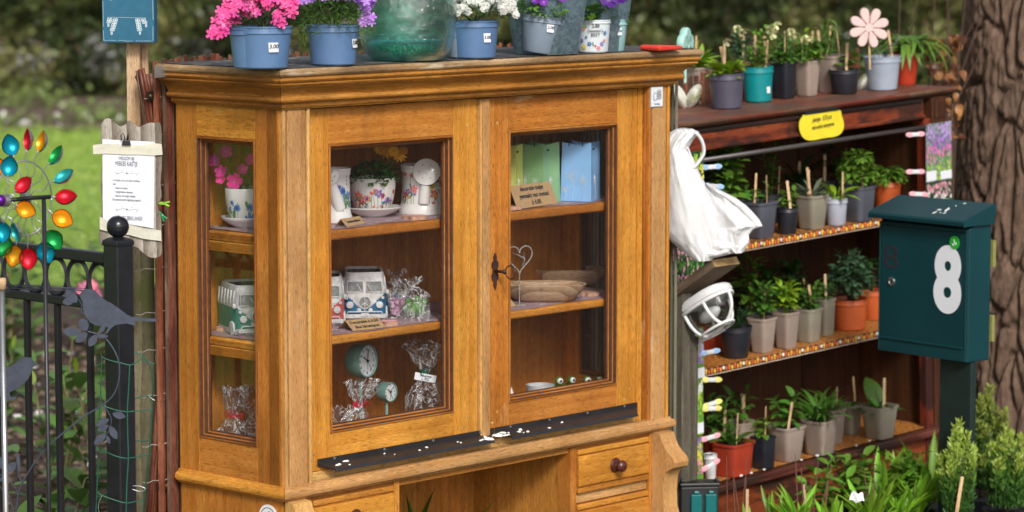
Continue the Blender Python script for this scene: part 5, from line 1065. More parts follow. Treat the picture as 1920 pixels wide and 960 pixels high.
def wheel(cx, cv, Y, ru, rv, n, a0, cups, cl, ax):
    """cups at photo points (u, v, colour, facing)"""
    C0 = q_(cx, cv, Y); sc = FPX/6.2
    hubm = MB().lathe([(.0001, -.006), (.013, -.006), (.013, .006), (.0001, .006)], 24, Matrix.Translation(C0) @ ax.to_track_quat('Z', 'Y').to_matrix().to_4x4()); autosm(part('hub', hubm, SIL, sp), 40)
    for u_, v_, col, fc in cups:
        P = q_(u_, v_, Y); d = P-C0; R_l = d.length; dn = d.normalized(); start = C0+dn*.012; end = P-dn*cl*.42
        side = dn.cross(Vector((0, 1, 0))).normalized(); pts = [start.lerp(end, k/14)+side*.0055*sin(k/14*2*pi*1.5)*sin(pi*min(1, k/14*1.1)) for k in range(15)]; part('arm', MB().tube(pts, .0013, 6), SIL, sp, True)
        nz = Vector((fc[0], -1, fc[1])).normalized(); M = aim(P-dn*cl*.5, dn, nz, cl); c_ = link('cup', halfcup(MB(), 1, 1).mesh('cup', lac[col], True), sp, M); o = link('cup_back', halfcup(MB(), 1, 1.06).mesh('cup_back', SIL, True), c_, Matrix.Translation((0, -.035, -.02)) @ Matrix.Diagonal((1.10, 1.07, 1, 1)))
wheel(47, 372, 6.24, 0, 0, 0, 0, [(20, 272, 'blue', (.6, .4)), (50, 262, 'red', (-1.7, .5)), (76, 265, 'gold', (-1.6, .4)), (103, 290, 'green', (-1.3, .9)), (118, 329, 'teal', (-.7, 1.3)), (123, 368, 'red', (-.5, .9)), (117, 410, 'gold', (-.3, .5)), (101, 450, 'green', (0, 0)), (86, 474, 'blue', (0, 0)), (53, 485, 'red', (0, 0)), (26, 480, 'gold', (0, 0)), (6, 462, 'green', (0, .2)), (-12, 430, 'blue', (0, 0)), (-20, 370, 'purple', (0, 0)), (-10, 310, 'gold', (0, 0))], .046, Vector((.75, .66, 0)))
wheel(9, 376, 6.16, 0, 0, 0, 0, [(17, 312, 'blue', (0, .1)), (43, 346, 'red', (-.5, .6)), (48, 393, 'gold', (-1.5, .5)), (28, 436, 'teal', (-1.6, .1)), (6, 436, 'blue', (-.5, 0)), (-25, 400, 'gold', (0, 0)), (-25, 345, 'green', (0, 0))], .043, Vector((.75, .66, 0)))
part('purple_ball', MB().ball(q_(0, 376, 6.13), .0125, 20, 14), lac['purple'], sp, True)
R1 = MB(); C0 = q_(45, 372, 6.24); R1.tube([C0+Vector((.0525*cos(a)-.0, .03*cos(a), .078*sin(a))) for a in [2*pi*i/60 for i in range(61)]], .0017, 6); part('ring', R1, SIL, sp, True)
# silver pole with a cork at the very left edge
p = fz(3, 540, 6.1); t = thing('bottle_pole', 'silver metal pole topped by a round cork at the left edge', 'pole', T_(p.x, 6.1, 0)); part('pole', MB().lathe([(.0058, 0), (.0058, p.z-.002)], 20), SIL, t, True); part('cork', MB().lathe([(.0085, p.z-.003), (.0095, p.z+.012), (.009, p.z+.020), (.0001, p.z+.021)], 18), PINE[2], t, True)
# slate grey bird ornament: flat sheet metal cut-outs on bent rods
YB = 6.36; bo = thing('bird_ornament', 'slate grey sheet metal garden ornament with two birds perched on a leafy branch', 'ornament', T_(0, YB, 0)); B0 = T_(0, -YB, 0)
def cut(name, pts, dy=0., th=.002):
    P = [B0 @ fz(a, b, YB) for a, b in pts]; return part(name, MB().prism([(p.x, p.z) for p in P], T_(0, dy, 0), 0, th), BIRDM, bo)
s2 = lambda L, ox, oy, k: [(ox+a/k, oy+b/k) for a, b in L]
cut('bird', s2([(340, 30), (350, 15), (368, 6), (388, 5), (408, 12), (425, 30), (450, 52), (480, 68), (515, 92), (540, 112), (565, 124), (620, 130), (672, 131), (668, 144), (610, 142), (572, 140), (584, 156), (575, 160), (545, 152), (520, 154), (492, 160), (474, 174), (462, 192), (455, 198), (452, 190), (464, 170), (450, 166), (440, 176), (428, 184), (424, 178), (436, 164), (410, 160), (385, 146), (366, 122), (357, 95), (354, 60)], 0, 540, 2.286))
cut('bird', s2([(0, 362), (30, 345), (62, 325), (85, 303), (105, 297), (132, 300), (145, 318), (157, 332), (138, 340), (134, 362), (120, 390), (100, 412), (78, 430), (52, 442), (38, 450), (44, 470), (70, 466), (66, 478), (48, 484), (28, 482), (-5, 464), (-20, 470), (-24, 440), (-30, 400)], 0, 540, 2.286), .004)
lf = [(268, 186, 346, 188, 22), (346, 132, 372, 182, 24), (324, 232, 374, 192, 20), (382, 250, 414, 200, 19), (410, 206, 466, 206, 10), (414, 200, 452, 168, 8), (283, 12, 330, 60, 24), (268, 62, 318, 50, 20), (482, 538, 538, 552, 17), (410, 590, 468, 562, 15), (404, 670, 454, 624, 17), (470, 590, 502, 648, 17), (458, 632, 470, 668, 9), (418, 612, 466, 588, 13), (26, 790, 68, 748, 20), (-20, 720, 20, 776, 22), (76, 708, 84, 790, 9), (-15, 830, 20, 812, 8)]
for x0, y0, x1, y1, w_ in lf:
    dx, dy = x1-x0, y1-y0; L_ = sqrt(dx*dx+dy*dy); nx, ny = -dy/L_, dx/L_; prf = [(0, .05), (.15, .55), (.35, .95), (.55, 1), (.75, .8), (.9, .45), (1, .03)]
    cut('leaf', s2([(x0+dx*t+nx*w_*h_*.9, y0+dy*t+ny*w_*h_*.9) for t, h_ in prf]+[(x0+dx*t-nx*w_*h_*.9, y0+dy*t-ny*w_*h_*.9) for t, h_ in prf[::-1]], 0, 540, 2.286), -.003+U(0, .002))
def rod(pts, r, name='rod'): part(name, MB().tube([B0 @ fz(a, b, YB)+Vector((0, .002, 0)) for a, b in pts], r, 8, flat=.7), BIRDM, bo, True)
def sm(pts, n=6):
    out = []
    for i in range(len(pts)-1):
        p0, p1, p2, p3 = pts[max(i-1, 0)], pts[i], pts[i+1], pts[min(i+2, len(pts)-1)]
        for k in range(n):
            t = k/n; out.append(tuple(.5*((2*p1[j])+(-p0[j]+p2[j])*t+(2*p0[j]-5*p1[j]+4*p2[j]-p3[j])*t*t+(-p0[j]+3*p1[j]-3*p2[j]+p3[j])*t**3) for j in (0, 1)))
    return out+[pts[-1]]
rod(sm(s2([(374, 186), (410, 196), (448, 214), (478, 250), (500, 292), (512, 340), (508, 400), (486, 458), (440, 502), (370, 545), (290, 606), (215, 672), (160, 734), (118, 796), (92, 842), (78, 880), (72, 925), (66, 980)], 0, 540, 2.286)), .0024, 'branch')
rod(sm(s2([(95, 838), (78, 800), (76, 760), (82, 712)], 0, 540, 2.286)), .0022, 'twig'); rod(sm(s2([(0, 852), (30, 890), (50, 930), (62, 975)], 0, 540, 2.286)), .0016, 'twig'); rod(sm(s2([(-10, 795), (30, 820), (60, 850), (78, 884)], 0, 540, 2.286)), .0016, 'twig')
rod(sm(s2([(442, 504), (470, 545), (476, 580), (458, 630)], 0, 540, 2.286)), .0015, 'twig'); rod(sm(s2([(330, 40), (350, 75), (345, 98), (372, 130), (374, 186)], 0, 540, 2.286)), .0013, 'twig')
for v0, v1, dd in ((537, 541, .0), (541, 546, .004), (534, 545, .008)): rod([(-10, v0), (60, v0+1), (163, v1)], .0014, 'top_rod')
rod([(-10, 545), (20, 547)], .0014, 'top_rod')
# mossy stake behind the post
YM = 6.98; p = fz(267, 470, YM); st_ = thing('wooden_stake', 'square mossy garden stake between the gate post and the willow sheaf', 'post', T_(p.x-.004, YM+.03, 0) @ RZ(.16))
part('post', MB().box(-.0265, .0265, -.02, .02, 0, fz(267, 178, YM).z), MOSSW[2], st_, bevel=.002)
# blue sign on pine batten
YG = 6.92; t = thing('sign_post', 'pale pine batten carrying the dark blue signboard', 'post', T_(fz(256, 120, YG+.03).x, YG+.03, 0) @ RZ(-.12))
part('batten', MB().box(-.021, .010, -.011, .011, fz(256, 240, YG).z, fz(256, -40, YG).z), PINE[2], t, bevel=.001); part('batten', MB().box(.0115, .0255, .006, .016, fz(256, 240, YG).z, fz(256, -40, YG).z), PINE[2], t, bevel=.001)
BS = plain('sign_blue', (.018, .115, .20), .75, .08, 60, .3, rnd=0); CHK = plain('chalk_white', (.70, .78, .82), .8, .05, 200, .1, rnd=0)
a, b = fz(192, 80, YG-.02), fz(291, 84, YG-.02); w_ = (b-a).length; h = fz(240, -62, YG-.02).z-a.z
ts = thing('blue_signboard', 'thick dark blue signboard with chalk white leaf garlands and border, cropped by the top', 'sign', T_(a.x, YG-.02, a.z) @ RZ(-.10))
part('board', MB().box(0, w_, 0, .036, 0, h), BS, ts, bevel=.0015)
for y in (.012, .024): part('layer_joint', MB().box(w_-.0005, w_+.0006, y, y+.0012, .001, h-.001), plain('sign_dark', (.008, .05, .09), .8), ts)
k_ = w_/99.; X = lambda u_, v_: ((u_-192)*k_, -.0004, (81.5-(v_-(u_-192)*.035))*k_)
bd = MB()
for pts in ([(194, 3), (194.5, 32), (194, 52)], [(194, 58), (195, 77)], [(195, 78), (206, 77.5), (218, 78.5)], [(222, 78), (238, 80), (250, 80.5)], [(256, 80.5), (274, 81), (288, 81.5)], [(288.5, 80), (289, 54)], [(289.5, 42), (289, 5)]): bd.tube([X(*p) for p in pts], .0009, 5, flat=.4)
part('border', bd, CHK, ts); gd = MB(); gd.tube([X(*p) for p in ((202, 34.5), (220, 35), (245, 36.5), (276, 38))], .0009, 5, flat=.4)
def garl(x, y, dx, n):
    gd.tube([X(x+dx*k/n, y+k*28/6) for k in range(n+1)], .0005, 4)
    for k in range(1, n+1):
        cx, cy = x+dx*k/n, y+k*28/6
        for s in (-1, 1):
            if k == n and s > 0: continue
            c = [(cx+s*2.6+1.7*cos(q), cy-1.6+2.2*sin(q)) for q in [2*pi*i/10 for i in range(11)]] if k < n else [(cx+1.5*cos(q), cy+2.6*sin(q)) for q in [2*pi*i/10 for i in range(11)]]; gd.tube([X(*p) for p in c], .00075, 4)
garl(219, 36.5, -9, 6); garl(259, 38, 5, 6); garl(208, 35.5, -4, 3); garl(268, 38.5, 8, 3); part('garlands', gd, CHK, ts)
tp = MB()
for i in range(9): q = X(198+i*11.2, -1+2*sin(i)); tp.ball(q, .0022*U(.7, 1.4), 7, 5, (1, .3, 1))
part('chalk_dots', tp, CHK, ts)
# notice board: wavy weathered plank, paper, tape, clip
YN = 6.66; t = thing('notice_board', 'weathered wavy edged board with a taped paper notice welcoming visitors', 'notice board', T_(0, YN, 0) @ T_(fz(245, 350, YN).x, 0, fz(245, 350, YN).z) @ RZ(.12)); Lb = t.matrix_world
NB = T_(0, YN, 0) @ T_(fz(245, 350, YN).x, 0, fz(245, 350, YN).z) @ RZ(.12); NF = Frame((0, 0, 0), 0); NF.M = NB; NF.I = NB.inverted()
def nb(u_, v_, y=0.): return NF.on(u_, v_, 1, y)
out = [(190, 232), (197, 223), (206, 222), (216, 230), (226, 237), (236, 232), (243, 225), (250, 232), (260, 238), (270, 234), (280, 230), (292, 230), (302, 236), (304, 300), (301, 340), (303, 368), (296, 385), (302, 410), (303, 455), (303, 476), (292, 483), (278, 481), (266, 472), (256, 463), (244, 461), (228, 462), (210, 458), (198, 460), (187, 455), (187, 420), (191, 398), (190, 370), (189, 340), (192, 300), (189, 262)]
P = [nb(a, b, .012) for a, b in sm(out+[out[0]], 3)[:-1]]; part('board', MB().prism([(p.x, p.z) for p in P], T_(0, .0, 0), .0, .014), GREYW[2], t, bevel=.002)
pa, pb, pc_, pd = nb(192, 261, -.001), nb(290, 266, -.001), nb(288, 428, -.001), nb(193, 412, -.001)
mb = MB(); mb.grid(14, 18, lambda a, b: tuple((pd.lerp(pc_, a)).lerp(pa.lerp(pb, a), b)+Vector((0, -.0018-.0014*noise.noise((a*3, b*4, 1)), 0)))); part('paper', mb, PAPER, t, True)
def strip(pts, name='tape', col=(.62, .60, .50)):
    mb = MB(); m = len(pts)//2; mb.grid(m, 5, lambda a, b: tuple(nb(*[pts[int(round(a*(m-1)))][j]*(1-b)+pts[2*m-1-int(round(a*(m-1)))][j]*b for j in (0, 1)], -.006)+Vector((0, .0012*noise.noise((a*9, b*5, 2)), 0)))); part(name, mb, plain('tape', col, .5, .08, 50, .4), t, True)
strip([(174, 272), (200, 269), (235, 270), (265, 272), (285, 268), (303, 270), (305, 290), (285, 292), (265, 290), (235, 290), (200, 288), (175, 289)]); strip([(187, 406), (210, 418), (240, 420), (270, 428), (302, 432), (303, 452), (270, 448), (240, 440), (210, 436), (187, 430)])
sk = Matrix(((1, 0, .04, 0), (0, 1, 0, 0), (.04, 0, 1, 0), (0, 0, 0, 1)))
def line(s, u_, v_, size, sx=.72, al='CENTER'): q = nb(u_, v_, -.0022); q.y = -.0045; text(s, size, Matrix.Translation(q) @ RY(.05) @ FRONT, plain('print_grey', (.10, .11, .16), .7, 0), t, sx=sx, align=al)
line('WELKOM BIJ', 237, 297, .0105, .6); line('MIEKES KASTJE', 237, 307, .0145, .52); line('KOM NOG EENS LANGS!', 240, 409, .0125, .46)
for k, s in enumerate(('In dit kastje vind je van allerlei spulletjes,', 'zoals:', '   •  bosjes en plantjes,', '   •  handgemaakte cadeautjes,', '   •  Nieuwe, low-budget cadeaus.', 'De voorraad wordt regelmatig aangevuld.')): line(s, 211, 337+k*7.3, .0072, .52, 'LEFT')
for v_ in (323, 391):
    mb = MB(); mb.tube([tuple(nb(215+k*4.6, v_+1.2*sin(k*1.3)+k*.25, -.0022)+Vector((0, -.0022, 0))) for k in range(11)], .0003, 4)
    for k in (1, 3, 5, 7, 9): q = nb(215+k*4.6, v_+k*.25+(-4 if k % 4 == 3 else 3 if k != 5 else 0), -.0022); mb.ball((q.x, -.0042, q.z), .0010 if k != 5 else .0017, 6, 4)
    part('print_ornament', mb, plain('print_grey', (.1, .11, .16)), t)
tc = thing('bulldog_clip', 'small black bulldog clip holding the notice paper at its top', 'clip', NB @ Matrix.Translation(nb(236, 265, -.008)))
part('jaw', MB().prism([(-.009, -.008), (.011, -.009), (.009, .002), (-.007, .003)], I4, -.005, .005), BLACKM, tc, bevel=.001)
for s in (-1, 1): part('handle', MB().tube([(-.003+s*.006, -.002, .002), (-.002+s*.009, -.004, .012), (s*.006, -.004, .019), (s*.003, -.004, .012), (s*.002, -.002, .002)], .0012, 6), BLACKM, tc, True)
# two green clothes pegs
for u_, v_, cc, nm, rz in ((306, 381, (.30, .75, .03), 'lime green plastic clothes peg clipped on a willow rod beside the notice', .1), (303, 403, (.01, .42, .14), 'darker green plastic clothes peg hanging just below the lime one', .9)):
    tk = thing('clothes_peg', nm, 'clothes peg', T_(fz(u_, v_, 6.86)) @ RY(rz)); m = plain('peg%d' % u_, cc, .3, .05)
    for s in (-1, 1): part('arm', MB().prism([(-.015, s*.001), (-.004, s*.003), (.004, s*.0025), (.014, s*.0065), (.015, s*.0035), (.006, s*.0006), (-.015, s*.0004)], RX(0), -.004, .004), m, tk, bevel=.001)
    part('spring', MB().tube([(.001+.003*cos(q), -.0045+q*.0007, .003*sin(q)) for q in [i*.6 for i in range(22)]], .0007, 5), SIL, tk, True)
# green wire mesh round the post
GW = plain('mesh_green', (.008, .10, .06), .4, .1); t = thing('wire_mesh', 'loose dark green plastic coated wire mesh wrapped round post and stake', 'wire mesh', T_(0, 6.42, 0)); Q = lambda u_, v_, dy=0: T_(0, -6.42, 0) @ fz(u_, v_, 6.42+dy)
k2 = lambda L: [(a/2.286, 540+b/2.286) for a, b in L]
for L_, dy in (([(432, 282), (438, 296), (470, 310), (520, 322), (556, 330), (585, 318), (612, 292), (590, 280), (572, 280)], 0), ([(436, 290), (432, 400), (430, 486), (425, 590), (428, 680), (418, 800), (415, 880), (410, 980)], 0), ([(556, 328), (552, 420), (546, 530), (548, 640), (550, 730), (544, 840), (540, 980)], 0), ([(428, 486), (445, 505), (500, 524), (546, 530), (600, 526), (655, 522)], .01), ([(424, 682), (450, 700), (500, 722), (550, 730), (600, 720), (640, 712)], .01), ([(415, 872), (440, 890), (500, 912), (545, 922), (590, 912), (615, 908)], .01), ([(612, 292), (640, 330), (655, 400), (652, 500), (645, 640), (632, 760), (622, 860), (610, 980)], .25), ([(612, 310), (664, 328)], .3), ([(570, 476), (610, 466), (656, 464)], .3), ([(568, 655), (640, 655)], .3)):
    part('wire', MB().tube([Q(a, b, dy) for a, b in sm(k2(L_))], .0014, 6), GW, t, True)
for L_ in ([(636, 460), (650, 474), (664, 482)], [(436, 892), (424, 920), (422, 950), (430, 975)], [(566, 862), (600, 872), (624, 862), (600, 850), (568, 848)]): part('binding_wire', MB().tube([Q(a, b, .02) for a, b in sm(k2(L_))], .0011, 5), SIL, t, True)
# ================================================================== red bookcase with seedlings
red = thing('red_bookcase', 'old red painted open bookcase with flaking paint, filled with potted seedlings', 'bookcase', RED.M)
XL, XR, DR = .0, 1.215, .30
def rb(nm, m, *a, bevel=.003, label=None): return part(nm, MB().box(*a), m, red, bevel=bevel, label=label)
def slab():
    mb = MB(); mb.grid(60, 16, lambda a, b: (-.035+1.285*a, -.012+.325*b+(.003*noise.noise((a*14, 0, 1)) if b < .05 else 0), .0+.0015*noise.noise((a*22, b*6, 3)))); part('top_board', mb, REDT, red, True)
    prf = [(-.012, 0), (-.0165, -.005), (-.014, -.012), (-.006, -.016), (.004, -.021), (.010, -.024), (.0, -.0241)]; m = MB(); rows = []
    for k in range(61): x = -.035+1.285*k/60; w = .003*noise.noise((k/60*14, 0, 1)); rows.append(m.verts([(x, y+w, z) for y, z in prf]))
    for k in range(60):
        for j in range(len(prf)-1): m.face(rows[k]+j, rows[k]+j+1, rows[k+1]+j+1, rows[k+1]+j)
    autosm(part('top_edge', m, wood('red_edge', 0, (.07, .035, .02), (.14, .075, .04), (.22, .14, .08), wear=(.16, .03, .015), wth=.5, rough=.6), red), 50)
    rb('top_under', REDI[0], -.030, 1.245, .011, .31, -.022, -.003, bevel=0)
slab()
rb('apron', REDX[0], .016, 1.11, .004, .022, -.082, -.0225); rb('apron_bead', REDX[0], .016, 1.11, -.004, .004, -.082, -.070, bevel=.004)
rb('apron_bead', wood('black_paint', 0, (.01, .008, .008), (.02, .014, .012), (.04, .02, .015), rough=.45), .05, 1.10, -.002, .004, -.034, -.0225)
for x0, x1 in ((.016, .072), (1.139, 1.205)):
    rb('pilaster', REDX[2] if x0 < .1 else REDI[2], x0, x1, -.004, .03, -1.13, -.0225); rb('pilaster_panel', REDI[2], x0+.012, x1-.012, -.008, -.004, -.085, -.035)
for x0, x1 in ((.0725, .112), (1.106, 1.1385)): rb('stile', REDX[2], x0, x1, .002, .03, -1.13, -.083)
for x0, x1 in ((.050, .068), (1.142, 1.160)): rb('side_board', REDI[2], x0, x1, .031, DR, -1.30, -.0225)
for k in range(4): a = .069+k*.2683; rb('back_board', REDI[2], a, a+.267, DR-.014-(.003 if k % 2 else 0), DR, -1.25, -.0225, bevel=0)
part('curtain_rod', MB().tube([(.07, -.012, -.105), (1.10, -.012, -.105)], .0065, 12), plain('rod_grey', (.10, .09, .09), .4, .1, metal=.4), red, True)
# shelf paper printed with an orange dot and flower pattern
SP = NT('shelf_paper'); v = SP.coord((1, 1, 1), False); vo = SP.n('ShaderNodeTexVoronoi', feature='F1'); vo.inputs['Scale'].default_value = 78; vo.inputs['Randomness'].default_value = .25; SP.l(v, vo.inputs['Vector'])
cr = SP.n('ShaderNodeSeparateColor'); SP.l(vo.outputs['Color'], cr.inputs[0])
cc = SP.ramp(cr.outputs[0], [(0., (.62, .16, .03)), (.35, (.80, .36, .04)), (.6, (.75, .22, .05)), (.8, (.85, .60, .10)), (.93, (.85, .80, .72))]); SP.b.inputs['Roughness'].default_value = .5
SP.t.nodes[-1].color_ramp.interpolation = 'CONSTANT' if SP.t.nodes[-1].type == 'VALTORGB' else 'LINEAR'
SP.col(SP.mix(SP.ramp(vo.outputs['Distance'], [(.40, 0.), (.52, 1.)]), cc, (.035, .016, .012))); SP = SP.m
SPD = NT('shelf_paper_top'); v = SPD.coord((1, 1, 1), False); vo = SPD.n('ShaderNodeTexVoronoi'); vo.inputs['Scale'].default_value = 75; vo.inputs['Randomness'].default_value = .3; SPD.l(v, vo.inputs['Vector'])
SPD.col(SPD.mix(SPD.ramp(vo.outputs['Distance'], [(.34, 0.), (.52, 1.)]), (.70, .27, .05), (.05, .02, .012))); SPD.b.inputs['Roughness'].default_value = .5; SPD = SPD.m
def rshelf(z, lip=True):
    s = link('shelf', None, red); part('board', MB().box(.069, 1.1415, .012, DR-.015, z-.020, z-.0015), REDI[0], s)
    part('shelf_paper', MB().grid(40, 8, lambda a, b: (.070+1.07*a, .006+.27*b, z+.0006*noise.noise((a*30, b*9, 0)))), SPD, s, True)
    if lip:
        mb = MB(); N = 130; rows = []
        for k in range(N+1): x = .074+1.062*k/N; e = .0025*abs(sin(k*1.2)); rows.append(mb.verts([(x, .006, z), (x, .0035, z-.003), (x, .003, z-.017-e)]))
        for k in range(N):
            for j in range(2): mb.face(rows[k]+j, rows[k]+j+1, rows[k+1]+j+1, rows[k+1]+j)
        part('paper_edging', mb, plain('edging_dark', (.07, .025, .012), .5, .3, 80), s)
        wh = MB(); [wh.tube([(.075+1.06*k/N, .0022, z-.0185-.0012*(k % 2)) for k in range(N+1)], .0011, 4)]; part('lace_edge', wh, plain('lace', (.62, .50, .40), .8), s)
        dd = MB(); de = MB()
        for k in range(88):
            x = .08+k*.01205
            if k % 7 == 3: de.ball((x, .0025, z-.007), .0052, 7, 5, (1, .4, 1))
            else: dd.mi = k % 3; dd.ball((x, .0028, z-.005-.006*(k % 2)), .0054, 7, 5, (1, .4, 1)); dd.ball((x, .0028, z-.0125+.006*(k % 2)), .0034, 6, 4, (1, .4, 1))
        part('printed_dots', dd, [plain('dot_or', (.78, .25, .03), .5), plain('dot_ye', (.85, .48, .05), .5), plain('dot_rd', (.62, .13, .04), .5)], s, kind='stuff'); part('printed_dots', de, plain('dot_wh', (.8, .76, .68), .5), s, kind='stuff')
RZ1, RZ2, RZ3 = -.355, -.678, -.998
rshelf(RZ1); rshelf(RZ2); rshelf(RZ3, False)
rb('plinth_edge', wood('plinth_edge_wood', 0, (.05, .014, .008), (.11, .03, .018), (.20, .08, .05), wear=(.03, .02, .015), wth=.5), .066, 1.145, -.018, .0055, -1.026, -1.002, bevel=.006)
rb('plinth', REDX[0], .073, 1.105, .006, .024, -1.13, -1.0265); rb('plinth_base', REDX[0], .0, 1.21, -.012, .03, -1.32, -1.1305)
mb = MB()
for u_, v_ in ((1412, 888), (1462, 886), (1532, 855), (1522, 866), (1549, 858), (1626, 839), (1630, 827), (1392, 893), (1347, 909)): p = RED.on(u_, v_, 2, RZ3+.004); mb.ball((p.x, max(-.008, p.y), RZ3+.005), .005*U(.7, 1.2), 8, 6, (1, 1, .6))
part('paint_flakes', mb, plain('flake', (.72, .72, .70), .8), red, kind='stuff')
# yellow price sign
t = thing('yellow_sign', 'yellow lozenge shaped sign with faded handwriting taped to the red apron', 'sign', RED.M @ T_(RED.on(1540, 233, 1, -.012)) ); C0 = RED.on(1540, 233, 1, -.012)
def rp(u_, v_): q = RED.on(u_, v_, 1, -.012); return (q.x-C0.x, q.z-C0.z)
o_ = [(1508, 215), (1540, 211.5), (1573, 206), (1578, 216), (1582, 229), (1582, 240), (1577, 250), (1566, 256), (1545, 259), (1525, 263), (1512, 262), (1503, 254), (1499, 240), (1500, 227)]
part('card', MB().prism([rp(*p) for p in sm(o_+[o_[0]], 3)[:-1]], I4, 0, .002), plain('sign_yellow', (.75, .62, .03), .5, .05, 20, .1), t)
part('tape', MB().prism([rp(1508, 216), rp(1572, 207), rp(1572, 201), rp(1508, 209)], I4, -.0015, .001), plain('tape_black', (.012, .012, .014), .5), t)
INK2 = plain('faded_ink', (.16, .12, .02), .7); 
for s, u_, v_, sz in (('plantjes   0,50 p.st', 1541, 222, .0185), ('mits anders aangegeven', 1543, 236, .0165)): x, z = rp(u_, v_); text(s, sz, T_(x, -.0006, z) @ RY(-.04) @ FRONT, INK2, t, shear=.2, sx=.62, name='handwriting')

# ---- potted seedlings: (photo x of pot centre, photo y of its foot, rim width px, height px, colour, square?, plane, plant spec, label)
def seed(fr, u_, vb, wp, hp, col, sq, z, spec, label, sticks=1, yo=0., taper=.74, name='potted_seedling', group=None, rzz=0, rim=None, bias=0):
    p = fr.on(u_, vb, 2, z); sc = FPX/dist(fr.w(p)); rt = wp/sc/2*(1.0 if not sq else .80); h = hp/sc; cdir = (fr.I.to_3x3() @ Vector((0, 1, 0))).normalized()
    t = thing(name, label, 'potted plant', fr.M @ T_((p.x+cdir.x*(rt*taper+yo), p.y+cdir.y*(rt*taper+yo), z+.0012)) @ RZ(rzz if not sq else rzz+U(-.08, .08)), group)
    pot(t, rt, h, col, sq=6 if sq else None, taper=taper, rim=(.18 if not sq else .0) if rim is None else rim); zz = h-.010
    for s in (spec if isinstance(spec[0], tuple) else (spec,)):
        k, hh, n, m, ll = s[:5]; n = int(n*1.9)+2; ll *= 1.28; hh *= 1.08; ex = s[5] if len(s) > 5 else {}; plant(t, k, zz, rt*ex.pop('rr', 1.), hh, n, m, ll, **ex)
    for k in range(sticks): stick(t, (U(-.6, .6))*rt*.8, -rt*U(.1, .6) if k == 0 else rt*U(-.2, .5), zz+.012, h=U(.8, 1.15))
    return t
TG = 'pots on the red bookcase top'
cu = 'shape'
seed(RED, 1310, 190, 62, 62, 'taupe', 1, 0, ('rosette', .08, 26, 'lime', .055, dict(shape=leaf('narrow', 'lime', w=.26, bend=.3))), 'taupe square pot of upright lime green leaves behind the pale stone wings', 2, group=TG, yo=.02)
seed(RED, 1365, 206, 66, 66, 'purplegrey', 0, 0, ('rosette', .05, 26, 'lime', .042), 'dark purple grey round pot with yellow green rosette, front left on the red top', 2, group=TG, taper=.86)
t = seed(RED, 1424, 193, 58, 66, 'teal', 0, 0, (('herb', .07, 40, 'fresh', .026), ('rosette', .02, 12, 'lime', .02)), 'teal round pot with a white nursery sticker, on the red top', 2, group=TG, taper=.86); price(t, .0415, .86, .094, -pi/2-.787+.75, .045, .014, .04, [' '])
seed(RED, 1472, 186, 50, 68, 'black', 1, 0, (('herb', .085, 40, 'mid', .024), ('bush', .04, 60, 'mid', .02)), 'black square pot with tall pale budded stems behind the teal pot', 1, group=TG, taper=.8)
seed(RED, 1515, 181, 52, 66, 'taupe', 1, 0, (('bush', .06, 90, 'fresh', .022), ('herb', .10, 26, 'lime', .024)), 'taupe square pot with two wooden labels, in the middle of the red top', 2, group=TG, taper=.72)
seed(RED, 1562, 176, 66, 70, 'taupe', 1, 0, (('herb', .10, 26, 'fresh', .036, dict(shape=leaf('narrow', 'fresh', w=.2))),), 'taupe square pot half hidden behind the small black pot', 2, yo=.02, group=TG, taper=.76)
seed(RED, 1586, 178, 58, 46, 'black', 0, 0, ('herb', .065, 9, 'fresh', .040, dict(stems=1)), 'small black round pot with one bright leafed shoot', 1, group=TG, taper=.80)
seed(RED, 1658, 171, 70, 63, 'greyblue', 0, 0, (('herb', .05, 14, 'grey', .022, dict(stems=3)),), 'grey blue round pot holding the pink wooden flower', 1, group=TG, taper=.78)
seed(RED, 1700, 160, 52, 60, 'red', 0, 0, (('grass', .17, 34, 'fresh', .1, dict(rr=.5, shape=leaf('blade', 'fresh', w=.10, bend=1.3))), ('grass', .13, 14, 'mid', .1, dict(rr=.5, shape=leaf('blade', 'mid', w=.11, bend=1.0)))), 'bright red pot with long arching strap leaves at the right end', 0, group=TG)
seed(RED, 1440, 180, 50, 60, 'black', 0, 0, (('herb', .10, 50, 'fresh', .026), ), 'dark pot in the back row with tangled clover like leaves', 1, yo=.07, group=TG)
seed(RED, 1395, 184, 50, 60, 'taupe', 1, 0, (('herb', .085, 40, 'blue', .026), ), 'taupe pot in the back row, left of the teal pot', 1, yo=.08, group=TG)
seed(RED, 1540, 166, 48, 60, 'black', 0, 0, (('grass', .11, 16, 'mid', .1), ('bush', .04, 30, 'mid', .02)), 'dark pot at the back with upright spiky leaves', 1, yo=.06, group=TG)
BUDF = flowermesh('bud_flower', 5, [leafmat('cream_petal', (.80, .74, .42), (.6, .62, .3), .3), LM['lime']], .6, .9, .1)
tb = thing('budding_stems', 'pale cream budded stems standing up from the black square pot', 'flower', RED.M @ T_(RED.on(1475, 150, 1, .12)))
for u_, v_ in ((1388, 55), (1378, 48), (1438, 50), (1445, 62), (1452, 44), (1478, 55), (1484, 62), (1508, 66), (1515, 72), (1358, 76)):
    q = RED.on(u_, v_, 1, .12)-RED.on(1475, 150, 1, .12); link('flower', BUDF, tb, Matrix.Translation(q) @ RX(pi*.75+U(-.4, .4)) @ RZ(U(0, 6)) @ Matrix.Scale(.016, 4)); part('stem', MB().tube([q, q*.93+Vector((0, 0, -.02)), q*.85+Vector((0, 0, -.05))], .001, 5), LM['mid'], tb)
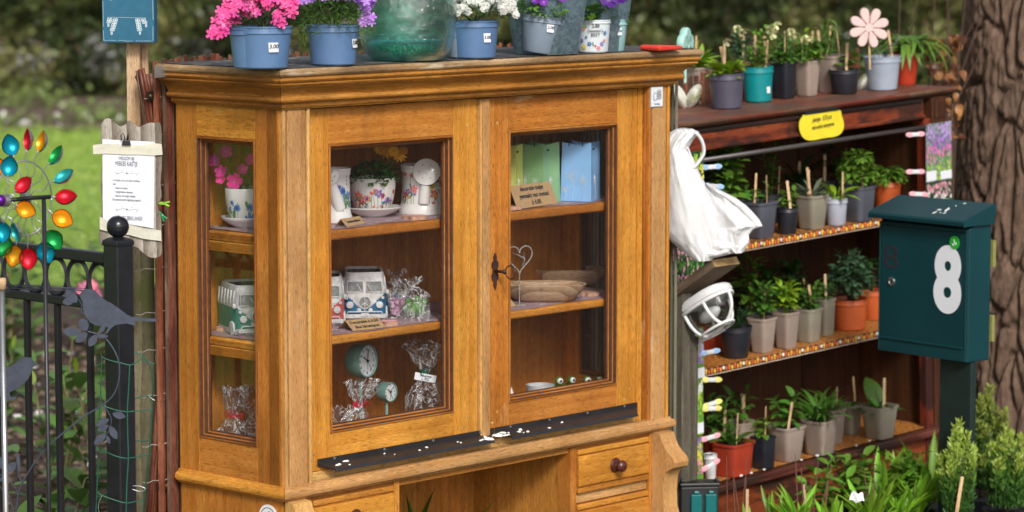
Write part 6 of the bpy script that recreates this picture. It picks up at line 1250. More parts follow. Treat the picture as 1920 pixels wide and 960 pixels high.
# stone wings
STN = plain('mossy_stone', (.62, .62, .56), .9, .12, 30, .6, rnd=0, dirt=((.22, .24, .06), .52))
def wings(label, u_, v_, s, k2=2):
    p = RED.on(u_, v_, 2, 0); t = thing('stone_wings', label, 'ornament', Matrix.Translation(RED.w((p.x, p.y+.02, 0))) @ RZ(-.1))
    for sg in (-1, 1)[:k2]:
        mb = MB(); N, K = 18, 8; 
        for side in (0, 1):
            mb.grid(N, K, lambda a, b: tuple(RY(sg*.50) @ Vector((s*.23*cos(2*pi*a)*(b)*1.0+sg*s*.02, -.004-(.022*(1-b*b))*(1 if side else -.35), s*.5+s*.48*sin(2*pi*a)*b))), True)
        part('wing', mb, STN, t, True)
wings('two rounded mossy stone wings standing upright at the left of the red top', 1297, 203, .078)
wings('rounded pale stone behind the small black pot', 1618, 170, .06)
# mint wooden flower seen edge-on, pink wooden flower
mint = plain('mint_paint', (.36, .62, .56), .6, .08, 40, .2, rnd=0); t = thing('wooden_flower', 'mint painted wooden flower on a stick, seen edge on', 'ornament', Matrix.Translation(RED.w(RED.on(1285, 86, 1, .10))) @ RZ(1.20))
mb = MB()
for k in range(5): a = pi/2+k*2*pi/5; mb.lathe([(.0001, -.010), (.021, -.010), (.024, -.006), (.024, .006), (.021, .010), (.0001, .010)], 20, T_(.026*cos(a), 0, .026*sin(a)) @ RX(pi/2))
autosm(part('petals', mb, mint, t), 40); part('stick', MB().tube([(0, 0, -.02), (0, 0, -.10)], .004, 8), mint, t)
pkm = plain('pink_paint', (.70, .50, .48), .65, .05, 60, .25, rnd=0); PW = RED.w(RED.on(1629, 52, 1, .05)); t = thing('wooden_flower', 'pale pink wooden flower with eight petals above the grey blue pot', 'ornament', Matrix.Translation(PW) @ RZ(.12))
for k in range(8):
    a = k*pi/4+.32; L_ = .060; pr = [(.007, .0), (.016, .006), (.030, .0115), (.044, .0135), (.055, .010), (.060, 0), (.055, -.010), (.044, -.0135), (.030, -.0115), (.016, -.006)]; part('petal', MB().prism([(cos(a)*x-sin(a)*z, sin(a)*x+cos(a)*z) for x, z in pr], T_(0, U(-.001, .001), 0), -.007, .007), pkm, t, bevel=.003)
autosm(part('centre', MB().lathe([(.0001, -.013), (.010, -.013), (.0125, -.010), (.0125, .008), (.0001, .008)], 24, RX(pi/2)), pkm, t)); part('stick', MB().tube([(.002, .006, -.01), (.006, .006, -.12)], .003, 8), STICK, t)
# shelf 1
S1 = 'seedling pots on the upper shelf'
seed(RED, 1365, 452, 60, 70, 'black', 0, RZ1, ('herb', .19, 60, 'fresh', .048, dict(stems=4)), 'pot with tall leafy bright green stems behind the white bag, upper shelf', 0, group=S1)
seed(RED, 1372, 445, 60, 60, 'slate', 1, RZ1, ('herb', .15, 50, 'mid', .050, dict(stems=4)), 'dark pot with deep green leaves in the shade at upper left', 0, yo=.1, group=S1)
seed(RED, 1426, 449, 70, 69, 'slate', 1, RZ1, ('herb', .065, 7, 'mid', .034, dict(stems=2)), 'slate square pot beside the white bag, upper shelf', 2, group=S1)
seed(RED, 1478, 440, 40, 49, 'black', 0, RZ1, ('herb', .055, 12, 'fresh', .030, dict(stems=2)), 'small black round pot between slate and olive pots, upper shelf', 1, group=S1, taper=.85)
seed(RED, 1524, 431, 64, 64, 'olive', 1, RZ1, ('rosette', .03, 12, 'grey', .045, dict(shape=leaf('narrow', 'grey', w=.22))), 'olive taupe square pot with spiky grey rosette, upper shelf', 2, group=S1)
seed(RED, 1570, 424, 43, 50, 'lightgrey', 0, RZ1, ('rosette', .05, 5, 'lime', .060, dict(shape=leaf('narrow', 'lime', w=.25, bend=.5))), 'pale grey round pot with a few bent leaves, upper shelf', 1, group=S1, taper=.82)
seed(RED, 1611, 417, 70, 66, 'slate', 1, RZ1, (('bush', .105, 190, 'fresh', .024, dict(shape='saw', rr=.95)),), 'slate square pot of curly parsley like leaves, upper shelf', 1, group=S1, taper=.8)
seed(RED, 1667, 397, 52, 54, 'orange', 0, RZ1, (('bush', .05, 90, 'fresh', .026, dict(shape='saw', rr=1.1)),), 'orange round pot at the right end of the upper shelf', 0, group=S1, taper=.85)
for u_, vb, m, k in ((1500, 408, 'dark', 'grass'), (1545, 400, 'dark', 'herb'), (1590, 396, 'mid', 'grass'), (1450, 425, 'mid', 'herb')): seed(RED, u_, vb, 56, 56, 'black', 0, RZ1, (k, .14, 22, m, .035), 'shaded dark pot in the back row of the upper shelf, '+{1500: 'behind the round black pot', 1545: 'behind the olive pot', 1590: 'behind the pale grey pot', 1450: 'behind the slate pot'}[u_], 1, yo=.06, group=S1)
# shelf 2
S2 = 'seedling pots on the middle shelf'
seed(RED, 1340, 665, 52, 46, 'rust', 1, RZ2, ('rosette', .02, 4, 'dark', .02), 'rust red pot mostly hidden at the left of the middle shelf', 0, yo=.03, group=S2)
seed(RED, 1382, 674, 62, 59, 'black', 0, RZ2, ('herb', .06, 30, 'dark', .020), 'black round pot with fine dark shoots, front of the middle shelf', 0, group=S2)
seed(RED, 1431, 663, 56, 66, 'taupe', 1, RZ2, (('herb', .10, 50, 'mid', .034),), 'taupe square pot with soft mint like leaves, second on the middle shelf', 1, group=S2, taper=.7)
seed(RED, 1476, 655, 52, 69, 'taupe', 1, RZ2, (('herb', .085, 34, 'lime', .034, dict(shape='saw')),), 'pinkish taupe square pot with lime green leaves, third on the middle shelf', 0, group=S2, taper=.72)
seed(RED, 1518, 643, 54, 63, 'olive', 1, RZ2, (('herb', .055, 34, 'mid', .032),), 'olive square pot with low leaves, fourth on the middle shelf', 1, group=S2, taper=.78)
seed(RED, 1548, 632, 44, 70, 'olive', 1, RZ2, (('herb', .06, 12, 'mid', .032),), 'olive square pot peeping out behind the fourth one', 1, yo=.01, group=S2, taper=.8)
seed(RED, 1597, 622, 66, 58, 'orange', 0, RZ2, (('bush', .125, 260, 'blue', .022, dict(rr=1.25)), ('herb', .15, 60, 'blue', .022, dict(stems=6))), 'orange round pot with a bushy blue green plant', 0, group=S2, taper=.9)
seed(RED, 1640, 606, 50, 56, 'orange', 0, RZ2, (('bush', .10, 60, 'dark', .022),), 'shaded orange pot at the back right, beside the mailbox', 0, yo=.04, group=S2)
for u_, vb, m, k in ((1410, 645, 'fresh', 'herb'), (1452, 640, 'dark', 'herb'), (1500, 632, 'dark', 'herb')): seed(RED, u_, vb, 50, 56, 'black', 0, RZ2, (k, .17 if u_ == 1410 else .11, 30, m, .045), 'shaded pot in the back row of the middle shelf, '+{1410: 'with tall pale leaves', 1452: 'behind the lime leaved pot', 1500: 'with a wooden label'}[u_], 1, yo=.06, group=S2)
# shelf 3
S3 = 'seedling pots on the lowest shelf'
seed(RED, 1333, 903, 26, 50, 'white', 0, RZ3, ('rosette', .01, 3, 'dark', .012), 'small white cup at the left front of the lowest shelf', 0, group=S3)
seed(RED, 1350, 886, 56, 60, 'rust', 1, RZ3, (('herb', .11, 26, 'mid', .042, dict(shape='saw')),), 'rust pot with broad leaves behind the front red pot', 1, yo=.03, group=S3)
seed(RED, 1376, 896, 84, 64, 'rust', 1, RZ3, (('herb', .085, 34, 'mid', .015, dict(stems=2)), ('rosette', .03, 5, 'mid', .04)), 'wide rust red square pot at the front of the lowest shelf', 1, group=S3, taper=.78)
seed(RED, 1433, 881, 48, 60, 'black', 1, RZ3, ('herb', .055, 14, 'fresh', .034, dict(stems=3)), 'black square pot with long wooden label, lowest shelf', 1, group=S3, taper=.82)
seed(RED, 1478, 867, 70, 66, 'taupe', 1, RZ3, (('herb', .09, 26, 'mid', .042, dict(stems=4)),), 'taupe square pot with arching leaves, left of two on the lowest shelf', 1, group=S3, taper=.72)
seed(RED, 1540, 855, 70, 66, 'taupe', 1, RZ3, (('grass', .13, 22, 'mid', .1), ('herb', .04, 12, 'mid', .03)), 'taupe square pot with tall grassy leaves, right of two on the lowest shelf', 0, group=S3, taper=.76)
seed(RED, 1395, 862, 60, 62, 'taupe', 1, RZ3, (('herb', .09, 14, 'mid', .04),), 'brown square pot in the back row of the lowest shelf', 2, yo=.06, group=S3)
seed(RED, 1565, 838, 50, 66, 'taupe', 1, RZ3, (('grass', .09, 10, 'fresh', .1),), 'taupe pot tucked behind the grassy one', 1, yo=.03, group=S3)
BIGL = leaf('oval', 'mid', w=.48, bend=.45, fold=.1, nl=8)
def bigleaf(t, z, L):
    for (a, el, s) in L: link('leaf', BIGL, t, aim((cos(a)*.006, sin(a)*.006, z), (cos(a)*cos(el), sin(a)*cos(el), sin(el)), (-cos(a)*.5, -sin(a)*.5, 1), s))
t = seed(RED, 1597, 820, 50, 56, 'olive', 1, RZ3, ('rosette', .01, 2, 'mid', .03), 'olive pot with one big drooping leaf and a tall wooden label', 1, yo=.03, group=S3); bigleaf(t, .065, [(-2.0, .6, .10), (2.9, .8, .05)])
t = seed(RED, 1652, 825, 70, 62, 'olive', 1, RZ3, ('rosette', .01, 3, 'mid', .03), 'olive square pot with big upright ribbed leaves at the right', 1, group=S3, taper=.74); bigleaf(t, .072, [(1.2, 1.35, .125), (-.5, .45, .085), (2.2, 1.0, .06), (-1.6, .9, .07), (-2.8, .5, .05)])
# posters with clothes pegs
def poster(label, u0, v0, u1, v1, y, cols, tags=(), dots=90):
    """flat printed plant picture: greens with flower specks"""
    A = RED.on(u0, v1, 1, y); B = RED.on(u1, v1, 1, y); w = B.x-A.x; h = RED.on(u0, v0, 1, y).z-A.z; t = thing('plant_poster', label, 'poster', RED.M @ T_((A.x, y, A.z)), 'plant picture cards on the bookcase')
    g = plain('poster_green_'+cols[0], dict(lime=(.20, .36, .04), dark=(.03, .08, .03), lav=(.22, .26, .24))[cols[0]], .35, .6, 90, .05, rnd=0); part('sheet', MB().box(0, w, 0, .0008, 0, h), g, t)
    pal = dict(pink=(.75, .20, .42), purple=(.30, .14, .50), lilac=(.50, .36, .72), yellow=(.75, .65, .08), white=(.75, .78, .76), leaf=(.10, .30, .05), lime=(.40, .60, .06), orange=(.85, .3, .03), rose=(.8, .35, .45))
    ms = [plain('ptr_'+c, pal[c], .4, .2, 90, 0, rnd=0) for c in cols[1:]]; mb = MB()
    for i in range(dots):
        x, f = U(.003, w-.003), i/dots; z = U(.0, 1); k = min(len(ms)-1, int((z+U(-.15, .15))*len(ms)) if z+U(-.1, .1) > 0 else 0); mb.mi = max(0, k); s = U(.0018, .0045); n = 6
        a = U(0, 3); zz = .004+z*(h-.008); m = mb.verts([(min(w, max(0, x+s*cos(a+j*1.047)*(1 if j % 2 else .6))), -.0003-i*.000002, min(h, max(0, zz+1.6*s*sin(a+j*1.047)))) for j in range(n)]); mb.face(*range(m, m+n))
    part('picture', mb, ms, t, kind='stuff')
    for (x0, x1, z0, z1) in tags: part('price_label', MB().box(x0*w, x1*w, -.0012, -.0002, z0*h, z1*h), PAPER, t)
    return t
poster('lavender and pink salvia picture card at the top right beside the trunk', 1737, 233, 1785, 343, -.018, ('lav', 'lime', 'leaf', 'pink', 'purple', 'lilac'), ((.0, .38, .02, .19), (.55, .98, .02, .16)), 420)
poster('white and red flower picture card just above the mailbox', 1737, 345, 1785, 440, -.018, ('dark', 'lime', 'leaf', 'white', 'rose'), (), 240)
poster('yellow flower picture card behind the white bag', 1262, 290, 1322, 400, -.018, ('dark', 'orange', 'leaf', 'yellow', 'lime'), (), 240)
poster('pink bud picture card on dark leaves behind the slanted board', 1262, 462, 1322, 560, -.018, ('dark', 'leaf', 'rose', 'leaf', 'rose'), ((.15, .55, .02, .16),), 240)
poster('purple flower picture card below the lamp', 1285, 620, 1321, 715, -.018, ('lime', 'leaf', 'purple', 'lilac', 'purple'), ((.45, 1., .0, .2),), 240)
poster('lime green leaf picture card below the purple one', 1285, 717, 1320, 822, -.018, ('lime', 'lime', 'leaf', 'lime', 'white'), ((.40, .98, .03, .22),), 260)
poster('pink foxglove picture card, lowest on the left stile', 1285, 824, 1319, 912, -.018, ('lime', 'leaf', 'pink', 'yellow', 'purple'), (), 260)
PG = {k: plain('peg_'+k, c, .35, .05, 30) for k, c in dict(pink=(.78, .38, .45), blue=(.30, .48, .72), yellow=(.78, .72, .20), clear=(.6, .62, .64)).items()}
PEGL = {(1716, 252): 'pink clothes peg, top one on the right stile', (1716, 322): 'pink clothes peg, middle one on the right stile', (1722, 364): 'pink clothes peg just above the mailbox roof', (1334, 313): 'light blue clothes peg, upper one beside the white bag', (1338, 349): 'light blue clothes peg, lower one beside the white bag', (1331, 660): 'light blue clothes peg below the lamp', (1334, 712): 'yellow clothes peg under the middle shelf edge', (1335, 757): 'upper of the two crossed yellow clothes pegs', (1334, 766): 'lower of the two crossed yellow clothes pegs', (1332, 820): 'pink clothes peg on the left stile above the white cup', (1332, 872): 'pink clothes peg in front of the white cup'}
for (u_, v_, c, a) in ((1716, 252, 'pink', .05), (1716, 322, 'pink', .0), (1722, 364, 'pink', -.05), (1334, 313, 'blue', .05), (1338, 349, 'blue', -.1), (1331, 660, 'blue', .15), (1334, 712, 'yellow', -.02), (1335, 757, 'yellow', .28), (1334, 766, 'yellow', .02), (1332, 820, 'pink', .25), (1332, 872, 'pink', .5)):
    t = thing('clothes_peg', PEGL[(u_, v_)], 'clothes peg', Matrix.Translation(RED.w(RED.on(u_, v_, 1, -.028))) @ RZ(.25) @ RY(-a), 'pastel clothes pegs'); L_ = .031
    for s in (-1, 1):
        pr = [(L_*cos(q)*(.42)+s*L_*.55, .0075*sin(q)) for q in [2*pi*i/18 for i in range(18)]]; part('grip', MB().prism(pr, T_(0, 0, 0), -.004, .004), PG[c], t, bevel=.002)
    part('spring', MB().box(-.012, .012, -.0055, .0055, -.006, .006), PG['clear'], t, bevel=.0025)
# ================================================================== mailbox, trunk, lamp post, bag, plants in front
AM = -.873; xm, ym = Vector((cos(AM), sin(AM), 0)), Vector((-sin(AM), cos(AM), 0)); MD = .088
cr_ = WLD.on(1813.5, 681, 1, 7.9); MW = -Frame(cr_, AM).on(1646.5, 653, 1, 0).x; MX = Frame(cr_-xm*MW, AM); mbx = thing('mailbox', 'dark teal green house mailbox numbered 8 on a post before the tree', 'mailbox', MX.M)
MT = NT('mailbox_teal'); v = MT.coord((1, 1, 1)); MT.col(MT.ramp(MT.noise(v, 4, 3), [(.3, (.004, .036, .044)), (.7, (.005, .047, .056))])); MT.b.inputs['Roughness'].default_value = .38; MT.bump(MT.noise(v, 900, 2), .12, .0006); setin(MT.b, 'Specular IOR Level', .4); MT = MT.m
zt = MX.on(1642, 412, 1, 0).z; zs = MX.on(1871, 392, 0, MW).z
mb = MB(); A = [(0, 0), (MD, 0), (MD, zt+.035), (0, zt)]; i = mb.verts([(0, y, z) for y, z in A]); j = mb.verts([(MW, y, z) for y, z in A])
mb.face(i, i+1, i+2, i+3); mb.face(j+3, j+2, j+1, j)
for k in range(4): mb.face(i+k, j+k, j+(k+1) % 4, i+(k+1) % 4)
part('body', mb, MT, mbx, bevel=.004)
a, b = MX.on(1653, 422, 1, -.003), MX.on(1806, 652, 1, -.003); dz0, dz1 = b.z, a.z; dx0, dx1 = a.x, b.x
part('door_frame', MB().box(.004, MW-.004, -.0055, .0, dz1+.003, zt-.001), MT, mbx, bevel=.001)
part('door_frame', MB().box(.004, dx0-.002, -.0055, 0, .002, dz1+.0025), MT, mbx, bevel=.001); part('door_frame', MB().box(dx1+.002, MW-.004, -.0055, 0, .002, dz1+.0025), MT, mbx, bevel=.001); part('door_frame', MB().box(dx0-.0015, dx1+.0015, -.0055, 0, .002, dz0-.0055), MT, mbx, bevel=.001)
d = link('door', None, mbx); part('leaf', MB().box(dx0, dx1, -.004, -.0005, dz0, dz1), MT, d, bevel=.0012); part('lower_lip', MB().box(dx0+.004, dx1, -.009, -.004, dz0-.0045, dz0+.001), MT, d, bevel=.001)
q = MX.on(1671, 528, 1, -.006); autosm(part('lock', MB().lathe([(.0125, 0), (.0115, .004), (.007, .005), (.0065, .002), (.0001, .002)], 28, T_(q.x, -.004, q.z) @ RX(pi/2)), plain('lock_steel', (.45, .46, .47), .25, metal=.9), d), 40); part('keyhole', MB().box(q.x-.001, q.x+.001, -.0068, -.006, q.z-.0035, q.z+.0035), INK, d)
NWH = plain('number_white', (.80, .83, .90), .35, .02, 10, .05, rnd=0)
def eight(u_, v_, hp, wpx, mat, off, y, o8):
    q = MX.on(u_, v_, 1, -.004); T = MX.on(u_, v_-hp/2, 1, -.004); B = MX.on(u_, v_+hp/2, 1, -.004); H = T.z-B.z; c = bpy.data.curves.new('n', 'FONT'); c.body = '8'; c.offset = off; c.extrude = .0004/H; c.resolution_u = 6
    o = bpy.data.objects.new('tmp', c); C.objects.link(o); bpy.context.view_layer.update(); me = bpy.data.meshes.new_from_object(o.evaluated_get(bpy.context.evaluated_depsgraph_get())); bpy.data.objects.remove(o)
    xs = [v.co.x for v in me.vertices]; ys = [v.co.y for v in me.vertices]; W = abs(MX.on(u_+wpx/2, v_, 1, -.004).x-MX.on(u_-wpx/2, v_, 1, -.004).x); cx, cy = (min(xs)+max(xs))/2, (min(ys)+max(ys))/2; sx, sy = W/(max(xs)-min(xs)), H/(max(ys)-min(ys))
    me.transform(Matrix.Diagonal((sx, sy, H, 1)) @ T_(-cx, -cy, 0)); me.materials.clear(); me.materials.append(mat); link('numeral', me, d, T_(q.x, y, q.z) @ FRONT, label=o8)
eight(1777, 524, 129, 52, NWH, .045, -.0052, 'large white numeral 8'); eight(1670.5, 482, 43, 27, INK, -.004, -.0045, 'small black numeral 8')
q = MX.on(1790, 455, 1, -.006); gs = plain('sticker_green', (.03, .42, .04), .35, .03, 10, 0, rnd=0); part('sticker', MB().lathe([(.0178, 0), (.0178, .0006), (.0001, .0006)], 30, T_(q.x, -.0061, q.z) @ RX(pi/2)), gs, d, label='round green sticker')
part('sticker_mark', MB().tube([(q.x-.008, -.0071, q.z-.003), (q.x-.004, -.0071, q.z-.008), (q.x, -.0071, q.z-.004), (q.x-.002, -.0071, q.z+.009), (q.x+.001, -.0071, q.z-.001), (q.x+.006, -.0071, q.z+.001), (q.x+.005, -.0071, q.z-.006)], .0012, 5), NWH, d)
rf = MX.on(1633, 399, 1, -.032); rk = MX.on(1871, 386, 0, MW+.010); mb = MB(); zf = rf.z; zk = MX.on(1702, 366, 1, MD+.004).z
P_ = [(-.032, zf-.013), (-.034, zf-.002), (-.030, zf+.003), (MD+.004, zk), (MD+.004, zk-.03), (MD+.001, zk-.03), (MD+.0005, zk-.006), (-.026, zf-.004), (-.028, zf-.013)]
i = mb.verts([(-.012, y, z) for y, z in P_]); j = mb.verts([(MW+.010, y, z) for y, z in P_]); n = len(P_); mb.face(*[i+k for k in range(n)][::-1]); mb.face(*[j+k for k in range(n)])
for k in range(n): mb.face(i+k, j+k, j+(k+1) % n, i+(k+1) % n)
part('roof', mb, MT, mbx, bevel=.0015)
zr = lambda y: zf+.003+(y+.030)/(MD+.034)*(zk-zf-.003)
for sx in (-.0118, MW+.0075):
    mb = MB(); i = mb.verts([(sx, -.031, zf-.013), (sx, MD, zf-.013), (sx, MD, zk-.001), (sx, -.031, zf+.001)]); j = mb.verts([(sx+.0022, -.031, zf-.013), (sx+.0022, MD, zf-.013), (sx+.0022, MD, zk-.001), (sx+.0022, -.031, zf+.001)]); mb.face(i, i+1, i+2, i+3); mb.face(j+3, j+2, j+1, j)
    for k in range(4): mb.face(i+k, j+k, j+(k+1) % 4, i+(k+1) % 4)
    part('roof_side', mb, MT, mbx)
mb = MB()
for k in range(9):
    y = U(.0, .075); x = MW-.11+U(-.02, .02)+(.02 if k > 5 else 0); s = U(.002, .0055)
    mb.lathe([(s*1.1, 0), (s*.9, .0007), (.0001, .001)], 9, T_(x, y, zr(y)+.0003) @ RX(atan2(zk-zf, MD+.03)) @ RZ(U(0, 3)) @ Matrix.Diagonal((1.8, .8, 1, 1)))
part('bird_dropping', mb, plain('dropping', (.75, .78, .74)), mbx, kind='stuff')
for z0, z1 in ((.05, .12), (.25, .32)): part('mounting_batten', MB().box(MW-.02, MW+.006, MD+.0005, MD+.012, z0, z1), plain('batten_olive', (.22, .21, .06), .8), mbx)
PG_ = plain('post_green', (.008, .022, .020), .6, .2, 20, .2); t = thing('mailbox_post', 'wide dark green post carrying the mailbox', 'post', MX.M); part('post', MB().box(MW-.112, MW-.002, .018, .040, -MX.w((0, 0, 0)).z, -.001), PG_, t, bevel=.002)
# ---- tree trunk with plated bark
TC = Vector((1.705, 9.48, 0))
def bark():
    mb = MB(); NA, NZ = 330, 300; Z0, Z1 = 0., 3.2
    def fn(a, b):
        th = -pi*1.30+a*pi*1.30+.2; z = Z0+(Z1-Z0)*b if b < .0 else Z0+(Z1-Z0)*b; R = .315+.05*exp(-z*1.6)-.025*z/2+.02*noise.noise((cos(th)*1.2, sin(th)*1.2, z*.9))+.012*sin(th*5+z*.8)
        p = Vector((cos(th)*R*17+.6*noise.noise((cos(th)*4, sin(th)*4, z*5)), sin(th)*R*17, z*4.6+1.2*noise.noise((cos(th)*5, sin(th)*5, z*3+7))))
        dd = noise.voronoi(p)[0]; e = dd[1]-dd[0]; c = min(1, max(0, e/.15)); c = c*c*(3-2*c)
        p2 = Vector((cos(th)*R*45, sin(th)*R*45, z*20)); d2 = noise.voronoi(p2)[0]; c2 = min(1, (d2[1]-d2[0])/.3)
        R += -.034*(1-c)+.005*c2*c+.009*noise.noise(Vector((p.x*1.1, p.y*1.1, p.z*.9)))*c+.006*noise.noise(p2*1.5)+.004*noise.noise((cos(th)*R*160, sin(th)*R*160, z*26))
        return (cos(th)*R, sin(th)*R, z)
    mb.grid(NA, NZ, fn); return mb
BK = NT('bark'); v = BK.coord((1, 1, .35)); n1 = BK.noise(v, 55, 6, .7); BK.col(BK.mix(BK.ramp(BK.noise(BK.coord((1, 1, 1)), 90, 4, .7), [(.60, 0.), (.72, .65)]), BK.ramp(n1, [(.25, (.042, .024, .015)), (.5, (.12, .072, .047)), (.75, (.22, .145, .10))]), (.28, .23, .20))); BK.b.inputs['Roughness'].default_value = .9; BK.bump(n1, .8, .006)
t = thing('tree_trunk', 'thick tree trunk with deeply cracked brown bark at the right edge', 'tree', Matrix.Translation(TC)); part('trunk', bark(), BK.m, t, True)
part('trunk_back', MB().lathe([(.30, 0), (.27, 1.5), (.25, 3.2)], 40, cap=False), BK.m, t, True)
# crown high above the frame: limbs and leaves that shade the right hand side
mb = MB()
for i in range(9):
    a = i*.7+U(-.2, .2); L_ = U(1.8, 3.0); mb.tube([(cos(a)*.12, sin(a)*.12, 3.0+.1*i), (cos(a)*L_*.5, sin(a)*L_*.5, 4.1+.1*i), (cos(a)*L_, sin(a)*L_, 5.0+U(0, .8))], [.10, .06, .02], 8)
mb.tube([(0, 0, 3.15), (.05, .03, 4.6), (.1, .0, 6.2)], [.25, .16, .05], 14); part('limb', mb, BK.m, t, True)
n = 5200; ph = rn.uniform(0, 6.28, n); rr_ = 2.6*np.sqrt(rn.uniform(0, 1, n)); zz = rn.uniform(4.3, 6.6, n); me = leafcloud(np.stack([rr_*np.cos(ph), rr_*np.sin(ph), zz], 1), .13, [HL[0], HL[1]], width=.6); link('crown', me, t, kind='stuff')
# dry brown shrub between bookcase and trunk
t = thing('dry_shrub', 'withered shrub of curled brown leaves between the red bookcase and the trunk', 'shrub', T_(1.30, 9.25, 0)); DL = leafmesh('dry_leaf', leafmat('dry_leaf', (.40, .17, .07), (.20, .075, .03), .25, rnd=.35), w=.6, bend=1.0, fold=.6, nl=5); st = MB()
for i in range(95):
    f = U(0, 1); u_, v_ = 1748+U(-8, 60)-14*abs(f-.5), 60+f*200; u_ = min(u_, 1806-(v_ > 200)*10); q = WLD.on(u_, v_, 1, 9.25+U(-.08, .2))-Vector((1.30, 9.25, 0)); link('leaf', DL, t, aim(q, (U(-1, 1), U(-1, .6), U(-1, .6)), (U(-1, 1), U(-1, 1), 1), U(.03, .055)))
for i in range(9): x = U(-.12, .1); st.tube([(x*.3, 0, 0), (x*.8, .05, .8), (x, .0, 1.35), (x+U(-.05, .12), -.02, U(1.55, 1.85))], [.008, .006, .003, .0015], 6)
part('stem', st, plain('twig', (.09, .05, .035), .8), t)
n = 5200; P = np.stack([rn.uniform(-.75, 1.2, n), rn.uniform(-.15, .35, n), rn.uniform(0, 1.42, n)], 1); t = thing('dark_shrub', 'dark leafy evergreen shrub in the shade behind trunk and bookcase', 'shrub', T_(1.72, 10.45, 0)); link('foliage', leafcloud(P, .06, [HL[1], HL[0]], nrm=np.array([0, -.7, .3]), width=.6), t, kind='stuff'); part('stem', MB().tube([(0, 0, 0), (.1, .1, 1.2)], .03, 8), BK.m, t)
# ---- wooden post with slanted board and bulkhead lamp
LP = WLD.on(1278, 800, 1, 7.80); t = thing('lamp_post', 'grey green weathered wooden post standing between the two cabinets', 'post', T_(LP.x, LP.y+.03, 0) @ RZ(.80))
part('post', MB().box(-.032, .032, -.032, .032, 0, WLD.on(1278, 545, 1, 7.85).z), wood('post_grey', 2, (.07, .062, .042), (.125, .11, .08), (.20, .18, .13), rough=.85, cath=.2), t, bevel=.003)
nn = Vector((-sin(.80), cos(.80), 0)); dd_ = Vector((cos(.80), sin(.80), 0)); th_ = .57; Lv = nn*cos(th_)-Vector((0, 0, 1))*sin(th_); Nv = nn*sin(th_)+Vector((0, 0, 1))*cos(th_)
BM = Matrix((dd_, Lv, Nv)).transposed().to_4x4(); BM.translation = WLD.on(1333.5, 487, 1, 7.70)
t = thing('roof_board', 'slanted rough sawn board fixed on top of the wooden post', 'board', BM); part('board', MB().box(0, .100, 0, .30, -.022, 0), [wood('board_wood', 1, (.13, .09, .06), (.21, .155, .105), (.30, .23, .16), rough=.85)][0], t, bevel=.0012)
part('end_grain', MB().box(.001, .099, -.0012, .0, -.0213, -.0007), wood('end_grain', 0, (.30, .19, .07), (.42, .29, .13), (.52, .38, .2), rough=.9, sc=2), t)
LM_ = BM @ T_(.068, .135, -.044) @ RX(pi) @ Matrix.Scale(1.1, 4); t = thing('bulkhead_lamp', 'white bulkhead lamp with ribbed glass dome and plastic cage under the board', 'lamp', LM_); LW = plain('lamp_white', (.72, .73, .74), .3, .03, 20, .05, rnd=0)
EL = Matrix.Diagonal((.62, 1, 1, 1)); autosm(part('base', MB().lathe([(.0001, 0), (.074, 0), (.080, .005), (.082, .015), (.079, .020), (.073, .022), (.0001, .022)], 44, EL, sq=2.6), LW, t), 40)
def dome(a, b):
    th = 2*pi*a; r = b; e = 2.6; k = 1/((abs(cos(th))**e+abs(sin(th))**e)**(1/e)); y = .070*k*sin(th)*sin(r*pi/2); x = .070*.60*k*cos(th)*sin(r*pi/2); z = .022+.064*cos(r*pi/2)**.7; z += .0022*sin(y*620); return (x, y, z)
LG = NT('ribbed_glass'); LG.b.inputs['Base Color'].default_value = (.85, .88, .88, 1); LG.b.inputs['Roughness'].default_value = .12; setin(LG.b, 'Transmission Weight', .55); LG = pane_mat('ribbed_dome', (.78, .80, .80), 1.8, .2, wob=.2)
part('glass_dome', MB().grid(72, 60, lambda a, b: dome(a, max(.001, b)), True), LG, t, True)
cg = lambda pts, r=.0042: part('cage_bar', MB().tube(pts, r, 8), LW, t, True)
part('inner_tray', MB().lathe([(.068, .0225), (.0001, .0225)], 30, EL, cap=False), plain('tray_grey', (.62, .63, .64), .5), t); part('bulb', MB().ball((0, 0, .048), .016, 14, 10, (1, 2.2, 1)), plain('bulb', (.75, .75, .74), .4), t, True)
cg([(.050*cos(a), .0815*sin(a), .026) for a in [2*pi*i/48 for i in range(49)]], .0046); cg([(.032*cos(a), .052*sin(a), .0885) for a in [2*pi*i/40 for i in range(41)]], .0036)
for y in (-.034, .034): cg([(.050*cos(a)*(1-.1), y, .024+.065*sin(a)**.8) for a in [pi*i/20 for i in range(21)]])
cg([(0, .081*cos(a), .024+.067*sin(a)**.8) for a in [pi*i/24 for i in range(25)]])
part('latch', MB().box(-.008, .008, -.088, -.080, .004, .045), LW, t, bevel=.002); part('latch', MB().box(-.008, .008, -.112, -.086, .036, .042), LW, t, bevel=.002); part('cable_entry', MB().tube([(0, -.078, .014), (0, -.10, .014)], .009, 12), LW, t, True); part('cable', MB().tube([(0, -.10, .014), (-.01, -.12, .016), (-.03, -.15, .014)], .0045, 8), BLACKM, t, True)
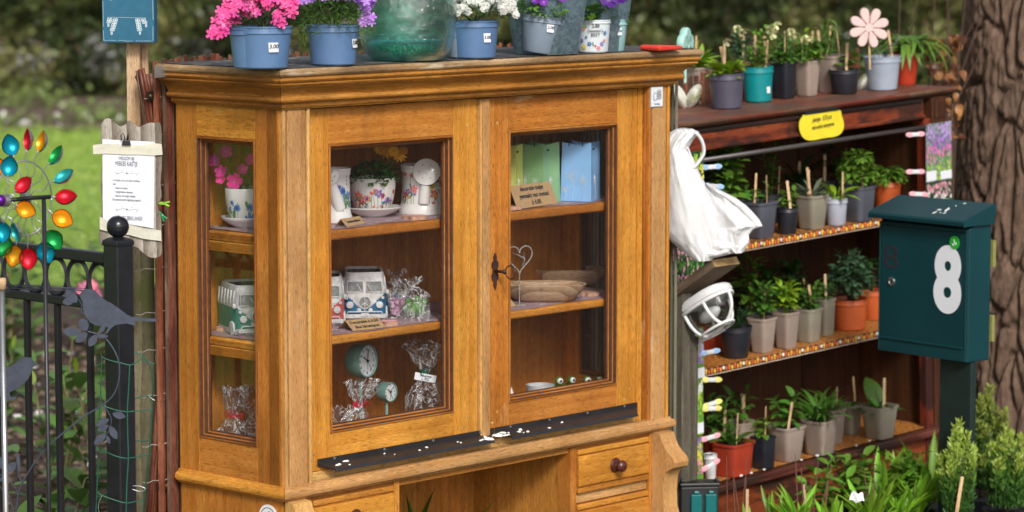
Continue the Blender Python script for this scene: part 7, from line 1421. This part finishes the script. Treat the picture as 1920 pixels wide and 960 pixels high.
# ---- white plastic bag hanging beside the oak cabinet
PB = NT('bag_plastic'); v = PB.coord((1, 1, 1)); PB.b.inputs['Base Color'].default_value = (.88, .89, .91, 1); PB.b.inputs['Roughness'].default_value = .35; PB.bump(PB.noise(v, 15, 4, .5, 2.2), .4, .010)
tr = PB.n('ShaderNodeBsdfTranslucent'); tr.inputs[0].default_value = (.8, .81, .83, 1); mx = PB.n('ShaderNodeMixShader'); mx.inputs[0].default_value = .25; PB.l(PB.b.outputs[0], mx.inputs[1]); PB.l(tr.outputs[0], mx.inputs[2]); PB.l(mx.outputs[0], PB.out.inputs[0]); PB = PB.m
YBG = 7.70; t = thing('plastic_bag', 'crumpled white plastic carrier bag hanging between the two cabinets', 'bag', T_(0, YBG, 0)); BB = T_(0, -YBG, 0)
def pillow(rows, th, seed, name='sheet', n=26, fold=1.):
    mb = MB(); rs = []
    for (v_, l, r) in rows: rs.append((v_, l, r))
    def fn(side):
        def g(a, b):
            k = b*(len(rs)-1); i = min(int(k), len(rs)-2); f = k-i; f = f*f*(3-2*f) if 0 else f; A_, B_ = rs[i], rs[i+1]; v_ = A_[0]*(1-f)+B_[0]*f; l = A_[1]*(1-f)+B_[1]*f; r = A_[2]*(1-f)+B_[2]*f
            u_ = l+(r-l)*a; dl_ = (A_[3] if len(A_) > 3 else 0)
            fo = .020*fold*noise.noise((a*3.2+seed, b*2.2, 1))+.012*fold*abs(noise.noise((a*8-b*3+seed, b*1.2, 5)))-.010*fold*abs(noise.noise((a*5+b*4, b*3+seed, 8))); y = side*(th*sin(pi*a)**.6*(.35+.65*sin(pi*min(1, b*.85+.1))))+fo*sin(pi*a)**.4
            return tuple(BB @ (WLD.on(u_, v_, 1, YBG)+Vector((0, y, 0))))
        return g
    m = len(rs)*5; mb.grid(n, m, fn(-1)); mb.grid(n, m, fn(1)); return part(name, mb, PB, t, True)
pillow([(241, 1268, 1298), (248, 1256, 1312), (262, 1246, 1300), (280, 1240, 1290), (300, 1238, 1302), (325, 1236, 1312), (350, 1236, 1326), (380, 1236, 1336), (410, 1238, 1344), (435, 1244, 1352), (452, 1258, 1350), (466, 1274, 1350), (478, 1288, 1344), (488, 1300, 1334)], .05, 1.3, 'sack')
pillow([(343, 1316, 1326), (356, 1318, 1350), (370, 1322, 1378), (384, 1326, 1398), (398, 1332, 1412), (412, 1336, 1424), (424, 1340, 1430), (430, 1342, 1412), (440, 1345, 1404), (455, 1348, 1405), (466, 1352, 1398), (474, 1370, 1392)], .022, 4.1, 'flap', fold=1.4)
pillow([(450, 1300, 1384), (462, 1302, 1388), (471, 1306, 1386), (478, 1308, 1364), (484, 1312, 1336)], .03, 7.7, 'lower_corner')
for L_, r in (([(1300, 246), (1310, 254), (1317, 268), (1319, 286), (1310, 302), (1300, 314)], .016), ([(1266, 262), (1276, 268), (1288, 276), (1294, 290), (1300, 306)], .010)):
    part('handle', MB().tube([BB @ (WLD.on(a, b, 1, YBG)+Vector((0, -.012, 0))) for a, b in sm(L_, 4)], r, 12, flat=.3), PB, t, True)
# ---- outdoor socket box
p = WLD.on(1313, 957, 1, 7.78); t = thing('socket_box', 'black outdoor power socket box with two teal flap covers', 'socket', T_(p) @ RZ(.12)); BKP = plain('box_black', (.014, .015, .018), .45, .1)
s_ = 7.8/FPX; part('box', MB().box(-38*s_, 36*s_, 0, .05, -.01, 46*s_), BKP, t, bevel=.004); part('lid', MB().box(-40*s_, 38*s_, -.006, .055, 46*s_+.0005, 53*s_), BKP, t, bevel=.003)
for x in (-37, 30): part('lug', MB().box(x*s_, (x+7)*s_, .0, .02, 53*s_+.0005, 60*s_), BKP, t, bevel=.002)
TE = plain('flap_teal', (.0, .13, .13), .35, .05)
for x in (-8, 20): part('flap', MB().box((x-11)*s_, (x+11)*s_, -.008, -.0005, -.008, 32*s_), TE, t, bevel=.006, segs=4); part('hinge', MB().box((x-5)*s_, (x+5)*s_, -.010, -.0005, 32*s_+.0005, 38*s_), TE, t, bevel=.002)
# ---- crates and potted plants in front of the bookcase
CRT = plain('crate_dark', (.03, .025, .022), .8)
def crate(x, y, w, d_, h, rz, label):
    t = thing('plant_crate', label, 'crate', T_(x, y, 0) @ RZ(rz))
    for k in range(3):
        for s in (-1, 1): part('slat', MB().box(-w/2, w/2, s*d_/2-.006, s*d_/2+.006, h*(k/3)+.004, h*(k+1)/3-.006), CRT, t); part('slat', MB().box(s*(w/2+.007)-.006, s*(w/2+.007)+.006, -d_/2-.006, d_/2+.006, h*(k/3)+.004, h*(k+1)/3-.006), CRT, t)
    part('deck', MB().box(-w/2-.012, w/2+.012, -d_/2-.012, d_/2+.012, h-.0055, h), CRT, t); return h
crate(.82, 8.02, .95, .26, .19, .787, 'dark low crate under the leafy pots before the red bookcase'); crate(1.42, 8.10, .62, .50, .205, -.1, 'dark low crate under the two small conifers')
def fpot(x, y, z, rt, h, col, spec, label, sq=None, sticks=0, name='potted_plant', group='leafy pots before the red bookcase'):
    t = thing(name, label, 'potted plant', T_(x, y, z+.001) @ RZ(U(0, 6)), group); pot(t, rt, h, col, sq=sq, taper=.76)
    for s in spec:
        k, hh, n, m, ll = s[:5]; ex = dict(s[5]) if len(s) > 5 else {}; plant(t, k, h-.01, rt*ex.pop('rr', 1.), hh, n, m, ll, **ex)
    for k in range(sticks): stick(t, U(-.03, .03), U(-.03, .03), h+.02, h=1.2)
    return t
TUP = leaf('narrow', 'spike', w=.115, bend=.22, fold=.5); TUQ = leaf('narrow', 'spike', w=.095, bend=.45, fold=.4)
zc_ = .19; n_i = 0
def onp(u_, v_, Y): return WLD.on(u_, v_, 1, Y)
MINT = lambda n=46, h=.12, l=.045, m='fresh': (('herb', h, int(n*1.5), m, l*1.3, dict(rr=1.2, stems=6)),)
SPK = lambda n=26, h=.17: (('grass', h, n, 'spike', .1, dict(rr=1.5, shape=TUP)), ('grass', h*.8, n//2, 'spike', .1, dict(rr=1.5, shape=TUQ)))
for u_, Y, rt, col, spec, lb, sk_ in (
    (1402, 7.72, .050, 'black', (('herb', .06, 14, 'fresh', .035), ('grass', .10, 8, 'spike', .1, dict(shape=TUP))), 'black pot with a bleached wooden label and bare red twigs', 1),
    (1458, 7.86, .050, 'black', SPK(14, .12), 'dark pot with upright green blades, third from the socket box', 0),
    (1500, 7.80, .050, 'black', SPK(20, .13), 'dark pot with short wooden label and green blades', 1),
    (1552, 7.95, .055, 'olive', MINT(50, .14), 'pot with tall mint like shoots beside the bare twigs', 0),
    (1598, 8.02, .055, 'black', MINT(70, .17, .05), 'largest mint like plant, in the middle before the plinth', 0),
    (1570, 7.70, .050, 'black', SPK(22, .12), 'pot of bright blades left of the white label', 0),
    (1640, 7.86, .055, 'black', SPK(26, .14), 'pot of bright blades right of the white label', 0),
    (1655, 8.12, .055, 'black', SPK(26, .17), 'pot of taller blades behind the white label', 0),
    (1700, 8.10, .055, 'rust', MINT(70, .15, .045, 'fresh'), 'rust red pot with light green toothed leaves', 0),
    (1688, 7.92, .045, 'black', SPK(20, .11), 'low pot of blades in front of the rust pot', 0),
    (1745, 8.18, .055, 'black', SPK(34, .19), 'pot of the tallest upright blades next to the mailbox post', 0),
    (1722, 8.00, .050, 'black', SPK(24, .13), 'pot of blades at the right end of the row', 0)):
    p = onp(u_, 960, Y); fpot(p.x, Y+.03, zc_, rt, .12, col, spec, lb, sticks=sk_)
for u_, lb in ((1292, 'bright spiky shoots below the scrolled bracket, left'), (1318, 'bright spiky shoots below the socket box'), (1262, 'short spiky shoots at the foot of the drawers')):
    p = onp(u_, 960, 7.45); fpot(p.x, 7.45, .0, .05, .12, 'black', (('grass', .33, 8, 'spike', .1, dict(rr=.9, shape=TUP)),), lb)
for i in range(3):
    u_ = (1396, 1520, 1650)[i]; tw = thing('bare_twigs', ('thin bare reddish twigs rising beside the bleached label', 'thin bare twigs in front of the plinth middle', 'single leaning twig among the mint leaves')[i], 'twigs', T_(onp(u_, 900, 7.9).x, 7.92, zc_)); mb = MB()
    for k in range((5, 8, 2)[i]): x = U(-.05, .05); mb.tube([(x*.6, 0, 0), (x, .0, .15), (x*1.3+U(-.01, .01), 0, U(.22, .30))], [.002, .0016, .001], 5)
    part('twig', mb, plain('twig_red', (.16, .07, .05), .7), tw)
t = thing('plant_tag', 'white torn plastic plant tag among the green blades', 'label', T_(onp(1607, 932, 7.72)) @ RX(-.3) @ RY(.12)); part('tag', MB().grid(8, 6, lambda a, b: ((a-.5)*.038*(1-.2*b), .006*sin(a*5+b*3), (b-.5)*.022+.004*sin(a*9))), PAPER, t, True)
# tulip leaves in the kneehole of the oak cabinet
for x, y, h_, lb in ((.50, .12, .52, 'left clump of dark tulip leaves inside the desk opening'), (.60, .20, .50, 'middle clump of dark tulip leaves inside the desk opening'), (.70, .10, .46, 'right clump of tulip leaves inside the desk opening')):
    p = OAK.w((x, y, 0)); fpot(p.x, p.y, 0, .06, .14, 'black', (('grass', h_*.86, 22, 'mid', .1, dict(rr=1.3, shape=leaf('narrow', 'mid', w=.085, bend=.25, fold=.5))),), lb, group='tulip pots inside the desk opening')
p = onp(1018, 960, 7.0); fpot(p.x, 7.0, 0, .05, .13, 'black', (('grass', .345, 5, 'spike', .1, dict(rr=.4, shape=TUP)),), 'single light green shoot before the desk opening', group='tulip pots inside the desk opening')
# ---- small conifers with price labels in a clear tray
CF = leafmesh('spray', LM['mid'], w=.3, bend=.2)
def conifer(u_, Y, H, R, label, prc, stick_=False):
    p = onp(u_, 905, Y); zr_ = .32; t = thing('potted_conifer', label, 'potted plant', T_(p.x, Y+.04, .2065), 'small conifers in black pots'); h = zr_-.2065
    pot(t, .062, h, 'black', sq=5, taper=.85, rim=.12); price(t, .062, .85, h, -pi/2+.25, h*.68, .026, .022, [prc], size=.011)
    n = 7000; NS = 30; sa = rn.uniform(0, 6.283, NS); sr = R*np.sqrt(rn.uniform(0, 1, NS))*.78; sr[0] = 0; sh = H*(1.0-.55*(sr/R)**1.3)*rn.uniform(.68, 1.08, NS); si = rn.integers(0, NS, n); f = rn.uniform(0, 1, n)**.9; ph = rn.uniform(0, 6.283, n)
    wd = .26*R*(1.05-f)**.7*rn.uniform(.2, 1, n)**.5*(1+.3*np.sin(f*40+si)); lean = .35+.65*f; X = np.cos(sa[si])*sr[si]*lean+np.cos(ph)*wd; Y = np.sin(sa[si])*sr[si]*lean+np.sin(ph)*wd; z = h+.01+sh[si]*f; rr = np.hypot(X, Y)
    tip = f*.75+.3*(z-h)/H+rn.normal(0, .07, n); idx = np.where(tip > .78, 2, np.where(tip > .48, 1, 0)); nr = np.stack([np.cos(ph)*.5, np.sin(ph)*.5, np.full(n, 1.)], 1)
    link('foliage', leafcloud(np.stack([X, Y, z], 1), .017, [leafmat('conifer_dark', (.08, .20, .035), (.04, .12, .025), .2), leafmat('conifer_mid', (.15, .31, .045), (.08, .18, .03), .25), leafmat('conifer_tip', (.52, .66, .13), (.34, .48, .08), .3)], nrm=nr, idx=idx, width=.34, wonk=.45), t, kind='stuff')
    mb = MB()
    for k in range(14): a = k*2.4; q = U(.1, .7)*R; hh = H*U(.6, .95)*(1-q/R*.4); mb.tube([(0, 0, h-.01), (cos(a)*q*.6, sin(a)*q*.6, h+hh*.5), (cos(a)*q, sin(a)*q, h+hh)], [.003, .002, .001], 5)
    part('stem', mb, plain('twig', (.09, .05, .035)), t)
    if stick_: stick(t, -.01, -.05, h+.035, (.1, .12), 1.1)
conifer(1802, 7.86, .23, .075, 'small conifer with light tips and wooden label, left of the two', '3.50', True); conifer(1893, 7.95, .24, .09, 'small conifer at the right edge, right of the two', '3.50'); conifer(1846, 8.20, .33, .105, 'tallest conifer, behind and between the other two', '3.50')
p = onp(1850, 930, 7.9); t = thing('clear_tray', 'clear plastic carrying tray around the conifer pots', 'tray', T_(p.x+.02, 7.99, .207)); part('tray', MB().lathe([(.13, .0), (.15, .045), (.155, .05), (.158, .048)], 40, Matrix.Diagonal((1.2, .62, 1, 1)), sq=5, cap=False), pane_mat('tray_clear', (.9, .92, .95), 2.5, .1, film=.12), t, True)
